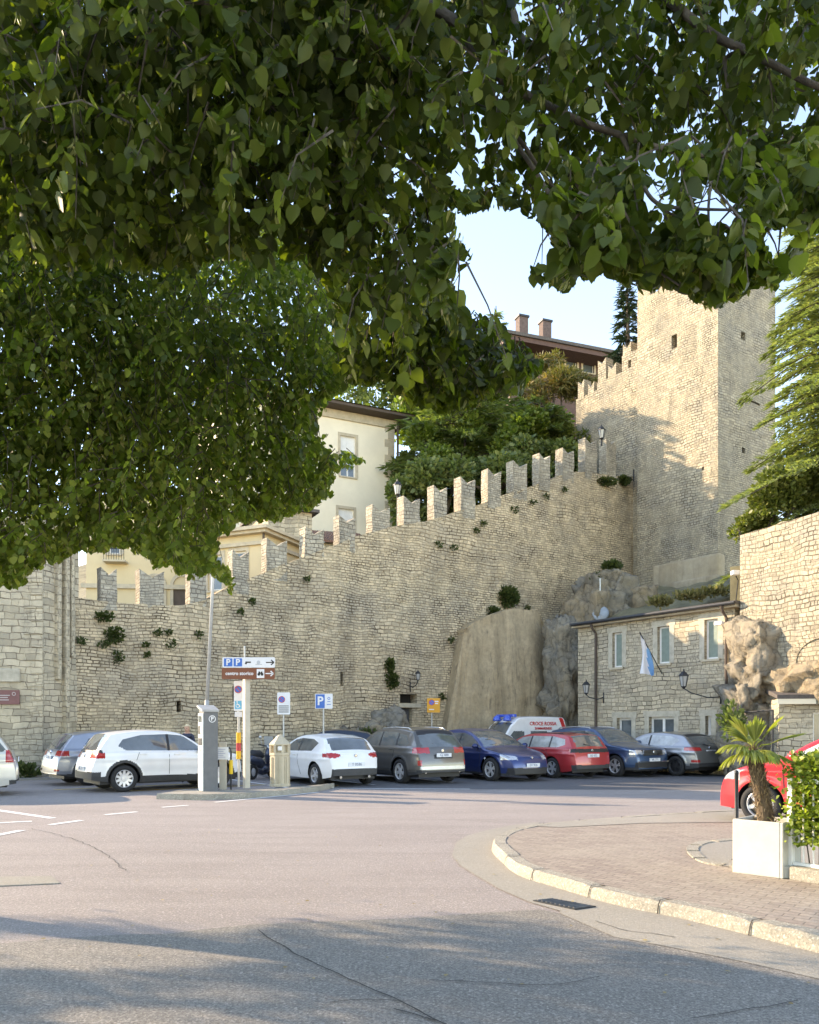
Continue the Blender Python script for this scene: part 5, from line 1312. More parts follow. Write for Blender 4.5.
mb.add(A_+[p+Vector((0, 0, .05)) for p in A_], [(3, 2, 1, 0), (4, 5, 6, 7), (0, 1, 5, 4), (1, 2, 6, 5), (2, 3, 7, 6), (3, 0, 4, 7)]); mb.build('top_cover', simple('machine_top', (.35, .35, .34), .5), tm)
zc = zm(719); mb = MB(); disc(mb, Mm, .03, zc, .085, -dp/2-.002, r0=.068); mb.build('emblem_ring', M['signwhite'], tm)
text_mesh('P', .13, M['signwhite'], tm, Mm @ Matrix.Translation((.03, -dp/2-.006, zc)) @ UPR, bold=.004)
# barrier with a notice
br = thing('notice_barrier', 'small hoop barrier with yellow sleeves and a white paper notice beside the ticket machine', 'barrier', (*G(221, 789.5, IZ).xy, IZ-.006))
Db = br.location.y
def xb(px): return (px-CX)*Db/F
def zb_(py): return H+(HY-py)*Db/F
mb = MB(); mb.tube([(xb(213.5), Db, IZ-.006), (xb(213.5), Db, zb_(752)), (xb(214.5), Db, zb_(748)), (xb(230), Db, zb_(748)), (xb(231), Db, zb_(752)), (xb(231), Db, IZ-.006)], .022, 8); mb.build('frame', M['dkmetal'], br)
for px in (212.8, 231): mb = MB(); mb.lathe([(.045, zb_(774)), (.048, zb_(773)), (.048, zb_(761)), (.045, zb_(760))], 12, Matrix.Translation((xb(px), Db, 0))); mb.build('yellow_sleeve', simple('yellow_plastic', (.72, .45, .02), .5), br)
mb = MB(); mb.bbox(xb(219.5), xb(226.5), Db-.02, Db+.05, IZ-.006, zb_(742), .008); mb.build('centre_post', M['beigepost'], br)
Mn = Matrix.Translation((0, Db-.05, 0)); mb = MB(); rect_panel(mb, Mn, xb(213.5), xb(229), zb_(759.5), zb_(747), r=.005); nt_ = mb.build('notice', M['white'], br)
mb = MB()
for k in range(5): bar2(mb, Mn, [(xb(216), zb_(749.5+k*1.9)), (xb(226-(k % 2)*2), zb_(749.5+k*1.9))], .012, -.008)
mb.build('text_lines', simple('grey_ink', (.38, .38, .5), .7), nt_)
# litter bin
bb = G(280, 786, IZ); Dbn = bb.y
def zbn(py): return H+(HY-py)*Dbn/F
lb = thing('litter_bin', 'beige ribbed octagonal litter bin with pointed lid on the traffic island', 'litter bin', (bb.x, bb.y, IZ-.006))
M['binmat'] = simple('beige_bin', (.50, .43, .31), .6, var=.08); r_ = .272
mb = MB(); N8 = 8; Ml = Matrix.Translation((bb.x, bb.y, 0)) @ Matrix.Rotation(R(22.5), 4, 'Z')
mb.lathe([(r_*.98, IZ-.006), (r_, IZ+.02), (r_, IZ+.05), (r_*.94, IZ+.06), (r_*.94, zbn(756)), (r_, zbn(755)), (r_, zbn(752.5))], N8, Ml)
mb.build('bin_body', M['binmat'], lb)
mb = MB()
for k in range(32):
    a = 2*math.pi*(k+.5)/32; ap = r_*.94*math.cos(math.pi/8)/math.cos(((a-R(22.5)+math.pi/8) % (math.pi/4))-math.pi/8)
    mb.bbox(-.008, .008, -.006, .006, IZ+.07, zbn(757), .003, Matrix.Translation((bb.x+ap*math.cos(a), bb.y+ap*math.sin(a), 0)) @ Matrix.Rotation(a, 4, 'Z'))
mb.build('rib', M['binmat'], lb)['kind'] = 'stuff'
mb = MB(); 
for k in range(8):
    a = 2*math.pi*k/8+R(22.5); mb.bbox(-.03, .03, -.03, .03, zbn(752.6), zbn(744.5), .005, Matrix.Translation((bb.x+r_*.86*math.cos(a), bb.y+r_*.86*math.sin(a), 0)) @ Matrix.Rotation(a, 4, 'Z'))
mb.lathe([(r_*.7, zbn(752.6)), (r_*.7, zbn(744.5))], 8, Ml); mb.build('opening_frame', M['binmat'], lb)
mb = MB(); mb.lathe([(r_*1.03, zbn(745)), (r_*1.03, zbn(743.8)), (.05, zbn(735)), (0, zbn(734.6))], N8, Ml); mb.build('lid', M['binmat'], lb)
mb = MB(); mb.bbox(bb.x-.02, bb.x+.09, bb.y-r_*.97, bb.y-r_*.80, zbn(750.5), zbn(746), .02); mb.build('flap', M['white'], lb)
# lamp pole
lp = thing('lamp_pole', 'tall slim white lamp pole rising behind the ticket machine into the leaves', 'street lamp', (*G(204.5, 786, .0).xy, 0))
x0, D2 = lp.location.x, lp.location.y
mb = MB(); mb.tube([(x0, D2, 0), (x0+.02, D2, .9), (x0+.07, D2, 2.4)], [.085, .08, .062], 12); top = Vector((P(214, 560, D2).x, D2, P(214, 560, D2).z)); t2 = P(219, 480, D2)
mb.tube([(x0+.07, D2, 2.4), tuple(top), tuple(t2), (t2.x+.03, D2, t2.z+.8)], [.052, .042, .035, .033], 12); mb.build('pole', M['post'], lp, smooth=True)
mb = MB(); e = Vector((t2.x+.03, D2, t2.z+.8)); mb.tube([e, e+Vector((.1, -.35, .12)), e+Vector((.2, -.8, .12))], .03, 8); mb.build('arm', M['post'], lp)
mb = MB(); q = e+Vector((.25, -1.0, .1)); mb.bbox(q.x-.12, q.x+.12, q.y-.3, q.y+.3, q.z-.05, q.z+.07, .04); mb.build('lamp_head', M['metal'], lp)

# signs against the wall
def wsign(name, label, px, py0, py1, px0, px1, D, mat, base_py=None):
    t_ = thing(name, label, 'sign', (xx(px, D), D, 0)); mb = MB(); mb.tube([(xx(px, D), D, 0), (xx(px, D), D, zz(py0, D))], .03, 8); mb.build('post', M['post'], t_)
    Mx = Matrix.Translation((0, D-.05, 0)); mb = MB(); rect_panel(mb, Mx, xx(px0, D), xx(px1, D), zz(py1, D), zz(py0, D), r=.025); return t_, mb.build('plate', M[mat], t_), Mx
D = 27.5
t_, p_, Mx = wsign('no_parking_sign', 'white no-parking sign with text lines standing behind the litter bin', 283.6, 692.5, 714.5, 277.5, 290.3, D, 'signwhite')
noparking(Mx, xx(282.0, D), zz(699.5, D), .115, p_)
mb = MB()
for k in range(4): bar2(mb, Mx, [(xx(279), zz(706+k*2, D)) if 0 else (xx(279, D), zz(706+k*2, D)), (xx(289, D), zz(706+k*2, D))], .028, -.009)
mb.build('text_lines', M['signblack'], p_)
D = 28.2
t_, p_, Mx = wsign('parking_sign', 'blue and white P parking sign standing behind the white hatchback', 323.5, 693.8, 708.7, 315.3, 332.8, D, 'signwhite')
mb = MB(); mb.add([Mx @ Vector(p) for p in ((xx(315.9, D), -.008, zz(708.2, D)), (xx(324.9, D), -.008, zz(708.2, D)), (xx(324.9, D), -.008, zz(694.4, D)), (xx(315.9, D), -.008, zz(694.4, D)))], [(0, 1, 2, 3)]); mb.build('blue_field', M['signblue'], p_)
text_mesh('P', .42, M['signwhite'], p_, Mx @ Matrix.Translation((xx(320.4, D), -.012, zz(701.3, D))) @ UPR, bold=.012)
mb = MB(); disc(mb, Mx, xx(329, D), zz(698.5, D), .05, -.005, r0=.03); bar2(mb, Mx, [(xx(327.5, D), zz(701.5, D)), (xx(330.5, D), zz(701.5, D))], .02, -.009); bar2(mb, Mx, [(xx(327.0, D), zz(704.5, D)), (xx(331, D), zz(704.5, D))], .02, -.009); mb.build('symbols', M['signblue'], p_)
D = 33.2
t_, p_, Mx = wsign('temporary_sign', 'amber temporary no-parking sign by the small dark door in the wall', 431.8, 698.2, 712.6, 427, 440, D, 'signyellow')
noparking(Mx, xx(431.6, D), zz(702.5, D), .12, p_)
mb = MB()
for a, b, y in ((434.5, 438.5, 701.5), (435, 438, 703.5), (429, 434, 709.5)): bar2(mb, Mx, [(xx(a, D), zz(y, D)), (xx(b, D), zz(y, D))], .04, -.009)
mb.build('text_lines', M['signwhite'], p_)
# plaque and tablet on the bastion
dK = (K0-KL).normalized(); Mk = frame_M(KL, dK, 0, 0)
def kf(px, py): return on_face(KL, dK, px, py)
a, z1 = kf(-14, 668.5); b, z0 = kf(20.8, 682); mb = MB(); mb.bbox(a, b, -.10, .05, z0, z1, .02, Mk); tag(mb.build('stone_tablet', M['quoin']), 'blank pale stone tablet set in the bastion above the brown plaque', 'tablet')
a, z1 = kf(-16, 690); b, z0 = kf(20.5, 704.5); pq = thing('wall_plaque', 'brown information plaque with faint white lines on the bastion wall', 'sign', Mk @ Vector(((a+b)/2, -.06, z0)))
mb = MB(); mb.bbox(a, b, -.09, -.06, z0, z1, .006, Mk); mb.build('board', simple('plum_brown_board', (.19, .075, .07), .5), pq)
mb = MB()
for (x_a, x_b, y) in ((-12, 11, 695.5), (-12, 9, 697.6), (-12, 10, 700)): bar2(mb, Mk, [(kf(x_a, y)[0], kf(x_a, y)[1]), (kf(x_b, y)[0], kf(x_b, y)[1])], .03, -.094)
disc(mb, Mk, kf(15, 694)[0], kf(15, 694)[1], .06, -.09, r0=.04); mb.build('text_lines', simple('faded_white', (.45, .40, .38), .6), pq)

# lanterns
def lantern_head(mb0, mbg, o, s_=1.0, M4=None):
    T = Matrix.Translation(o)
    mbg.lathe([(.075*s_, 0), (.13*s_, .30*s_)], 6, T)
    for k in range(6):
        a = 2*math.pi*k/6; mb0.tube([o+Vector((.078*s_*math.cos(a), .078*s_*math.sin(a), 0)), o+Vector((.135*s_*math.cos(a), .135*s_*math.sin(a), .30*s_))], .009*s_, 4)
    mb0.lathe([(.02*s_, -.09*s_), (.05*s_, -.05*s_), (.085*s_, -.02*s_), (.085*s_, 0)], 6, T); mb0.lathe([(.16*s_, .30*s_), (.16*s_, .325*s_), (.07*s_, .43*s_), (.03*s_, .45*s_), (.02*s_, .52*s_), (0, .53*s_)], 6, T)
def lantern(label, o, s_, arm_from=None, post_to=None, name='wall_lantern'):
    t_ = thing(name, label, 'lantern', arm_from or (o.x, o.y, post_to if post_to is not None else o.z)); a = MB(); g = MB(); lantern_head(a, g, o, s_)
    h_ = a.build('lantern_frame', M['dkmetal'], t_); g.build('lantern_glass', M['lampglass'], h_)
    if arm_from is not None:
        w = arm_from; m = MB(); m.tube([w+Vector((0, 0, -.10)), w.lerp(o, .35)+Vector((0, 0, -.22)), o.lerp(w, .2)+Vector((0, 0, -.18)), o+Vector((0, 0, -.08))], .02, 7); m.tube([w+Vector((0, 0, .08)), w+Vector((0, 0, -.35))], .025, 7)
        m.build('bracket', M['dkmetal'], t_, smooth=True)
    if post_to is not None:
        m = MB(); m.tube([(o.x, o.y, post_to), (o.x, o.y, o.z-.06*s_)], [.045, .03], 8); m.build('post', M['dkmetal'], t_)
u, z = on_face(OA, od, 609, 693); lantern('black lantern on the office wall near the left downpipe', Mo @ Vector((on_face(OA, od, 605.5, 692)[0]-.45, -.62, on_face(OA, od, 600, 693)[1])), 1.0, Mo @ Vector((u-.25, -.02, z-.05)))
u, z = on_face(OA, od, 721, 694); lantern('black lantern on the office wall below the highest window', Mo @ Vector((u-1.0, -.70, on_face(OA, od, 712, 686)[1]-.0)), 1.15, Mo @ Vector((u, -.02, z)))
o = wall_xy(409)-wn*.9; o.z = H+(HY-494)*o.y/F; lantern('black lantern on a post between merlons above the middle of the wall', o, 1.25, None, wz(409, 530), 'post_lantern')
o = wall_xy(606)-wn*.3; o.z = H+(HY-438)*o.y/F; lantern('black lantern standing on the last merlon near the tower', o, 1.35, None, wz(606, 444), 'post_lantern')
u, z = wu(411), wz(410, 683); o = Mx = None
Mw_ = frame_M(w0, wd, 0, 0); lantern('small grey lantern on the wall over the dark door', Mw_ @ Vector((wu(412), -.45, wz(411, 680))), .8, Mw_ @ Vector((wu(410), -.02, wz(411, 684))))
# flag
fu, fz = on_face(OA, od, 662, 674); fb = Mo @ Vector((fu+.02, -.02, fz))
ft = Vector((xx(640, 28.6), 28.6, zz(633, 28.6)))
fl_ = thing('flag', 'white and light blue flag hanging from a slanted pole on the office wall', 'flag', fb)
mb = MB(); mb.tube([fb, ft], .018, 7); mb.lathe([(0, -.04), (.03, 0), (0, .04)], 8, Matrix.Translation(ft)); mb.build('pole', M['dkmetal'], fl_)
mb = MB(); mbb = MB(); NX, NY = 14, 26; vs = []
pd = (fb-ft).normalized()
for j in range(NY+1):
    for i in range(NX+1):
        u = i/NX; v = j/NY
        # hangs from the upper part of the pole, gathered in folds
        at = ft+pd*(.04+u*.86); drop = v*(1.42-.5*u)
        p = at+Vector((0, 0, -drop*(1-.0*u)-.1*u*0))
        p += Vector((.10*math.sin(u*7+v*4)*v+.12*v*u+.05*v, .13*math.sin(u*12+v*2.2)*(.25+.75*v)-.1*v, 0)); vs.append(p)
fsA, fsB = [], []
for j in range(NY):
    for i in range(NX):
        f = (j*(NX+1)+i, j*(NX+1)+i+1, (j+1)*(NX+1)+i+1, (j+1)*(NX+1)+i); u = i/NX; v = j/NY
        (fsB if (u+v*.22 > .66) else fsA).append(f)
mb.add(vs, fsA, 0); mb.add(vs, fsB, 1)
def cloth(name, c):
    t = NT(name); t.b.inputs['Base Color'].default_value = (*c, 1); tr = t.n('ShaderNodeBsdfTranslucent'); tr.inputs[0].default_value = (*c, 1); m_ = t.n('ShaderNodeMixShader'); m_.inputs[0].default_value = .4
    nz = t.noise(t.obj(), 40, 3); t.bump(nz.outputs[0], .2, .002)
    t.l(t.b.outputs[0], m_.inputs[1]); t.l(tr.outputs[0], m_.inputs[2]); t.l(m_.outputs[0], t.out.inputs[0]); t.b.inputs['Roughness'].default_value = .85; return t.m
mb.build('cloth', [cloth('white_cloth', (.85, .86, .88)), cloth('light_blue_cloth', (.20, .45, .75))], fl_, smooth=True)
# satellite dish above the office roof
dp_ = P(600.5, 613, 36.4); sd_ = thing('satellite_dish', 'grey satellite dish on a thin mast above the left end of the office roof', 'dish', dp_+Vector((0, 0, -.9)))
Md = Matrix.Translation(dp_) @ Matrix.Rotation(R(-15), 4, 'Z') @ Matrix.Rotation(R(75), 4, 'X')
mb = MB(); mb.lathe([(0, .05), (.2, .035), (.33, .0), (.38, -.06), (.37, -.07), (.2, .015), (0, .03)], 24, Md); mb.build('reflector', simple('dish_grey', (.30, .34, .38), .5), sd_, smooth=True)
mb = MB(); mb.tube([dp_+Vector((0, .08, -.9)), dp_+Vector((0, .08, 1.6))], .02, 6); mb.tube([dp_+Vector((0, .05, 0)), dp_+Vector((-.05, -.45, -.25))], .012, 5); mb.build('mast', M['metal'], sd_)
# floodlight at the top of the building corner
q = P(735, 574, 27.6); fld = thing('floodlight', 'small white floodlight on a bracket between the tower and the retaining wall', 'floodlight', q)
mb = MB(); mb.bbox(q.x-.16, q.x+.10, q.y-.2, q.y+.02, q.z-.06, q.z+.1, .03, None); mb.build('housing', M['white'], fld)
mb = MB(); mb.tube([q, q+Vector((.15, .1, -.2)), q+Vector((.15, .3, -.9))], .02, 6); mb.build('bracket', M['dkmetal'], fld)
mb = MB()
# iron ring fitting on the tower
u, z = on_face(fl2, dL, 634, 479); mb.tube([Mq @ Vector((u, -.3, z)), Mq @ Vector((u, -.02, z-.1)), Mq @ Vector((u, -.02, z+.5))], .04, 6); tag(mb.build('iron_bracket', M['dkmetal']), 'dark iron bracket fixed to the tower just right of the last merlon', 'bracket')

# ------------------------------------------------------------------ planter, bollard, fence
Mp = Matrix.Translation((*P(767, 728, 8.35).xy, 0)) @ Matrix.Rotation(R(-45), 4, 'Z')
pl = thing('planter', 'square white planter box holding the small palm', 'planter', (*P(767, 728, 8.35).xy, .112))
hw = .255; zt_ = .112+.56; mb = MB()
t = NT('white_planter'); nz = t.noise(t.geo(), 3, 5, .7); n2 = t.noise(t.geo(), 22, 4, .7)
c = t.mix(t.ramp(nz.outputs[0], [(.4, 0.), (.7, .5)]), (.54, .52, .46), (.42, .385, .32)); t.l(c, t.b.inputs['Base Color']); t.bump(n2.outputs[0], .3, .005); M['planter'] = t.set(Roughness=.7)
for a in range(4):
    Ma = Mp @ Matrix.Rotation(a*math.pi/2, 4, 'Z'); mb.bbox(-hw, hw-.032, -hw, -hw+.03, .112, zt_, .008, Ma)
mb.build('box', M['planter'], pl)
mb = MB(); mb.box(-hw+.03, hw-.03, -hw+.03, hw-.03, .2, zt_-.05, Mp); mb.build('soil', simple('potting_soil', (.05, .035, .025), .95, var=.4, bump=.8, scale=30), pl)
bo = thing('bollard', 'slim dark metal bollard behind the left corner of the white planter', 'bollard', (*P(736.5, 728, 9.1).xy, .112))
q = bo.location; mb = MB(); mb.lathe([(.055, .112), (.055, .125), (.024, .13), (.022, 1.09), (.026, 1.10), (.026, 1.13), (.01, 1.14), (0, 1.142)], 12, Matrix.Translation((q.x, q.y, 0))); mb.build('post', M['dkmetal'], bo, smooth=True)
fe = thing('fence', 'white tubular metal fence panel with hedge leaves pushing through at the right edge', 'fence', (*P(790, 728, 8.1).xy, .112))
A_ = P(791, 728, 8.1); B_ = P(905, 728, 7.2); A_.z = B_.z = 0; fd = (B_-A_).normalized(); FL = (B_-A_).length
Mf_ = frame_M(A_, fd, 0, 0); zt_ = H+(HY-778)*8.1/F; zlo = H+(HY-863)*8.1/F
mb = MB(); mb.bbox(-.028, .028, -.028, .028, .112, zt_, .006, Mf_); mb.bbox(FL-.028, FL+.028, -.028, .028, .112, zt_, .006, Mf_); mb.build('post', M['white'], fe)
mb = MB(); mb.bbox(.03, FL-.03, -.022, .022, zt_-.045, zt_, .006, Mf_); mb.build('top_rail', M['white'], fe)
mb = MB(); mb.bbox(.03, FL-.03, -.02, .02, zlo-.02, zlo+.02, .006, Mf_); mb.build('bottom_rail', M['white'], fe)
for k in range(9):
    x = .03+(k+1)*(FL-.06)/10; mb = MB(); mb.tube([Mf_ @ Vector((x, 0, zlo+.02)), Mf_ @ Vector((x, 0, zt_-.045))], .009, 8); mb.build('bar', M['white'], fe)
mb = MB(); q = Mf_ @ Vector((-.03, -.05, 0)); mb.bbox(q.x-.10, q.x+.08, q.y-.08, q.y+.08, .112, .112+.12, .01); tag(mb.build('fence_foot_block', M['planter']), 'small white block at the foot of the fence post beside the planter', 'block')
mb = MB(); mb.bbox(.06, FL, -.14, .2, .10, .112+.13, .02, Mf_); tag(mb.build('stone_plinth', M['kerb']), 'low rough stone plinth under the white fence', 'plinth')

# scooter behind the litter bin
sc_ = thing('scooter', 'dark motor scooter with round mirrors parked between the litter bin and the wall', 'scooter', (*P(262, 728, 25.6).xy, 0), R(70)); bx_ = lambda m, n, mat, sm=True: m.build(n, M[mat], sc_, smooth=sm, world=False)
for x in (.62, -.58):
    Mw2 = Matrix.Translation((x, 0, .24)) @ Matrix.Rotation(math.pi/2, 4, 'X'); mb = MB(); mb.lathe([(.14, -.05), (.22, -.06), (.24, 0), (.22, .06), (.14, .05), (.14, -.05)], 24, Mw2); w_o = bx_(mb, 'wheel', 'rubber'); mb = MB(); mb.lathe([(.14, .03), (.03, .05), (0, .05)], 12, Mw2); mb.lathe([(.14, -.03), (.03, -.05), (0, -.05)], 12, Mw2); mb.build('rim', M['alloy'], w_o, world=False)
mb = MB(); mb.tube([(.62, 0, .26), (.50, 0, .6), (.42, 0, .95), (.36, 0, 1.05)], .035, 8); bx_(mb, 'steering_column', 'metal')
mb = MB(); mb.tube([(.33, -.33, 1.08), (.38, 0, 1.03), (.33, .33, 1.08)], .018, 7); bx_(mb, 'handlebar', 'black')
for s_ in (1, -1):
    mb = MB(); mb.tube([(.36, .2*s_, 1.06), (.40, .30*s_, 1.28)], .008, 5); mb.lathe([(0, -.015), (.05, -.015), (.055, 0), (.05, .01), (0, .01)], 12, Matrix.Translation((.40, .30*s_, 1.32)) @ Matrix.Rotation(math.pi/2, 4, 'Y')); bx_(mb, 'mirror', 'metal')
mb = MB(); mb.tube([(.66, 0, .45), (.55, 0, .55), (.50, 0, .80), (.46, 0, .98)], [.06, .2, .18, .10], 10); mb.tube([(.45, 0, .36), (.05, 0, .28), (-.1, 0, .30)], [.12, .18, .16], 8); mb.tube([(-.05, 0, .45), (-.3, 0, .58), (-.75, 0, .66), (-.88, 0, .60)], [.14, .18, .14, .05], 10); mb.build('body', carpaint('scooter_navy', (.03, .04, .07), .3), sc_, smooth=True, world=False)
mb = MB(); mb.tube([(.02, 0, .72), (-.2, 0, .78), (-.6, 0, .80), (-.78, 0, .80)], [.08, .14, .14, .06], 10); bx_(mb, 'seat', 'black')
mb = MB(); mb.lathe([(.0, .02), (.08, .01), (.09, -.04)], 14, Matrix.Translation((.56, 0, .92)) @ Matrix.Rotation(R(80), 4, 'Y')); bx_(mb, 'headlight', 'clearlamp')
mb = MB(); mb.add([(.52, -.2, 1.0), (.52, .2, 1.0), (.40, .16, 1.35), (.40, -.16, 1.35)], [(0, 1, 2, 3)]); mb.add([(.51, -.2, 1.0), (.51, .2, 1.0), (.39, .16, 1.35), (.39, -.16, 1.35)], [(3, 2, 1, 0)]); bx_(mb, 'windscreen', 'lampglass')

# ------------------------------------------------------------------ person behind the white crossover
def skin_body(name, joints, bones, mat, parent, sub=2, smooth=True):
    me = bpy.data.meshes.new(name); me.from_pydata([j[0] for j in joints], bones, [])
    o = bpy.data.objects.new(name, me); COL.objects.link(o)
    sk = o.modifiers.new('s', 'SKIN'); sk.use_smooth_shade = True
    for v, j in zip(me.skin_vertices[0].data, joints): v.radius = (j[1], j[2] if len(j) > 2 else j[1])
    me.skin_vertices[0].data[0].use_root = True
    s2 = o.modifiers.new('u', 'SUBSURF'); s2.levels = s2.render_levels = sub
    dg = bpy.context.evaluated_depsgraph_get(); dg.update(); m2 = bpy.data.meshes.new_from_object(o.evaluated_get(dg))
    o.modifiers.clear(); o.data = m2; m2.name = name; m2.materials.clear()
    for m_ in (mat if isinstance(mat, (list, tuple)) else [mat]): m2.materials.append(m_)
    o.parent = parent; return o
pe_D = 23.6; ppos = P(187.5, 728, pe_D); ppos.z = 0
pe = thing('person', 'person with fair hair in a dark top standing behind the white crossover', 'person', ppos, R(-100))
sk_m = simple('skin', (.50, .28, .19), .55, var=.08); J = [((0, 0, .96), .13, .16), ((0, 0, 1.15), .115, .15), ((0, 0, 1.34), .12, .17), ((0, 0, 1.42), .08, .11), ((0, 0, 1.50), .05), ((.01, 0, 1.57), .06),
     ((0, .17, 1.38), .055), ((0, .22, 1.12), .042), ((.08, .21, .90), .03), ((0, -.17, 1.38), .055), ((0, -.22, 1.12), .042), ((.08, -.21, .90), .03),
     ((0, .09, .88), .085), ((0, .10, .50), .06), ((-.02, .10, .09), .042), ((.12, .11, .04), .035), ((0, -.09, .88), .085), ((.02, -.10, .50), .06), ((0, -.10, .09), .042), ((.14, -.11, .04), .035)]
Bn = [(0, 1), (1, 2), (2, 3), (3, 4), (4, 5), (3, 6), (6, 7), (7, 8), (3, 9), (9, 10), (10, 11), (0, 12), (12, 13), (13, 14), (14, 15), (0, 16), (16, 17), (17, 18), (18, 19)]
bod = skin_body('body', J, Bn, [sk_m, simple('dark_top', (.03, .035, .06), .8), simple('jeans', (.06, .08, .14), .85)], pe)
for p_ in bod.data.polygons:
    z = p_.center.z; p_.material_index = 2 if z < .97 and abs(p_.center.y) < .19 and p_.center.z > .08 else (1 if z < 1.46 and not (z < 1.0 and abs(p_.center.y) > .19) else 0)
bm = bmesh.new(); bmesh.ops.create_uvsphere(bm, u_segments=24, v_segments=18, radius=1)
for v in bm.verts:
    x, y, z = v.co; jaw = max(0, -z); w = 1-.28*jaw**1.5
    X = x*.098*w+(.012*jaw if x > 0 else 0); Yv = y*.076*w; Z = z*.122
    if x > .6: X += .018*math.exp(-((y/.16)**2+((z+.12)/.22)**2)); X -= .006*math.exp(-(((abs(y)-.38)/.16)**2+((z-.02)/.12)**2)); X += .005*math.exp(-((y/.3)**2+((z+.5)/.08)**2))
    v.co = Vector((X+.02, Yv, Z+1.60))
for s_ in (1, -1):
    e_ = bmesh.ops.create_uvsphere(bm, u_segments=10, v_segments=8, radius=.03, matrix=Matrix.Translation((.01, s_*.078, 1.595)) @ Matrix.Diagonal((.7, .3, 1.1, 1)))
me = bpy.data.meshes.new('head'); bm.to_mesh(me); bm.free(); me.materials.append(sk_m); ho = bpy.data.objects.new('head', me); COL.objects.link(ho); ho.parent = pe
for p_ in me.polygons: p_.use_smooth = True
mb = MB()
for s_ in (1, -1): mb.lathe([(0, .004), (.010, .003), (.013, 0)], 10, Matrix.Translation((.108, s_*.03, 1.605)) @ Matrix.Rotation(math.pi/2, 4, 'Y'))
mb.build('eyes', M['signblack'], pe, world=False)
bm = bmesh.new(); bmesh.ops.create_uvsphere(bm, u_segments=28, v_segments=20, radius=1)
bmesh.ops.delete(bm, geom=[v for v in bm.verts if (v.co.x > .35 and v.co.z < .45) or v.co.z < -.55], context='VERTS')
for v in bm.verts: k = 1+.06*noise.noise(v.co*6); v.co = Vector((v.co.x*.108*k+.012, v.co.y*.088*k, v.co.z*.128*k+1.612))
me = bpy.data.meshes.new('hair'); bm.to_mesh(me); bm.free(); me.materials.append(simple('fair_hair', (.62, .50, .32), .7, var=.3, scale=60)); ho = bpy.data.objects.new('hair', me); COL.objects.link(ho); ho.parent = pe
for s_ in (1, -1):
    for k in range(5):
        yb = s_*(.205)+(k-2)*.014; L_ = (.075, .085, .09, .08, .055)[k]
        if k == 4: yb = s_*.205+.03
        mb = MB(); mb.tube([(.09, s_*.205, .88), (.10, yb, .83), (.105, yb, .83-L_*.5), (.095, yb, .83-L_)], [.014, .009, .008, .006], 7); mb.build('finger', sk_m, pe, smooth=True, world=False)
# ------------------------------------------------------------------ foliage
def leaf_mesh(name, pos, tip, nrm, size, tv, tf, mat, parent=None, width=None):
    pos = np.asarray(pos, float); tip = np.asarray(tip, float); nrm = np.asarray(nrm, float); size = np.asarray(size, float)
    N = len(pos); V = len(tv); tv = np.asarray(tv, float)
    t = tip/np.linalg.norm(tip, axis=1, keepdims=True); s = np.cross(nrm, t); s /= np.maximum(np.linalg.norm(s, axis=1, keepdims=True), 1e-6); n = np.cross(t, s)
    wdt = size if width is None else np.asarray(width, float)
    P3 = pos[:, None, :]+tv[None, :, 0:1]*s[:, None, :]*wdt[:, None, None]+tv[None, :, 1:2]*t[:, None, :]*size[:, None, None]+tv[None, :, 2:3]*n[:, None, :]*size[:, None, None]
    me = bpy.data.meshes.new(name); verts = P3.reshape(-1, 3)
    o = bpy.data.objects.new(name, me); COL.objects.link(o)
    if parent is not None:
        o.parent = parent; T = np.array(wm(parent).inverted()); verts = verts @ T[:3, :3].T+T[:3, 3]
    else:
        c = np.array([*(verts.min(0)+verts.max(0))[:2]/2, verts[:, 2].min()]); o.location = c; verts = verts-c
    lens = np.array([len(f) for f in tf]); flat = np.concatenate([np.array(f) for f in tf])
    loops = (flat[None, :]+np.arange(N)[:, None]*V).ravel(); counts = np.tile(lens, N); starts = np.concatenate([[0], np.cumsum(counts)[:-1]])
    me.vertices.add(N*V); me.vertices.foreach_set('co', verts.ravel()); me.loops.add(len(loops)); me.loops.foreach_set('vertex_index', loops.astype(np.int32))
    me.polygons.add(len(counts)); me.polygons.foreach_set('loop_start', starts.astype(np.int32)); me.polygons.foreach_set('loop_total', counts.astype(np.int32))
    me.materials.append(mat); me.update(calc_edges=True); me.validate(); return o
# heart-shaped lime leaf, stem at the origin
LV = [(0, 0, 0), (-.24, -.06, .02), (-.47, .18, .07), (-.43, .52, .04), (-.20, .84, -.03), (0, 1.08, -.10), (.20, .84, -.03), (.43, .52, .04), (.47, .18, .07), (.24, -.06, .02), (0, .5, -.03)]
LF = [(0, 10, 2, 1), (10, 3, 2), (10, 4, 3), (10, 5, 4), (10, 6, 5), (10, 7, 6), (10, 8, 7), (0, 9, 8, 10)]
SV = [(0, 0, 0), (-.36, .3, .05), (-.26, .75, 0), (0, 1.05, -.06), (.26, .75, 0), (.36, .3, .05)]; SF = [(0, 3, 2, 1), (0, 5, 4, 3)]
NV = [(-.5, 0, 0), (.5, 0, 0), (.12, 1, 0), (-.12, 1, 0)]; NF = [(0, 1, 2, 3)]
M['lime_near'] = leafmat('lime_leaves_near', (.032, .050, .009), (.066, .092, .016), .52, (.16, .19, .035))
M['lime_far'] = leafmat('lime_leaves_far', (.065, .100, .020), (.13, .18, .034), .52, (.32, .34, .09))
M['bract'] = leafmat('lime_flower_bracts', (.16, .17, .06), (.24, .24, .09), .4, (.32, .28, .10))
EL = math.tan(R(ELEV))
LIT = [(-60, 785), (870, 785), (870, 1005), (819, 985), (700, 960), (610, 938), (540, 917), (400, 910), (300, 915), (260, 927), (200, 937), (170, 930), (100, 915), (-60, 905)]
LIT2 = [(-60, 938), (100, 938), (200, 946), (300, 956), (230, 966), (120, 972), (-60, 966)]
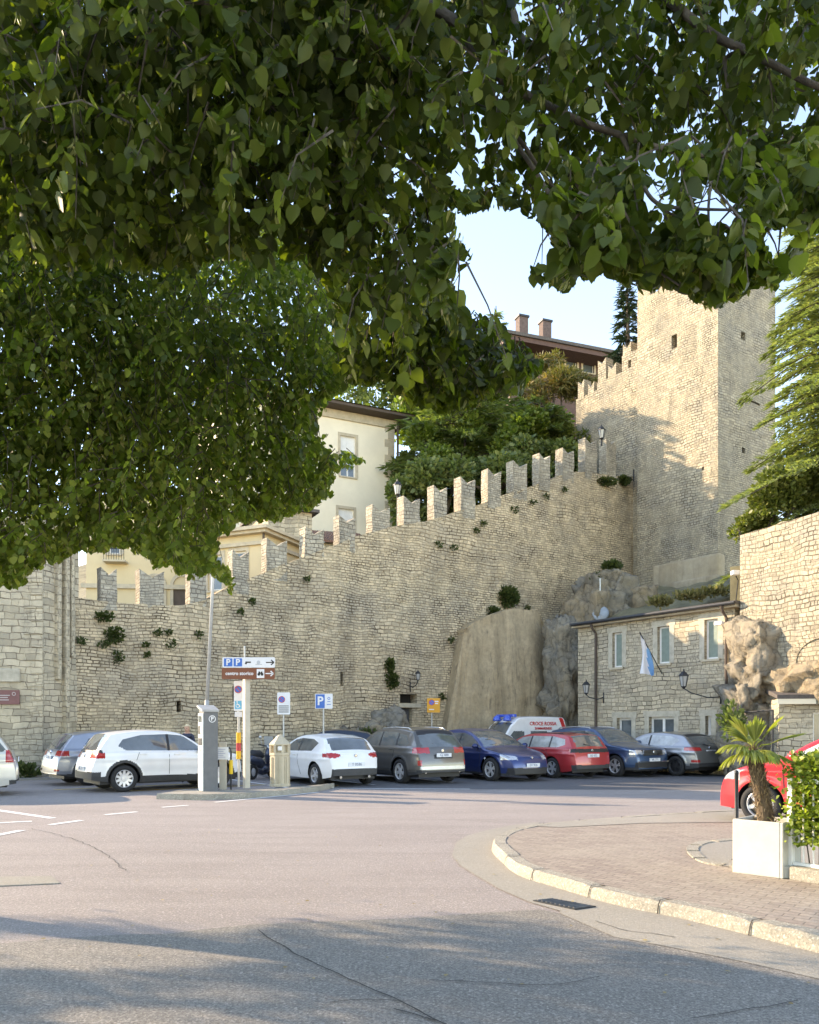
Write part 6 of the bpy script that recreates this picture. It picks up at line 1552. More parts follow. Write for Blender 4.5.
LIT3 = [(60, 1016), (120, 1008), (220, 1012), (300, 1030), (60, 1040)]
LITG = [[(G(*p).x, G(*p).y) for p in q] for q in (LIT, LIT2, LIT3)]
def sunlit_ground(p):
    """where the sun ray through p meets the road; True if that patch is open sunny road"""
    k = p.z/EL; g = (p.x-SUN.x*k, p.y-SUN.y*k)
    if inpoly(g[0], g[1], LITG[0]): return 1.0
    if inpoly(g[0], g[1], LITG[1]) or inpoly(g[0], g[1], LITG[2]): return .9
    return 0.0
def proj(p): return CX+p.x*F/p.y, HY-(p.z-H)*F/p.y
# outline of the hanging crowns against the view
LOW1 = [(-120, 250), (0, 250), (60, 270), (150, 275), (220, 268), (300, 262), (330, 292), (338, 350), (340, 392), (360, 384), (376, 376), (392, 392), (414, 404), (441, 412), (459, 419), (472, 404), (500, 398), (517, 400), (536, 380), (545, 367), (538, 355), (525, 340), (482, 312), (458, 300), (444, 288), (452, 268), (474, 262), (452, 236), (424, 215), (470, 214), (505, 208), (540, 224), (556, 246), (520, 262), (500, 270), (515, 282), (560, 286), (608, 274), (640, 284), (672, 288), (690, 304), (716, 306), (735, 303), (762, 288), (802, 272), (790, 252), (812, 232), (830, 215), (950, 200)]
POLY1 = [(-120, -160), (950, -160)]+LOW1[::-1]
GAP1 = [(555, 262), (548, 232), (520, 210), (470, 214), (455, 234), (476, 262), (500, 272)]
HOLES1 = [[(633, 193), (652, 188), (668, 200), (650, 210)], [(690, 204), (716, 192), (742, 208), (735, 226), (705, 224)], [(762, 236), (790, 226), (800, 242), (770, 262)]]
POLY2 = [(-160, 210), (300, 215), (340, 290), (354, 330), (356, 365), (345, 392), (322, 398), (314, 420), (320, 440), (345, 446), (372, 456), (352, 467), (326, 474), (334, 497), (300, 509), (275, 517), (250, 524), (214, 536), (222, 556), (238, 578), (232, 592), (205, 574), (180, 572), (150, 560), (120, 548), (95, 556), (75, 548), (52, 566), (30, 578), (8, 588), (-20, 580), (-60, 600), (-160, 590)]
def make_tree_crown(name, root, mat, twigs, lv, lf, lsize, nl, matb=None, rng=None, droop=.8, brf=0.0, poly=None, holes=()):
    rng = rng or rnd; pos, tip, nrm, siz = [], [], [], []; bp, bt, bn, bs = [], [], [], []; tw = MB()
    for (p, d, L_) in twigs:
        d = d.normalized(); q = p.copy(); pts = [q.copy()]; n = nl; sd = d.cross(Vector((0, 0, 1)));
        if sd.length < .1: sd = Vector((1, 0, 0))
        sd.normalize()
        for k in range(n):
            q = q+d*(L_/n); d = (d+Vector((rng.uniform(-.12, .12), rng.uniform(-.12, .12), -droop*.16+rng.uniform(-.05, .05)))).normalized(); pts.append(q.copy())
            side = 1 if k % 2 else -1
            ld = (sd*side*rng.uniform(.5, 1.1)+d*rng.uniform(.1, .7)+Vector((rng.uniform(-.3, .3), rng.uniform(-.3, .3), -rng.uniform(.4, 1.3)*droop))).normalized()
            nn = Vector((rng.gauss(0, .55), rng.gauss(0, .55), 1))+sd*side*.5; nn = nn-ld*nn.dot(ld)
            if nn.length < .1: nn = Vector((1, 0, 0))
            s_ = lsize*rng.uniform(.55, 1.2); pp = q+ld*lsize*.35
            if sunlit_ground(pp+ld*s_*.5) and rng.random() < .97: continue
            if poly and pp.y > 1:
                tx, ty = proj(pp+ld*s_)
                if -60 < tx < 880 and ty > 0:
                    nj = Vector((tx/17, ty/17, 2.5)); jx, jy = noise.noise(nj)*11+noise.noise(nj*2.7)*6, noise.noise(nj+Vector((9, 3, 0)))*11+noise.noise(nj*2.7+Vector((4, 4, 0)))*6
                    if not inpoly(tx+jx, ty+jy-2, poly): continue
                    if any(inpoly(tx, ty, h) or inpoly(*proj(pp), h) for h in holes): continue
            pos.append(pp); tip.append(ld); nrm.append(nn); siz.append(s_)
            if brf and rng.random() < brf:
                bd = (ld+Vector((rng.uniform(-.5, .5), rng.uniform(-.5, .5), -.8))).normalized()
                for _ in range(3): bp.append(q+Vector((rng.uniform(-.02, .02), rng.uniform(-.02, .02), -.02))); bt.append((bd+Vector((rng.uniform(-.4, .4), rng.uniform(-.4, .4), 0))).normalized()); bn.append(Vector((rng.gauss(0, 1), rng.gauss(0, 1), .6))); bs.append(lsize*rng.uniform(.4, .8))
        vis = (not poly) or pts[0].y < 1 or all(inpoly(*proj(e_), poly) and not any(inpoly(*proj(e_), h) for h in holes) for e_ in (pts[0], pts[-1]) if e_.y > 1 and -60 < proj(e_)[0] < 880)
        if vis and not sunlit_ground(pts[0]) and rng.random() < .5: tw.tube([pts[0], pts[len(pts)//2], pts[-1]], [.006, .004, .002], 3, cap=False)
    o = leaf_mesh(name, pos, tip, nrm, siz, lv, lf, mat, root)
    if tw.f: tw.build('twig', M['bark'], root)['kind'] = 'stuff'
    if bp: leaf_mesh('flower_bracts', bp, bt, bn, bs, SV, SF, matb, root, width=np.array(bs)*.4)['kind'] = 'stuff'
    return o
r1 = random.Random(21)
def crown_twigs(poly, holes, Dr, n, Lr, rng, bias=None, sparse=None, guard=6):
    out = []; x0 = min(p[0] for p in poly); x1 = max(p[0] for p in poly); y0 = min(p[1] for p in poly); y1 = max(p[1] for p in poly)
    while len(out) < n:
        px, py = rng.uniform(x0, x1), rng.uniform(y0, y1)
        D = Dr(px, py, rng)
        Lw = rng.uniform(*Lr); tipdrop = Lw*F/D*.75
        if not inpoly(px, py, poly) or not inpoly(px, py+tipdrop, poly): 
            if not (inpoly(px, py, poly) and inpoly(px, py+tipdrop*.5, poly)): continue
            Lw *= .5
        if any(inpoly(px, py+tipdrop*k, h) for h in holes for k in (0, .5, 1)): continue
        if sparse and rng.random() > sparse(px, py): continue
        p = P(px, py, D)
        if p.z > 11: continue
        if noise.noise(p*1.25)+.5*noise.noise(p*3) < ((-.20 if px > 380 else -.38) if poly is POLY1 else -.42): continue
        d = Vector((rng.uniform(-1, 1), rng.uniform(-1, .6), rng.uniform(-.9, .1)))
        e = p+d.normalized()*Lw; qx, qy = proj(e+Vector((0, 0, -Lw*.3)))
        if not inpoly(qx, qy, poly): d = Vector((d.x*.3, d.y, -.6))
        out.append((p, d, Lw))
    return out
def D1f(px, py, rng):
    if 300 < px < 550 and py > 285: return rng.uniform(5.2, 7.4)
    if px > 440 and py > 180: return rng.uniform(2.9, 4.4)
    lo = 3.3 if py < 140 else 3.6
    return rng.choice([rng.uniform(lo, 4.8), rng.uniform(4.0, 7.6)])
near = thing('lime_tree', 'near lime tree whose heavy leafy boughs hang across the whole top of the view', 'tree', (-3.6, 1.0, 0))
sp1 = lambda x, y: (.45 if x > 430 else 1.0)*(.75 if (x > 440 and y > 150) else 1)
tw1 = crown_twigs(POLY1, HOLES1+[GAP1], D1f, 3500, (.28, .55), r1, sparse=sp1)
TWR = [(560, 150), (820, 120), (830, 225), (790, 262), (735, 300), (640, 282), (570, 284), (545, 225)]
for tg in crown_twigs(TWR, HOLES1+[GAP1], lambda x, y, r: r.uniform(3.0, 4.6), 330, (.2, .4), r1): tw1.append(tg)
CTR = [(395, 285), (440, 282), (470, 306), (525, 338), (547, 367), (536, 384), (517, 402), (472, 408), (459, 420), (430, 408), (390, 385)]
for tg in crown_twigs(CTR, [], lambda x, y, r: r.uniform(5.0, 7.0), 300, (.2, .4), r1): tw1.append(tg)
# edge twigs give the lower fringe its ragged line
for _ in range(300):
    i = r1.randrange(10, len(LOW1)-2); a, b = LOW1[i], LOW1[i+1]; t = r1.random(); px = lerp(a[0], b[0], t); py = lerp(a[1], b[1], t)-r1.uniform(14, 36)
    if not inpoly(px, py, POLY1) or any(inpoly(px, py, h) for h in HOLES1+[GAP1]): continue
    D = D1f(px, py+20, r1); p = P(px, py, D); tw1.append((p, Vector((r1.uniform(-1, 1), r1.uniform(-.6, .4), -.35)), r1.uniform(.12, .24)))
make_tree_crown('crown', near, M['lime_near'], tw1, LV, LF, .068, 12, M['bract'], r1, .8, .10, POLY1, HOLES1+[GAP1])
# branches
def wob_path(pts, n=6, amp=.03):
    c = catmull([Vector(p) for p in pts], n); return [p+Vector((noise.noise(p*2.5), noise.noise(p*2.5+Vector((5, 0, 0))), noise.noise(p*2.5+Vector((0, 5, 0)))))*amp for p in c]
def branch(root, pts, r0, r1_, name='branch', n=7):
    w = wob_path(pts); mb = MB(); mb.tube(w, [lerp(r0, r1_, i/(len(w)-1)) for i in range(len(w))], n); return mb.build(name, M['bark'], root, smooth=True)
mb = MB(); tr_ = wob_path([(-3.6, 1.0, -.1), (-3.58, 1.02, .5), (-3.5, 1.1, 2), (-3.3, 1.3, 3.6), (-3.0, 1.7, 5.2), (-2.6, 2.4, 7.0)], 5, .05); n_ = len(tr_)
mb.tube(tr_, [.32 if i == 0 else lerp(.25, .09, i/n_) for i in range(n_)], 14); mb.build('trunk', M['bark'], near, smooth=True)
hub = Vector((-3.1, 1.6, 4.8))
branch(near, [hub, P(180, -60, 4.4), P(425, 4, 4.0), P(478, 56, 3.9), P(556, 112, 3.8), P(618, 135, 3.8), P(702, 150, 3.7), P(762, 134, 3.7)], .034, .006)
branch(near, [P(180, -60, 4.4), P(400, -60, 4.8), P(500, -4, 4.6), P(518, 32, 4.5), P(548, 62, 4.4), P(590, 90, 4.6)], .032, .012)
branch(near, [P(400, -60, 4.8), P(600, -40, 4.2), P(700, 28, 3.7), P(750, 52, 3.6), P(822, 84, 3.4), P(900, 100, 3.3)], .026, .010)
branch(near, [P(750, 52, 3.6), P(724, 60, 3.7), P(726, 92, 3.7)], .012, .006)
branch(near, [P(478, 56, 3.9), P(500, 110, 4.0), P(530, 160, 3.9), P(560, 200, 3.8), P(590, 235, 3.7)], .014, .004)
branch(near, [P(618, 135, 3.8), P(640, 170, 3.7), P(655, 205, 3.6), P(690, 210, 3.5), P(734, 209, 3.4)], .012, .005)
branch(near, [P(706, 150, 3.7), P(712, 180, 3.6), P(708, 212, 3.5), P(715, 260, 3.45)], .009, .004)
branch(near, [P(734, 209, 3.4), P(746, 230, 3.4), P(756, 262, 3.4)], .006, .003)
branch(near, [P(500, 110, 4.0), P(545, 190, 3.6), P(600, 225, 3.5), P(636, 258, 3.4), P(684, 292, 3.3)], .012, .004)
branch(near, [hub, P(60, 40, 5.2), P(104, 130, 5.0), P(108, 180, 5.0), P(118, 208, 4.9)], .06, .02)
branch(near, [P(118, 208, 4.9), P(130, 195, 4.8), P(142, 186, 4.7)], .014, .006)
branch(near, [P(180, -60, 4.4), P(280, 20, 5.2), P(300, 90, 5.4), P(330, 200, 6.0), P(400, 310, 6.3), P(450, 360, 6.3)], .05, .008)
branch(near, [P(240, 128, 4.9), P(268, 150, 4.8), P(290, 168, 4.8)], .012, .006)
branch(near, [P(280, 20, 5.2), P(300, 60, 4.6), P(318, 110, 4.5)], .012, .006)

# second lime tree, left of the view: its right half hangs into the picture
far_t = thing('lime_tree', 'farther lime tree whose dense crown hangs down at the left over the wall', 'tree', (-6.35, 7.8, 0))
def D2f(px, py, rng):
    hi = 9.8 if px > 120 else 9.0
    if px > 250: return rng.uniform(7.4, 9.6)
    return rng.uniform(6.6, hi)
r2 = random.Random(5)
tw2 = crown_twigs(POLY2, [], D2f, 4700, (.35, .7), r2)
for _ in range(560):
    i = r2.randrange(2, len(POLY2)-2); a, b = POLY2[i], POLY2[i+1]; t = r2.random(); px = lerp(a[0], b[0], t); py = lerp(a[1], b[1], t)-r2.uniform(6, 22)
    if not inpoly(px, py, POLY2): continue
    p = P(px, py, D2f(px, py, r2)); tw2.append((p, Vector((r2.uniform(-1, 1), r2.uniform(-.6, .4), -.3)), r2.uniform(.15, .3)))
# the half of the crown that is out of the picture and throws the shade on the near road
for _ in range(150):
    a = r2.uniform(0, 2*math.pi); rr = 4.6*r2.random()**.5; z = r2.uniform(3.0, 8.2)
    p = Vector((-8.6+rr*math.cos(a)*1.15, 7.2+rr*math.sin(a)*.7, z))
    if p.y > .3 and proj(p)[0] > -60 and p.y > 1: continue
    k = p.z/EL; g = Vector((p.x-SUN.x*k, p.y-SUN.y*k, 0))
    tw2.append((p, Vector((r2.uniform(-1, 1), r2.uniform(-1, 1), -.3)), r2.uniform(.4, .7)))
for _ in range(1900):      # boughs reaching out along the street
    z = r2.uniform(3.2, 7.5); gx = r2.uniform(-4.5, 5.5); gy = r2.uniform(3.6, 6.4)
    k = z/EL; p = Vector((gx+SUN.x*k, gy+SUN.y*k, z))
    if sunlit_ground(p) or (p.y > .5 and proj(p)[0] > -50): continue
    if noise.noise(Vector((gx*1.1, gy*2.2, 3))) < -.22: continue
    tw2.append((p, Vector((r2.uniform(-1, 1), r2.uniform(-1, 1), -.2)), r2.uniform(.4, .7)))
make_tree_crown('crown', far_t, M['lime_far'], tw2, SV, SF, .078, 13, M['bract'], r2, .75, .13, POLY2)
mb = MB(); tr_ = wob_path([(-6.35, 7.8, -.1), (-6.35, 7.8, .4), (-6.38, 7.75, 2), (-6.3, 7.8, 4), (-6.1, 7.9, 6), (-6.0, 8.0, 8)], 5, .05); n_ = len(tr_)
mb.tube(tr_, [.27 if i == 0 else lerp(.20, .06, i/n_) for i in range(n_)], 14); mb.build('trunk', M['bark'], far_t, smooth=True)
for e, zs in (((-3.4, 8.3, 4.6), 2.6), ((-2.2, 8.5, 5.6), 4.2), ((-4.0, 7.4, 6.8), 5), ((-9.5, 7.2, 4.6), 2.8), ((-10, 8, 6.5), 4.4), ((-12, 8.5, 6.0), 3.6), ((-6.8, 5.2, 5.5), 3.4), ((-1.6, 8.9, 4.9), 3.8)):
    s_ = Vector((-6.33, 7.8, zs)); e = Vector(e)
    if e.x > -5: pass
    branch(far_t, [s_, s_.lerp(e, .4)+Vector((0, 0, .5)), e], .07, .015)

# ------------------------------------------------------------------ conifers and trees on the hill
def blobs_cloud(blobs, n, rng, size, up=.5, flat=1.0):
    pos, tip, nrm, siz = [], [], [], []; tot = sum(b[3]*b[4]*b[5] for b in blobs)
    for b in blobs:
        c = Vector(b[:3]); k = int(n*b[3]*b[4]*b[5]/tot)+8
        for _ in range(k):
            v = Vector((rng.gauss(0, 1), rng.gauss(0, 1), rng.gauss(0, 1))).normalized(); r = rng.random()**.45
            p = c+Vector((v.x*b[3]*r, v.y*b[4]*r, v.z*b[5]*r))
            pos.append(p); t = (Vector((v.x, v.y, v.z*.6+up))+Vector((rng.gauss(0, .5), rng.gauss(0, .5), rng.gauss(0, .4)))).normalized()
            tip.append(t); nrm.append(Vector((rng.gauss(0, 1), rng.gauss(0, 1), rng.gauss(.5, 1)))); siz.append(size*rng.uniform(.6, 1.3))
    return pos, tip, nrm, siz
M['fir'] = leafmat('dark_fir_needles', (.014, .030, .016), (.028, .052, .026), .15, (.05, .08, .035)); M['cedar_dark'] = leafmat('blue_green_cedar_needles', (.075, .115, .045), (.14, .18, .065), .35, (.26, .28, .10))
M['cedar'] = leafmat('yellow_green_cedar_needles', (.115, .15, .065), (.22, .25, .11), .38, (.36, .37, .18)); M['bright'] = leafmat('bright_green_leaves', (.07, .11, .02), (.13, .18, .035), .45, (.24, .27, .06))
M['pinem'] = leafmat('olive_pine_needles', (.09, .10, .03), (.17, .15, .05), .3, (.32, .19, .07)); M['shrubm'] = leafmat('olive_shrub_leaves', (.06, .085, .02), (.13, .155, .04), .35, (.22, .23, .07))
M['dryweed'] = leafmat('dry_weeds', (.13, .12, .05), (.24, .21, .10), .3, (.38, .30, .16)); M['weed'] = leafmat('weed_leaves', (.035, .055, .018), (.07, .095, .03), .3, (.13, .14, .05)); M['laurel'] = leafmat('hedge_leaves', (.10, .15, .025), (.20, .26, .05), .4, (.42, .46, .10), .35)
M['palml'] = leafmat('palm_leaf_blades', (.17, .20, .04), (.30, .32, .08), .4, (.50, .48, .14), .4)
r3 = random.Random(77)
def conifer(label, base, h, rad, n, mat, tiers=16, droop=.25, size=.28, top_z=None, cat='tree', lean=0, name='conifer', bare=.12, wide=.22, horizontal=False, az=None):
    base = Vector(base); t_ = thing(name, label, cat, base)
    mb = MB(); mb.tube([base-Vector((0, 0, .3)), base+Vector((.1, 0, h*.5)), base+Vector((0, 0, h))], [max(.15, h*.02), h*.013, .03], 8); mb.build('trunk', M['bark'], t_, smooth=True)
    pos, tip, nrm, siz = [], [], [], []; bm_ = MB(); per = max(5, int(n/(tiers*9)))
    for k in range(tiers):
        v = bare+(1-bare)*k/tiers; zb = base.z+h*v; rr = rad*((1-v)**.75 if not horizontal else (1-v*.7)**.6)*r3.uniform(.7, 1.1)
        nb_ = r3.randint(6, 9)
        for b in range(nb_):
            if az is None: a = 2*math.pi*(b+r3.random())/nb_
            else: a = az[0]+(az[1]-az[0])*(b+r3.random())/nb_
            L_ = rr*r3.uniform(.65, 1.1); s0 = Vector((base.x, base.y, zb+r3.uniform(-.2, .2))); dd = Vector((math.cos(a), math.sin(a), 0))
            def pt(u): return s0+dd*L_*u+Vector((0, 0, .12*L_*u-droop*L_*u*u))
            bm_.tube([pt(0), pt(.5), pt(1)], [.05, .03, .01], 4, cap=False)
            side = Vector((-dd.y, dd.x, 0))
            for _ in range(int(per*L_/rad*2)+3):
                u = r3.random()**.7; sp = (r3.random()-.5)*2*wide*L_*(1.15-u); p = pt(u)+side*sp+Vector((0, 0, r3.uniform(-.10, .05)*size*3))
                pos.append(p); tip.append((dd*1.0+side*(sp*1.5/max(.3, wide*L_))+Vector((0, 0, -droop*.9+r3.gauss(0, .3)))).normalized()); nrm.append(Vector((r3.gauss(0, .5), r3.gauss(0, .5), 1))); siz.append(size*r3.uniform(.6, 1.4))
    bm_.build('branch', M['bark'], t_)['kind'] = 'stuff'
    leaf_mesh('crown', pos, tip, nrm, siz, NV, NF, mat, t_, width=np.array(siz)*.30); return t_
def broad(label, base, blobs, n, mat, size=.22, name='leafy_tree', trunk=True, cat='tree', up=.3, lv=SV, lf=SF, width=None, subblobs=5):
    base = Vector(base); t_ = thing(name, label, cat, base); bl = []
    for b in blobs:
        for _ in range(subblobs):
            v = Vector((r3.gauss(0, 1), r3.gauss(0, 1), r3.gauss(0, 1))).normalized()*r3.uniform(.3, .9); s_ = r3.uniform(.35, .6); bl.append((b[0]+v.x*b[3], b[1]+v.y*b[4], b[2]+v.z*b[5], b[3]*s_, b[4]*s_, b[5]*s_))
    pos, tip, nrm, siz = blobs_cloud(bl, n, r3, size, up); leaf_mesh('crown', pos, tip, nrm, siz, lv, lf, mat, t_, width=None if width is None else np.array(siz)*width)
    if trunk:
        for b in blobs:
            mb = MB(); mb.tube([base, base.lerp(Vector(b[:3]), .5)+Vector((.1, 0, .2)), Vector(b[:3])], [.16, .10, .03], 7); mb.build('trunk', M['bark'], t_, smooth=True)
    return t_
def ground_h(x, y):
    p = Vector((x, y, 0)); u = (p-w0).dot(wd); b = -(p-w0).dot(wn); return wtop(min(max(u, 0), WL))-1.2+min(max(b, 0), 40)*.12+max(0, b-8)*.08
def at(px, py, D): p = P(px, py, D); return p
def tree_at(px, D): p = P(px, 728, D); return Vector((p.x, p.y, ground_h(p.x, p.y)-.3))
b = tree_at(627, 52); conifer('tall dark fir rising just left of the tower battlements', b, at(0, 262, 52).z-b.z, 2.9, 9000, M['fir'], 26, .35, .42, wide=.3)
b = tree_at(496, 54); conifer('dark pine standing left of the timber house chimneys', b, at(0, 306, 54).z-b.z, 3.4, 6500, M['cedar_dark'], 20, .1, .45, wide=.25)
b = tree_at(462, 47); conifer('spreading blue-green cedar behind the middle merlons', b, at(0, 372, 47).z-b.z, 5.4, 16000, M['cedar_dark'], 20, .28, .40, horizontal=True, bare=.0, wide=.3)
b = tree_at(540, 46); conifer('smaller spreading cedar behind the upper merlons', b, at(0, 400, 46).z-b.z, 3.6, 11000, M['cedar_dark'], 16, .3, .38, horizontal=True, bare=.0, wide=.3)
b = tree_at(566, 52); broad('umbrella pine with olive and russet foliage below the timber house', b, [(*at(548, 360, 52), 1.5, 1.5, .7), (*at(560, 380, 52), 2.3, 2, 1.2), (*at(588, 392, 52), 1.8, 1.8, .9), (*at(540, 395, 52), 1.7, 1.7, .8)], 7000, M['pinem'], .30, 'pine_tree', lv=NV, lf=NF, width=.3)
b = tree_at(420, 58); broad('sunlit yellow-green tree high behind the cream house corner', b, [(*at(422, 420, 58), 2.2, 2.5, 3.2), (*at(450, 440, 58), 2.5, 2.5, 3), (*at(470, 400, 60), 3, 2.5, 2)], 6000, M['bright'], .34)
b = tree_at(505, 60); broad('bright green leafy tree on the slope between the cedars', b, [(*at(512, 425, 60), 2.6, 2.5, 3.4), (*at(535, 440, 60), 2.5, 2.5, 3)], 5000, M['bright'], .34)
b = tree_at(440, 44); broad('sunlit lime green bush between the lantern post and the cedar trunk', b, [(*at(425, 440, 45), 1.0, 1, 1.5), (*at(440, 462, 44), 1.2, 1, 1.2), (*at(470, 425, 46), 1.2, 1, 1.3)], 3500, M['bright'], .2, 'shrub', cat='shrub')
b = tree_at(500, 44); broad('sunlit lime green foliage just above the upper middle merlons', b, [(*at(505, 440, 44.5), 1.2, 1, 1.3), (*at(530, 428, 45), 1.2, 1, 1.0)], 2500, M['bright'], .2, 'shrub', cat='shrub')
b = tree_at(577, 46.5); broad('bushy bright shrub against the stepped upper wall', b, [(*at(572, 440, 45.8), .8, .8, 1.4), (*at(566, 452, 45.8), .9, .8, .9), (*at(560, 425, 46), .8, .8, 1.2)], 2600, M['shrubm'], .17, 'shrub', cat='shrub')
b = tree_at(405, 50); broad('dark green bush between the cream house and the wall lantern', b, [(*at(408, 470, 48), 1.2, 1.2, 1.6), (*at(425, 485, 46), 1.5, 1.2, 1.4), (*at(412, 505, 44), 1.3, 1.2, 1.2)], 4000, M['cedar_dark'], .25, 'shrub', cat='shrub')
b = tree_at(520, 44); broad('dense green bushes filling the ground behind the upper merlons', b, [(*at(450, 478, 42.5), 2.2, 1.2, 1.5), (*at(490, 470, 43), 2.2, 1.2, 1.5), (*at(530, 458, 44), 2.2, 1.2, 1.4), (*at(560, 455, 44), 1.5, 1.2, 1.2)], 7000, M['cedar_dark'], .25, 'shrub', cat='shrub')
b = tree_at(390, 60); broad('dark leafy tree behind the cream house roof', b, [(*at(385, 395, 62), 3, 2.5, 2.2), (*at(430, 385, 62), 2.5, 2.5, 2.4)], 3500, M['cedar_dark'], .38)
# big cedar at the right, its boughs drooping over the retaining wall
b = Vector((16.4, 30.0, 7.4)); conifer('large yellow-green cedar with drooping boughs above the retaining wall', b, 14.5, 4.9, 120000, M['cedar'], 36, .42, .20, name='cedar_tree', bare=.0, wide=.42, horizontal=True)
broad('olive green shrub at the foot of the cedar beside the tower corner', (12.9, 30.5, 7.4), [(*at(752, 515, 30.5), 1.0, 1, .9), (*at(780, 500, 30), 1.2, 1, 1.2), (*at(738, 528, 30.5), .55, .8, .5), (*at(805, 490, 29.5), 1.1, 1, 1.2)], 8000, M['shrubm'], .15, 'shrub', cat='shrub')
mb = MB(); mb.prism([(11.3, 28.2), (13.5, 26.5), (22, 24), (24, 42), (15.5, 37), (14, 33)], 3, 7.3); o = mb.build('terrace', M['dirt']); o['kind'] = 'structure'

# ------------------------------------------------------------------ weeds and tufts on the walls
def tuft(p, n_, r, size, label, group=None, mat='weed', up=.4, out=None, name='wall_plant'):
    out = out or Vector((0, 0, 0)); pos, tip, nrm, siz = [], [], [], []
    for _ in range(n_):
        v = Vector((r3.gauss(0, 1), r3.gauss(0, 1), r3.gauss(0, 1))).normalized(); q = r3.random()**.6
        pos.append(p+Vector((v.x*r[0]*q, v.y*r[1]*q, v.z*r[2]*q))+out*.05); tip.append((v+out*.8+Vector((0, 0, up+r3.gauss(0, .4)))).normalized()); nrm.append(Vector((r3.gauss(0, 1), r3.gauss(0, 1), r3.gauss(0, 1)))); siz.append(size*r3.uniform(.6, 1.4))
    return tag(leaf_mesh(name, pos, tip, nrm, siz, SV, SF, M[mat]), label, 'plant', group)
def onwall(px, py): p = wall_xy(px)+wn*.06; p.z = H+(HY-py)*p.y/F; return p
GT = 'small weed tufts growing out of the wall face'
tuft(onwall(505, 597), 900, (.62, .15, .5), .13, 'large dark ivy patch on the wall above the smooth bedrock slab', out=wn)
tuft(onwall(491, 613), 350, (.38, .12, .3), .12, 'smaller ivy patch hanging at the upper left rim of the bedrock slab', out=wn)
tuft(onwall(388, 665), 260, (.20, .12, .26), .12, 'round bush on the wall, upper of the two above the boulder', out=wn)
tuft(onwall(390, 680), 380, (.30, .14, .34), .12, 'round bush on the wall, lower of the two above the boulder', out=wn)
tuft(onwall(103, 617), 160, (.35, .12, .14), .11, 'leafy tuft just under the leftmost merlon', out=wn); tuft(onwall(113, 636), 260, (.36, .15, .28), .11, 'largest of the dark tufts on the wall beside the bastion', out=wn)
tuft(onwall(622, 481), 420, (.35, .2, .22), .13, 'ivy clump hanging at the wall end against the tower', out=wn); tuft(onwall(603, 482), 500, (.75, .2, .2), .12, 'trailing ivy along the ledge under the last merlons', out=wn)
tuft(onwall(440, 697), 90, (.15, .1, .15), .09, 'small green tuft just right above the amber sign', out=wn)
for (px, py, s_) in ((81, 641, .12), (103, 645, .16), (118, 655, .16), (118, 661, .14), (157, 633, .12), (168, 633, .10), (170, 644, .18), (198, 635, .12), (145, 645, .08), (146, 655, .08), (305, 580, .14), (251, 602, .10), (240, 612, .1), (437, 545, .16), (452, 548, .14), (482, 524, .12), (475, 531, .10), (531, 503, .16), (513, 510, .16), (545, 497, .14), (563, 490, .14), (449, 640, .12), (575, 600, .14), (588, 590, .14), (478, 627, .14), (470, 630, .1), (526, 608, .1)):
    tuft(onwall(px, py), 60, (s_*1.3, .08, s_), .085, 'small weed tuft growing out of the crenellated wall face', GT, out=wn)
tuft(P(612, 566, 37.4), 420, (.45, .3, .22), .13, 'dark leafy tuft on top of the rock outcrop beneath the tower'); tuft(P(598, 579, 37.2), 200, (.3, .2, .25), .12, 'small dark tuft left of the rock outcrop beneath the tower')
for (px, py, w, lab) in ((690, 596, .7, 'dry grass and weeds behind the middle of the office roof'), (716, 592, .8, 'dry weeds behind the right end of the office roof'), (660, 602, .5, 'short weeds behind the office roof above its middle window')):
    tuft(P(px, py, 33), 480, (w, .5, .20), .14, lab, mat='dryweed', up=1.2, name='grass_clump')
tuft(Vector((-12.3, 25.25, .25)), 420, (.7, .15, .25), .12, 'weeds at the foot of the bastion front', up=1.); tuft(Vector((-10.6, 26.3, .3)), 500, (.35, .6, .3), .12, 'weeds in the corner where bastion and wall meet', up=1.)
tuft(P(368, 738, 30.4), 400, (.5, .3, .35), .13, 'bush growing over the low rock heap behind the white hatchback'); tuft(P(732, 722, 25.0), 300, (.4, .3, .6), .14, 'dark ivy on the lower boulders beside the palm', mat='cedar_dark')

# ------------------------------------------------------------------ palm in the planter
pb = Vector((*P(767, 728, 8.35).xy, .62)); pm = thing('palm_tree', 'small fan palm with a shaggy brown trunk growing in the white planter', 'palm', pb)
crown = P(754, 748, 8.3); cr = [pb+Vector((0, 0, -.1)), pb.lerp(crown, .3)+Vector((.0, 0, 0)), pb.lerp(crown, .7)+Vector((-.01, 0, 0)), crown]; path = catmull(cr, 6)
mb = MB(); mb.tube(path, [lerp(.088, .066, i/(len(path)-1)) for i in range(len(path))], 14); tk = mb.build('trunk', barkmat('palm_trunk', (.06, .04, .025), (.17, .12, .075), 25), pm, smooth=True)
pos, tip, nrm, siz = [], [], [], []
for _ in range(950):
    u = r3.random(); k = min(int(u*(len(path)-1)), len(path)-2); c = path[k].lerp(path[k+1], u*(len(path)-1)-k); a = r3.uniform(0, 2*math.pi); rr = lerp(.085, .062, u); o_ = Vector((math.cos(a), math.sin(a), 0))
    pos.append(c+o_*rr*.95); tip.append((o_*.55+Vector((r3.gauss(0, .25), r3.gauss(0, .25), r3.choice([.9, .9, -.6])))).normalized()); nrm.append(o_+Vector((0, 0, .3))); siz.append(r3.uniform(.035, .085))
leaf_mesh('trunk_fibre', pos, tip, nrm, siz, NV, NF, leafmat('palm_fibre', (.09, .06, .035), (.20, .14, .085), .1, (.34, .26, .16), .9), pm, width=np.array(siz)*.22)['kind'] = 'stuff'
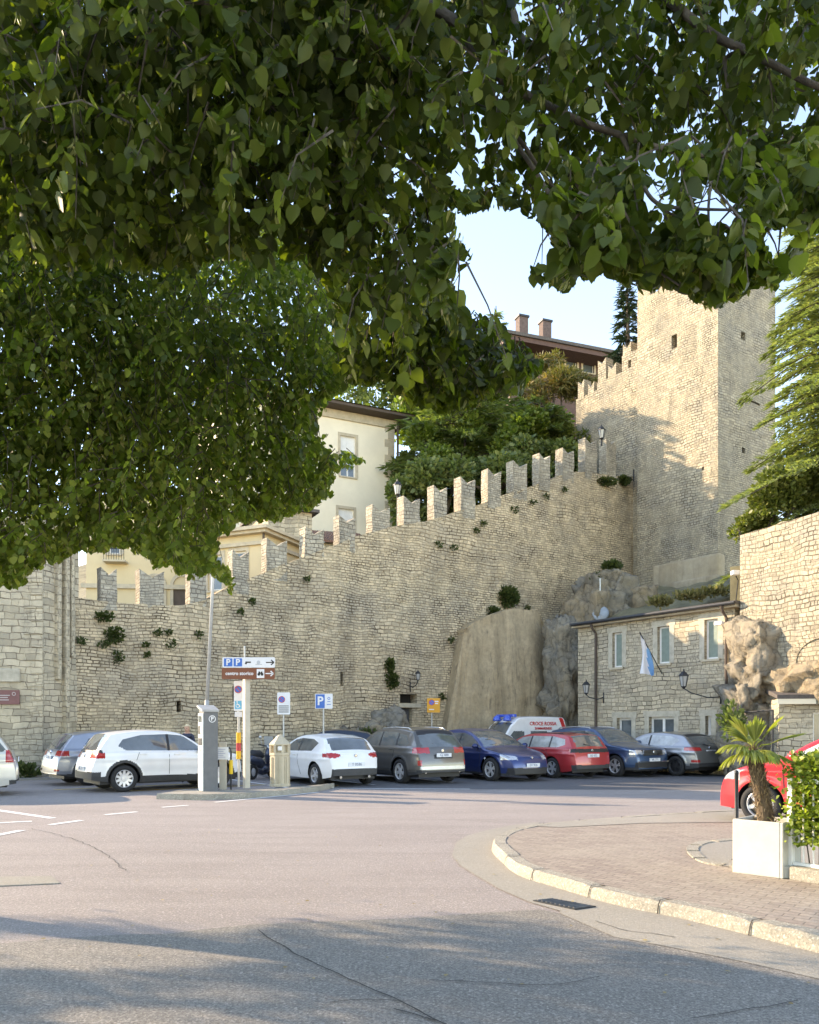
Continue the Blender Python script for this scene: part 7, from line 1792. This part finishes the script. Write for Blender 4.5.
def frond(base, d, Lp, Lb, spread, droop, nb_=22, tone='palml'):
    d = d.normalized(); side = d.cross(Vector((0, 0, 1))).normalized(); upv = side.cross(d).normalized(); hub_ = base+d*Lp+Vector((0, 0, -droop*.12*Lp))
    mb = MB(); mb.tube([base, base.lerp(hub_, .5)+upv*.02, hub_], [.011, .008, .006], 6); fr_ = mb.build('frond', M['palml'], pm)
    vs, fs = [], []
    for k in range(nb_):
        a = lerp(-spread, spread, k/(nb_-1)); bd = (d*math.cos(a)+side*math.sin(a)).normalized(); L_ = Lb*(1-.25*abs(a)/spread)*r3.uniform(.88, 1.08); ws = bd.cross(upv).normalized(); p = hub_.copy(); dirv = bd.copy(); segs = 6; b0 = len(vs)
        for s_ in range(segs+1):
            t_ = s_/segs; w = .012*(1-t_)**.6*(.6+1.6*min(t_*3, 1))+.0008
            vs += [p-ws*w+upv*w*.5, p.copy(), p+ws*w+upv*w*.5]
            dirv = (dirv+Vector((0, 0, -droop*(.05+.33*t_)))+Vector((r3.gauss(0, .02), r3.gauss(0, .02), 0))).normalized(); p = p+dirv*L_/segs
        for s_ in range(segs): q = b0+s_*3; fs += [(q, q+1, q+4, q+3), (q+1, q+2, q+5, q+4)]
    mb = MB(); mb.add(vs, fs); mb.build('blades', M[tone], fr_)
for (dx, dy, dz, Lp, Lb, sp, dr) in ((-1, -.35, .35, .14, .36, 1.0, 1.1), (-.75, -.2, 1.1, .16, .30, .55, .15), (.55, -.3, .9, .14, .34, .6, .3), (1.0, -.25, .42, .18, .36, .5, .15), (.2, -.9, .1, .10, .30, 1.1, 1.4), (-.55, -.85, .1, .12, .32, 1.0, 1.4), (.9, -.2, -.15, .14, .34, .9, .8), (-.9, .3, -.2, .12, .30, .9, 1.3), (.1, .8, .5, .14, .32, .9, .6), (-.3, .6, .7, .12, .3, .7, .5), (.5, -.8, -.1, .1, .28, 1., 1.3), (.0, -.2, 1.0, .1, .26, .5, .2)):
    frond(crown+Vector((0, 0, -.02)), Vector((dx, dy, dz)), Lp, Lb, sp, dr)
# hedge behind the fence
hg = thing('hedge', 'glossy yellow-green hedge growing through the white fence at the right edge', 'hedge', (*(Mf_ @ Vector((.5, .25, 0))).xy, .1))
pos, tip, nrm, siz = [], [], [], []
for _ in range(19000):
    x = r3.uniform(-.03, 1.2); z = r3.uniform(.45, 1.52); y = r3.gauss(.18, .16)
    lim = -.02+.10*abs(noise.noise(Vector((0, z*3, 0))))+max(0, (z-1.30))*.6
    if x < lim or z > 1.40+.14*noise.noise(Vector((x*4, 0, 7))) or (z < .6 and r3.random() < .4): continue
    c = Mf_ @ Vector((x, y, z)); pos.append(c); tip.append(Vector((r3.gauss(-.2, .7), r3.gauss(-.6, .5), r3.gauss(.1, .6))).normalized()); nrm.append(Vector((r3.gauss(0, .6), r3.gauss(-.5, .6), 1))); siz.append(r3.uniform(.035, .07))
leaf_mesh('foliage', pos, tip, nrm, siz, SV, SF, M['laurel'], hg)
mb = MB()
for k in range(14): x = .1+k*.08; mb.tube([Mf_ @ Vector((x, .2, .1)), Mf_ @ Vector((x+r3.uniform(-.1, .1), .15, .8)), Mf_ @ Vector((x+r3.uniform(-.1, .1), .18, 1.25))], .007, 5)
mb.build('stems', M['bark'], hg)
# fallen leaves on the road
pos, tip, nrm, siz = [], [], [], []
for _ in range(110):
    x, y = r3.uniform(-4, 3), r3.uniform(4.6, 13)
    pos.append(Vector((x, y, .016))); a = r3.uniform(0, 6.28); tip.append(Vector((math.cos(a), math.sin(a), .05))); nrm.append(Vector((r3.gauss(0, .15), r3.gauss(0, .15), 1))); siz.append(r3.uniform(.02, .045))
o = leaf_mesh('leaf_litter', pos, tip, nrm, siz, SV, SF, leafmat('dry_leaves', (.20, .13, .05), (.30, .22, .09), .1)); o['kind'] = 'stuff'; o['label'] = 'scattered dry leaves on the road'
# ------------------------------------------------------------------ camera, sky, sun
cam = bpy.data.cameras.new('camera'); co = bpy.data.objects.new('camera', cam); COL.objects.link(co)
cam.sensor_fit = 'AUTO'; cam.sensor_width = 36; cam.lens = 36*F/1024; cam.shift_y = (HY-512)/1024; cam.shift_x = 0
cam.clip_start = .05; cam.clip_end = 3000; co.location = (0, 0, H); co.rotation_euler = (R(90), 0, 0); SC.camera = co
w = bpy.data.worlds.new('World'); SC.world = w; w.use_nodes = True; nt = w.node_tree; bg = nt.nodes['Background']
sky = nt.nodes.new('ShaderNodeTexSky'); sky.sky_type = 'NISHITA'; sky.sun_disc = False; sky.sun_elevation = R(ELEV); sky.sun_rotation = math.atan2(SUN.x, SUN.y)
sky.altitude = 1800; sky.air_density = 1.0; sky.dust_density = .25; sky.ozone_density = 2.0
nt.links.new(sky.outputs[0], bg.inputs[0]); bg.inputs[1].default_value = .15
sl_ = bpy.data.lights.new('sun', 'SUN'); so = bpy.data.objects.new('sun', sl_); COL.objects.link(so); sl_.energy = 2.0; sl_.angle = R(.5); sl_.color = (1, .92, .80)
dv = Vector((SUN.x*math.cos(R(ELEV)), SUN.y*math.cos(R(ELEV)), math.sin(R(ELEV)))); so.rotation_euler = dv.to_track_quat('Z', 'Y').to_euler(); so.location = (-10, 10, 20)
SC.view_settings.view_transform = 'Standard'; SC.view_settings.look = 'None'; SC.view_settings.gamma = 1; SC.view_settings.exposure = 2.48
SC.view_settings.use_white_balance = True; SC.view_settings.white_balance_temperature = 8900; SC.view_settings.white_balance_tint = 15
SC.cycles.max_bounces = 6; SC.cycles.diffuse_bounces = 4; SC.cycles.glossy_bounces = 3; SC.cycles.transmission_bounces = 4; SC.cycles.use_denoising = True
SC.cycles.sample_clamp_indirect = 8
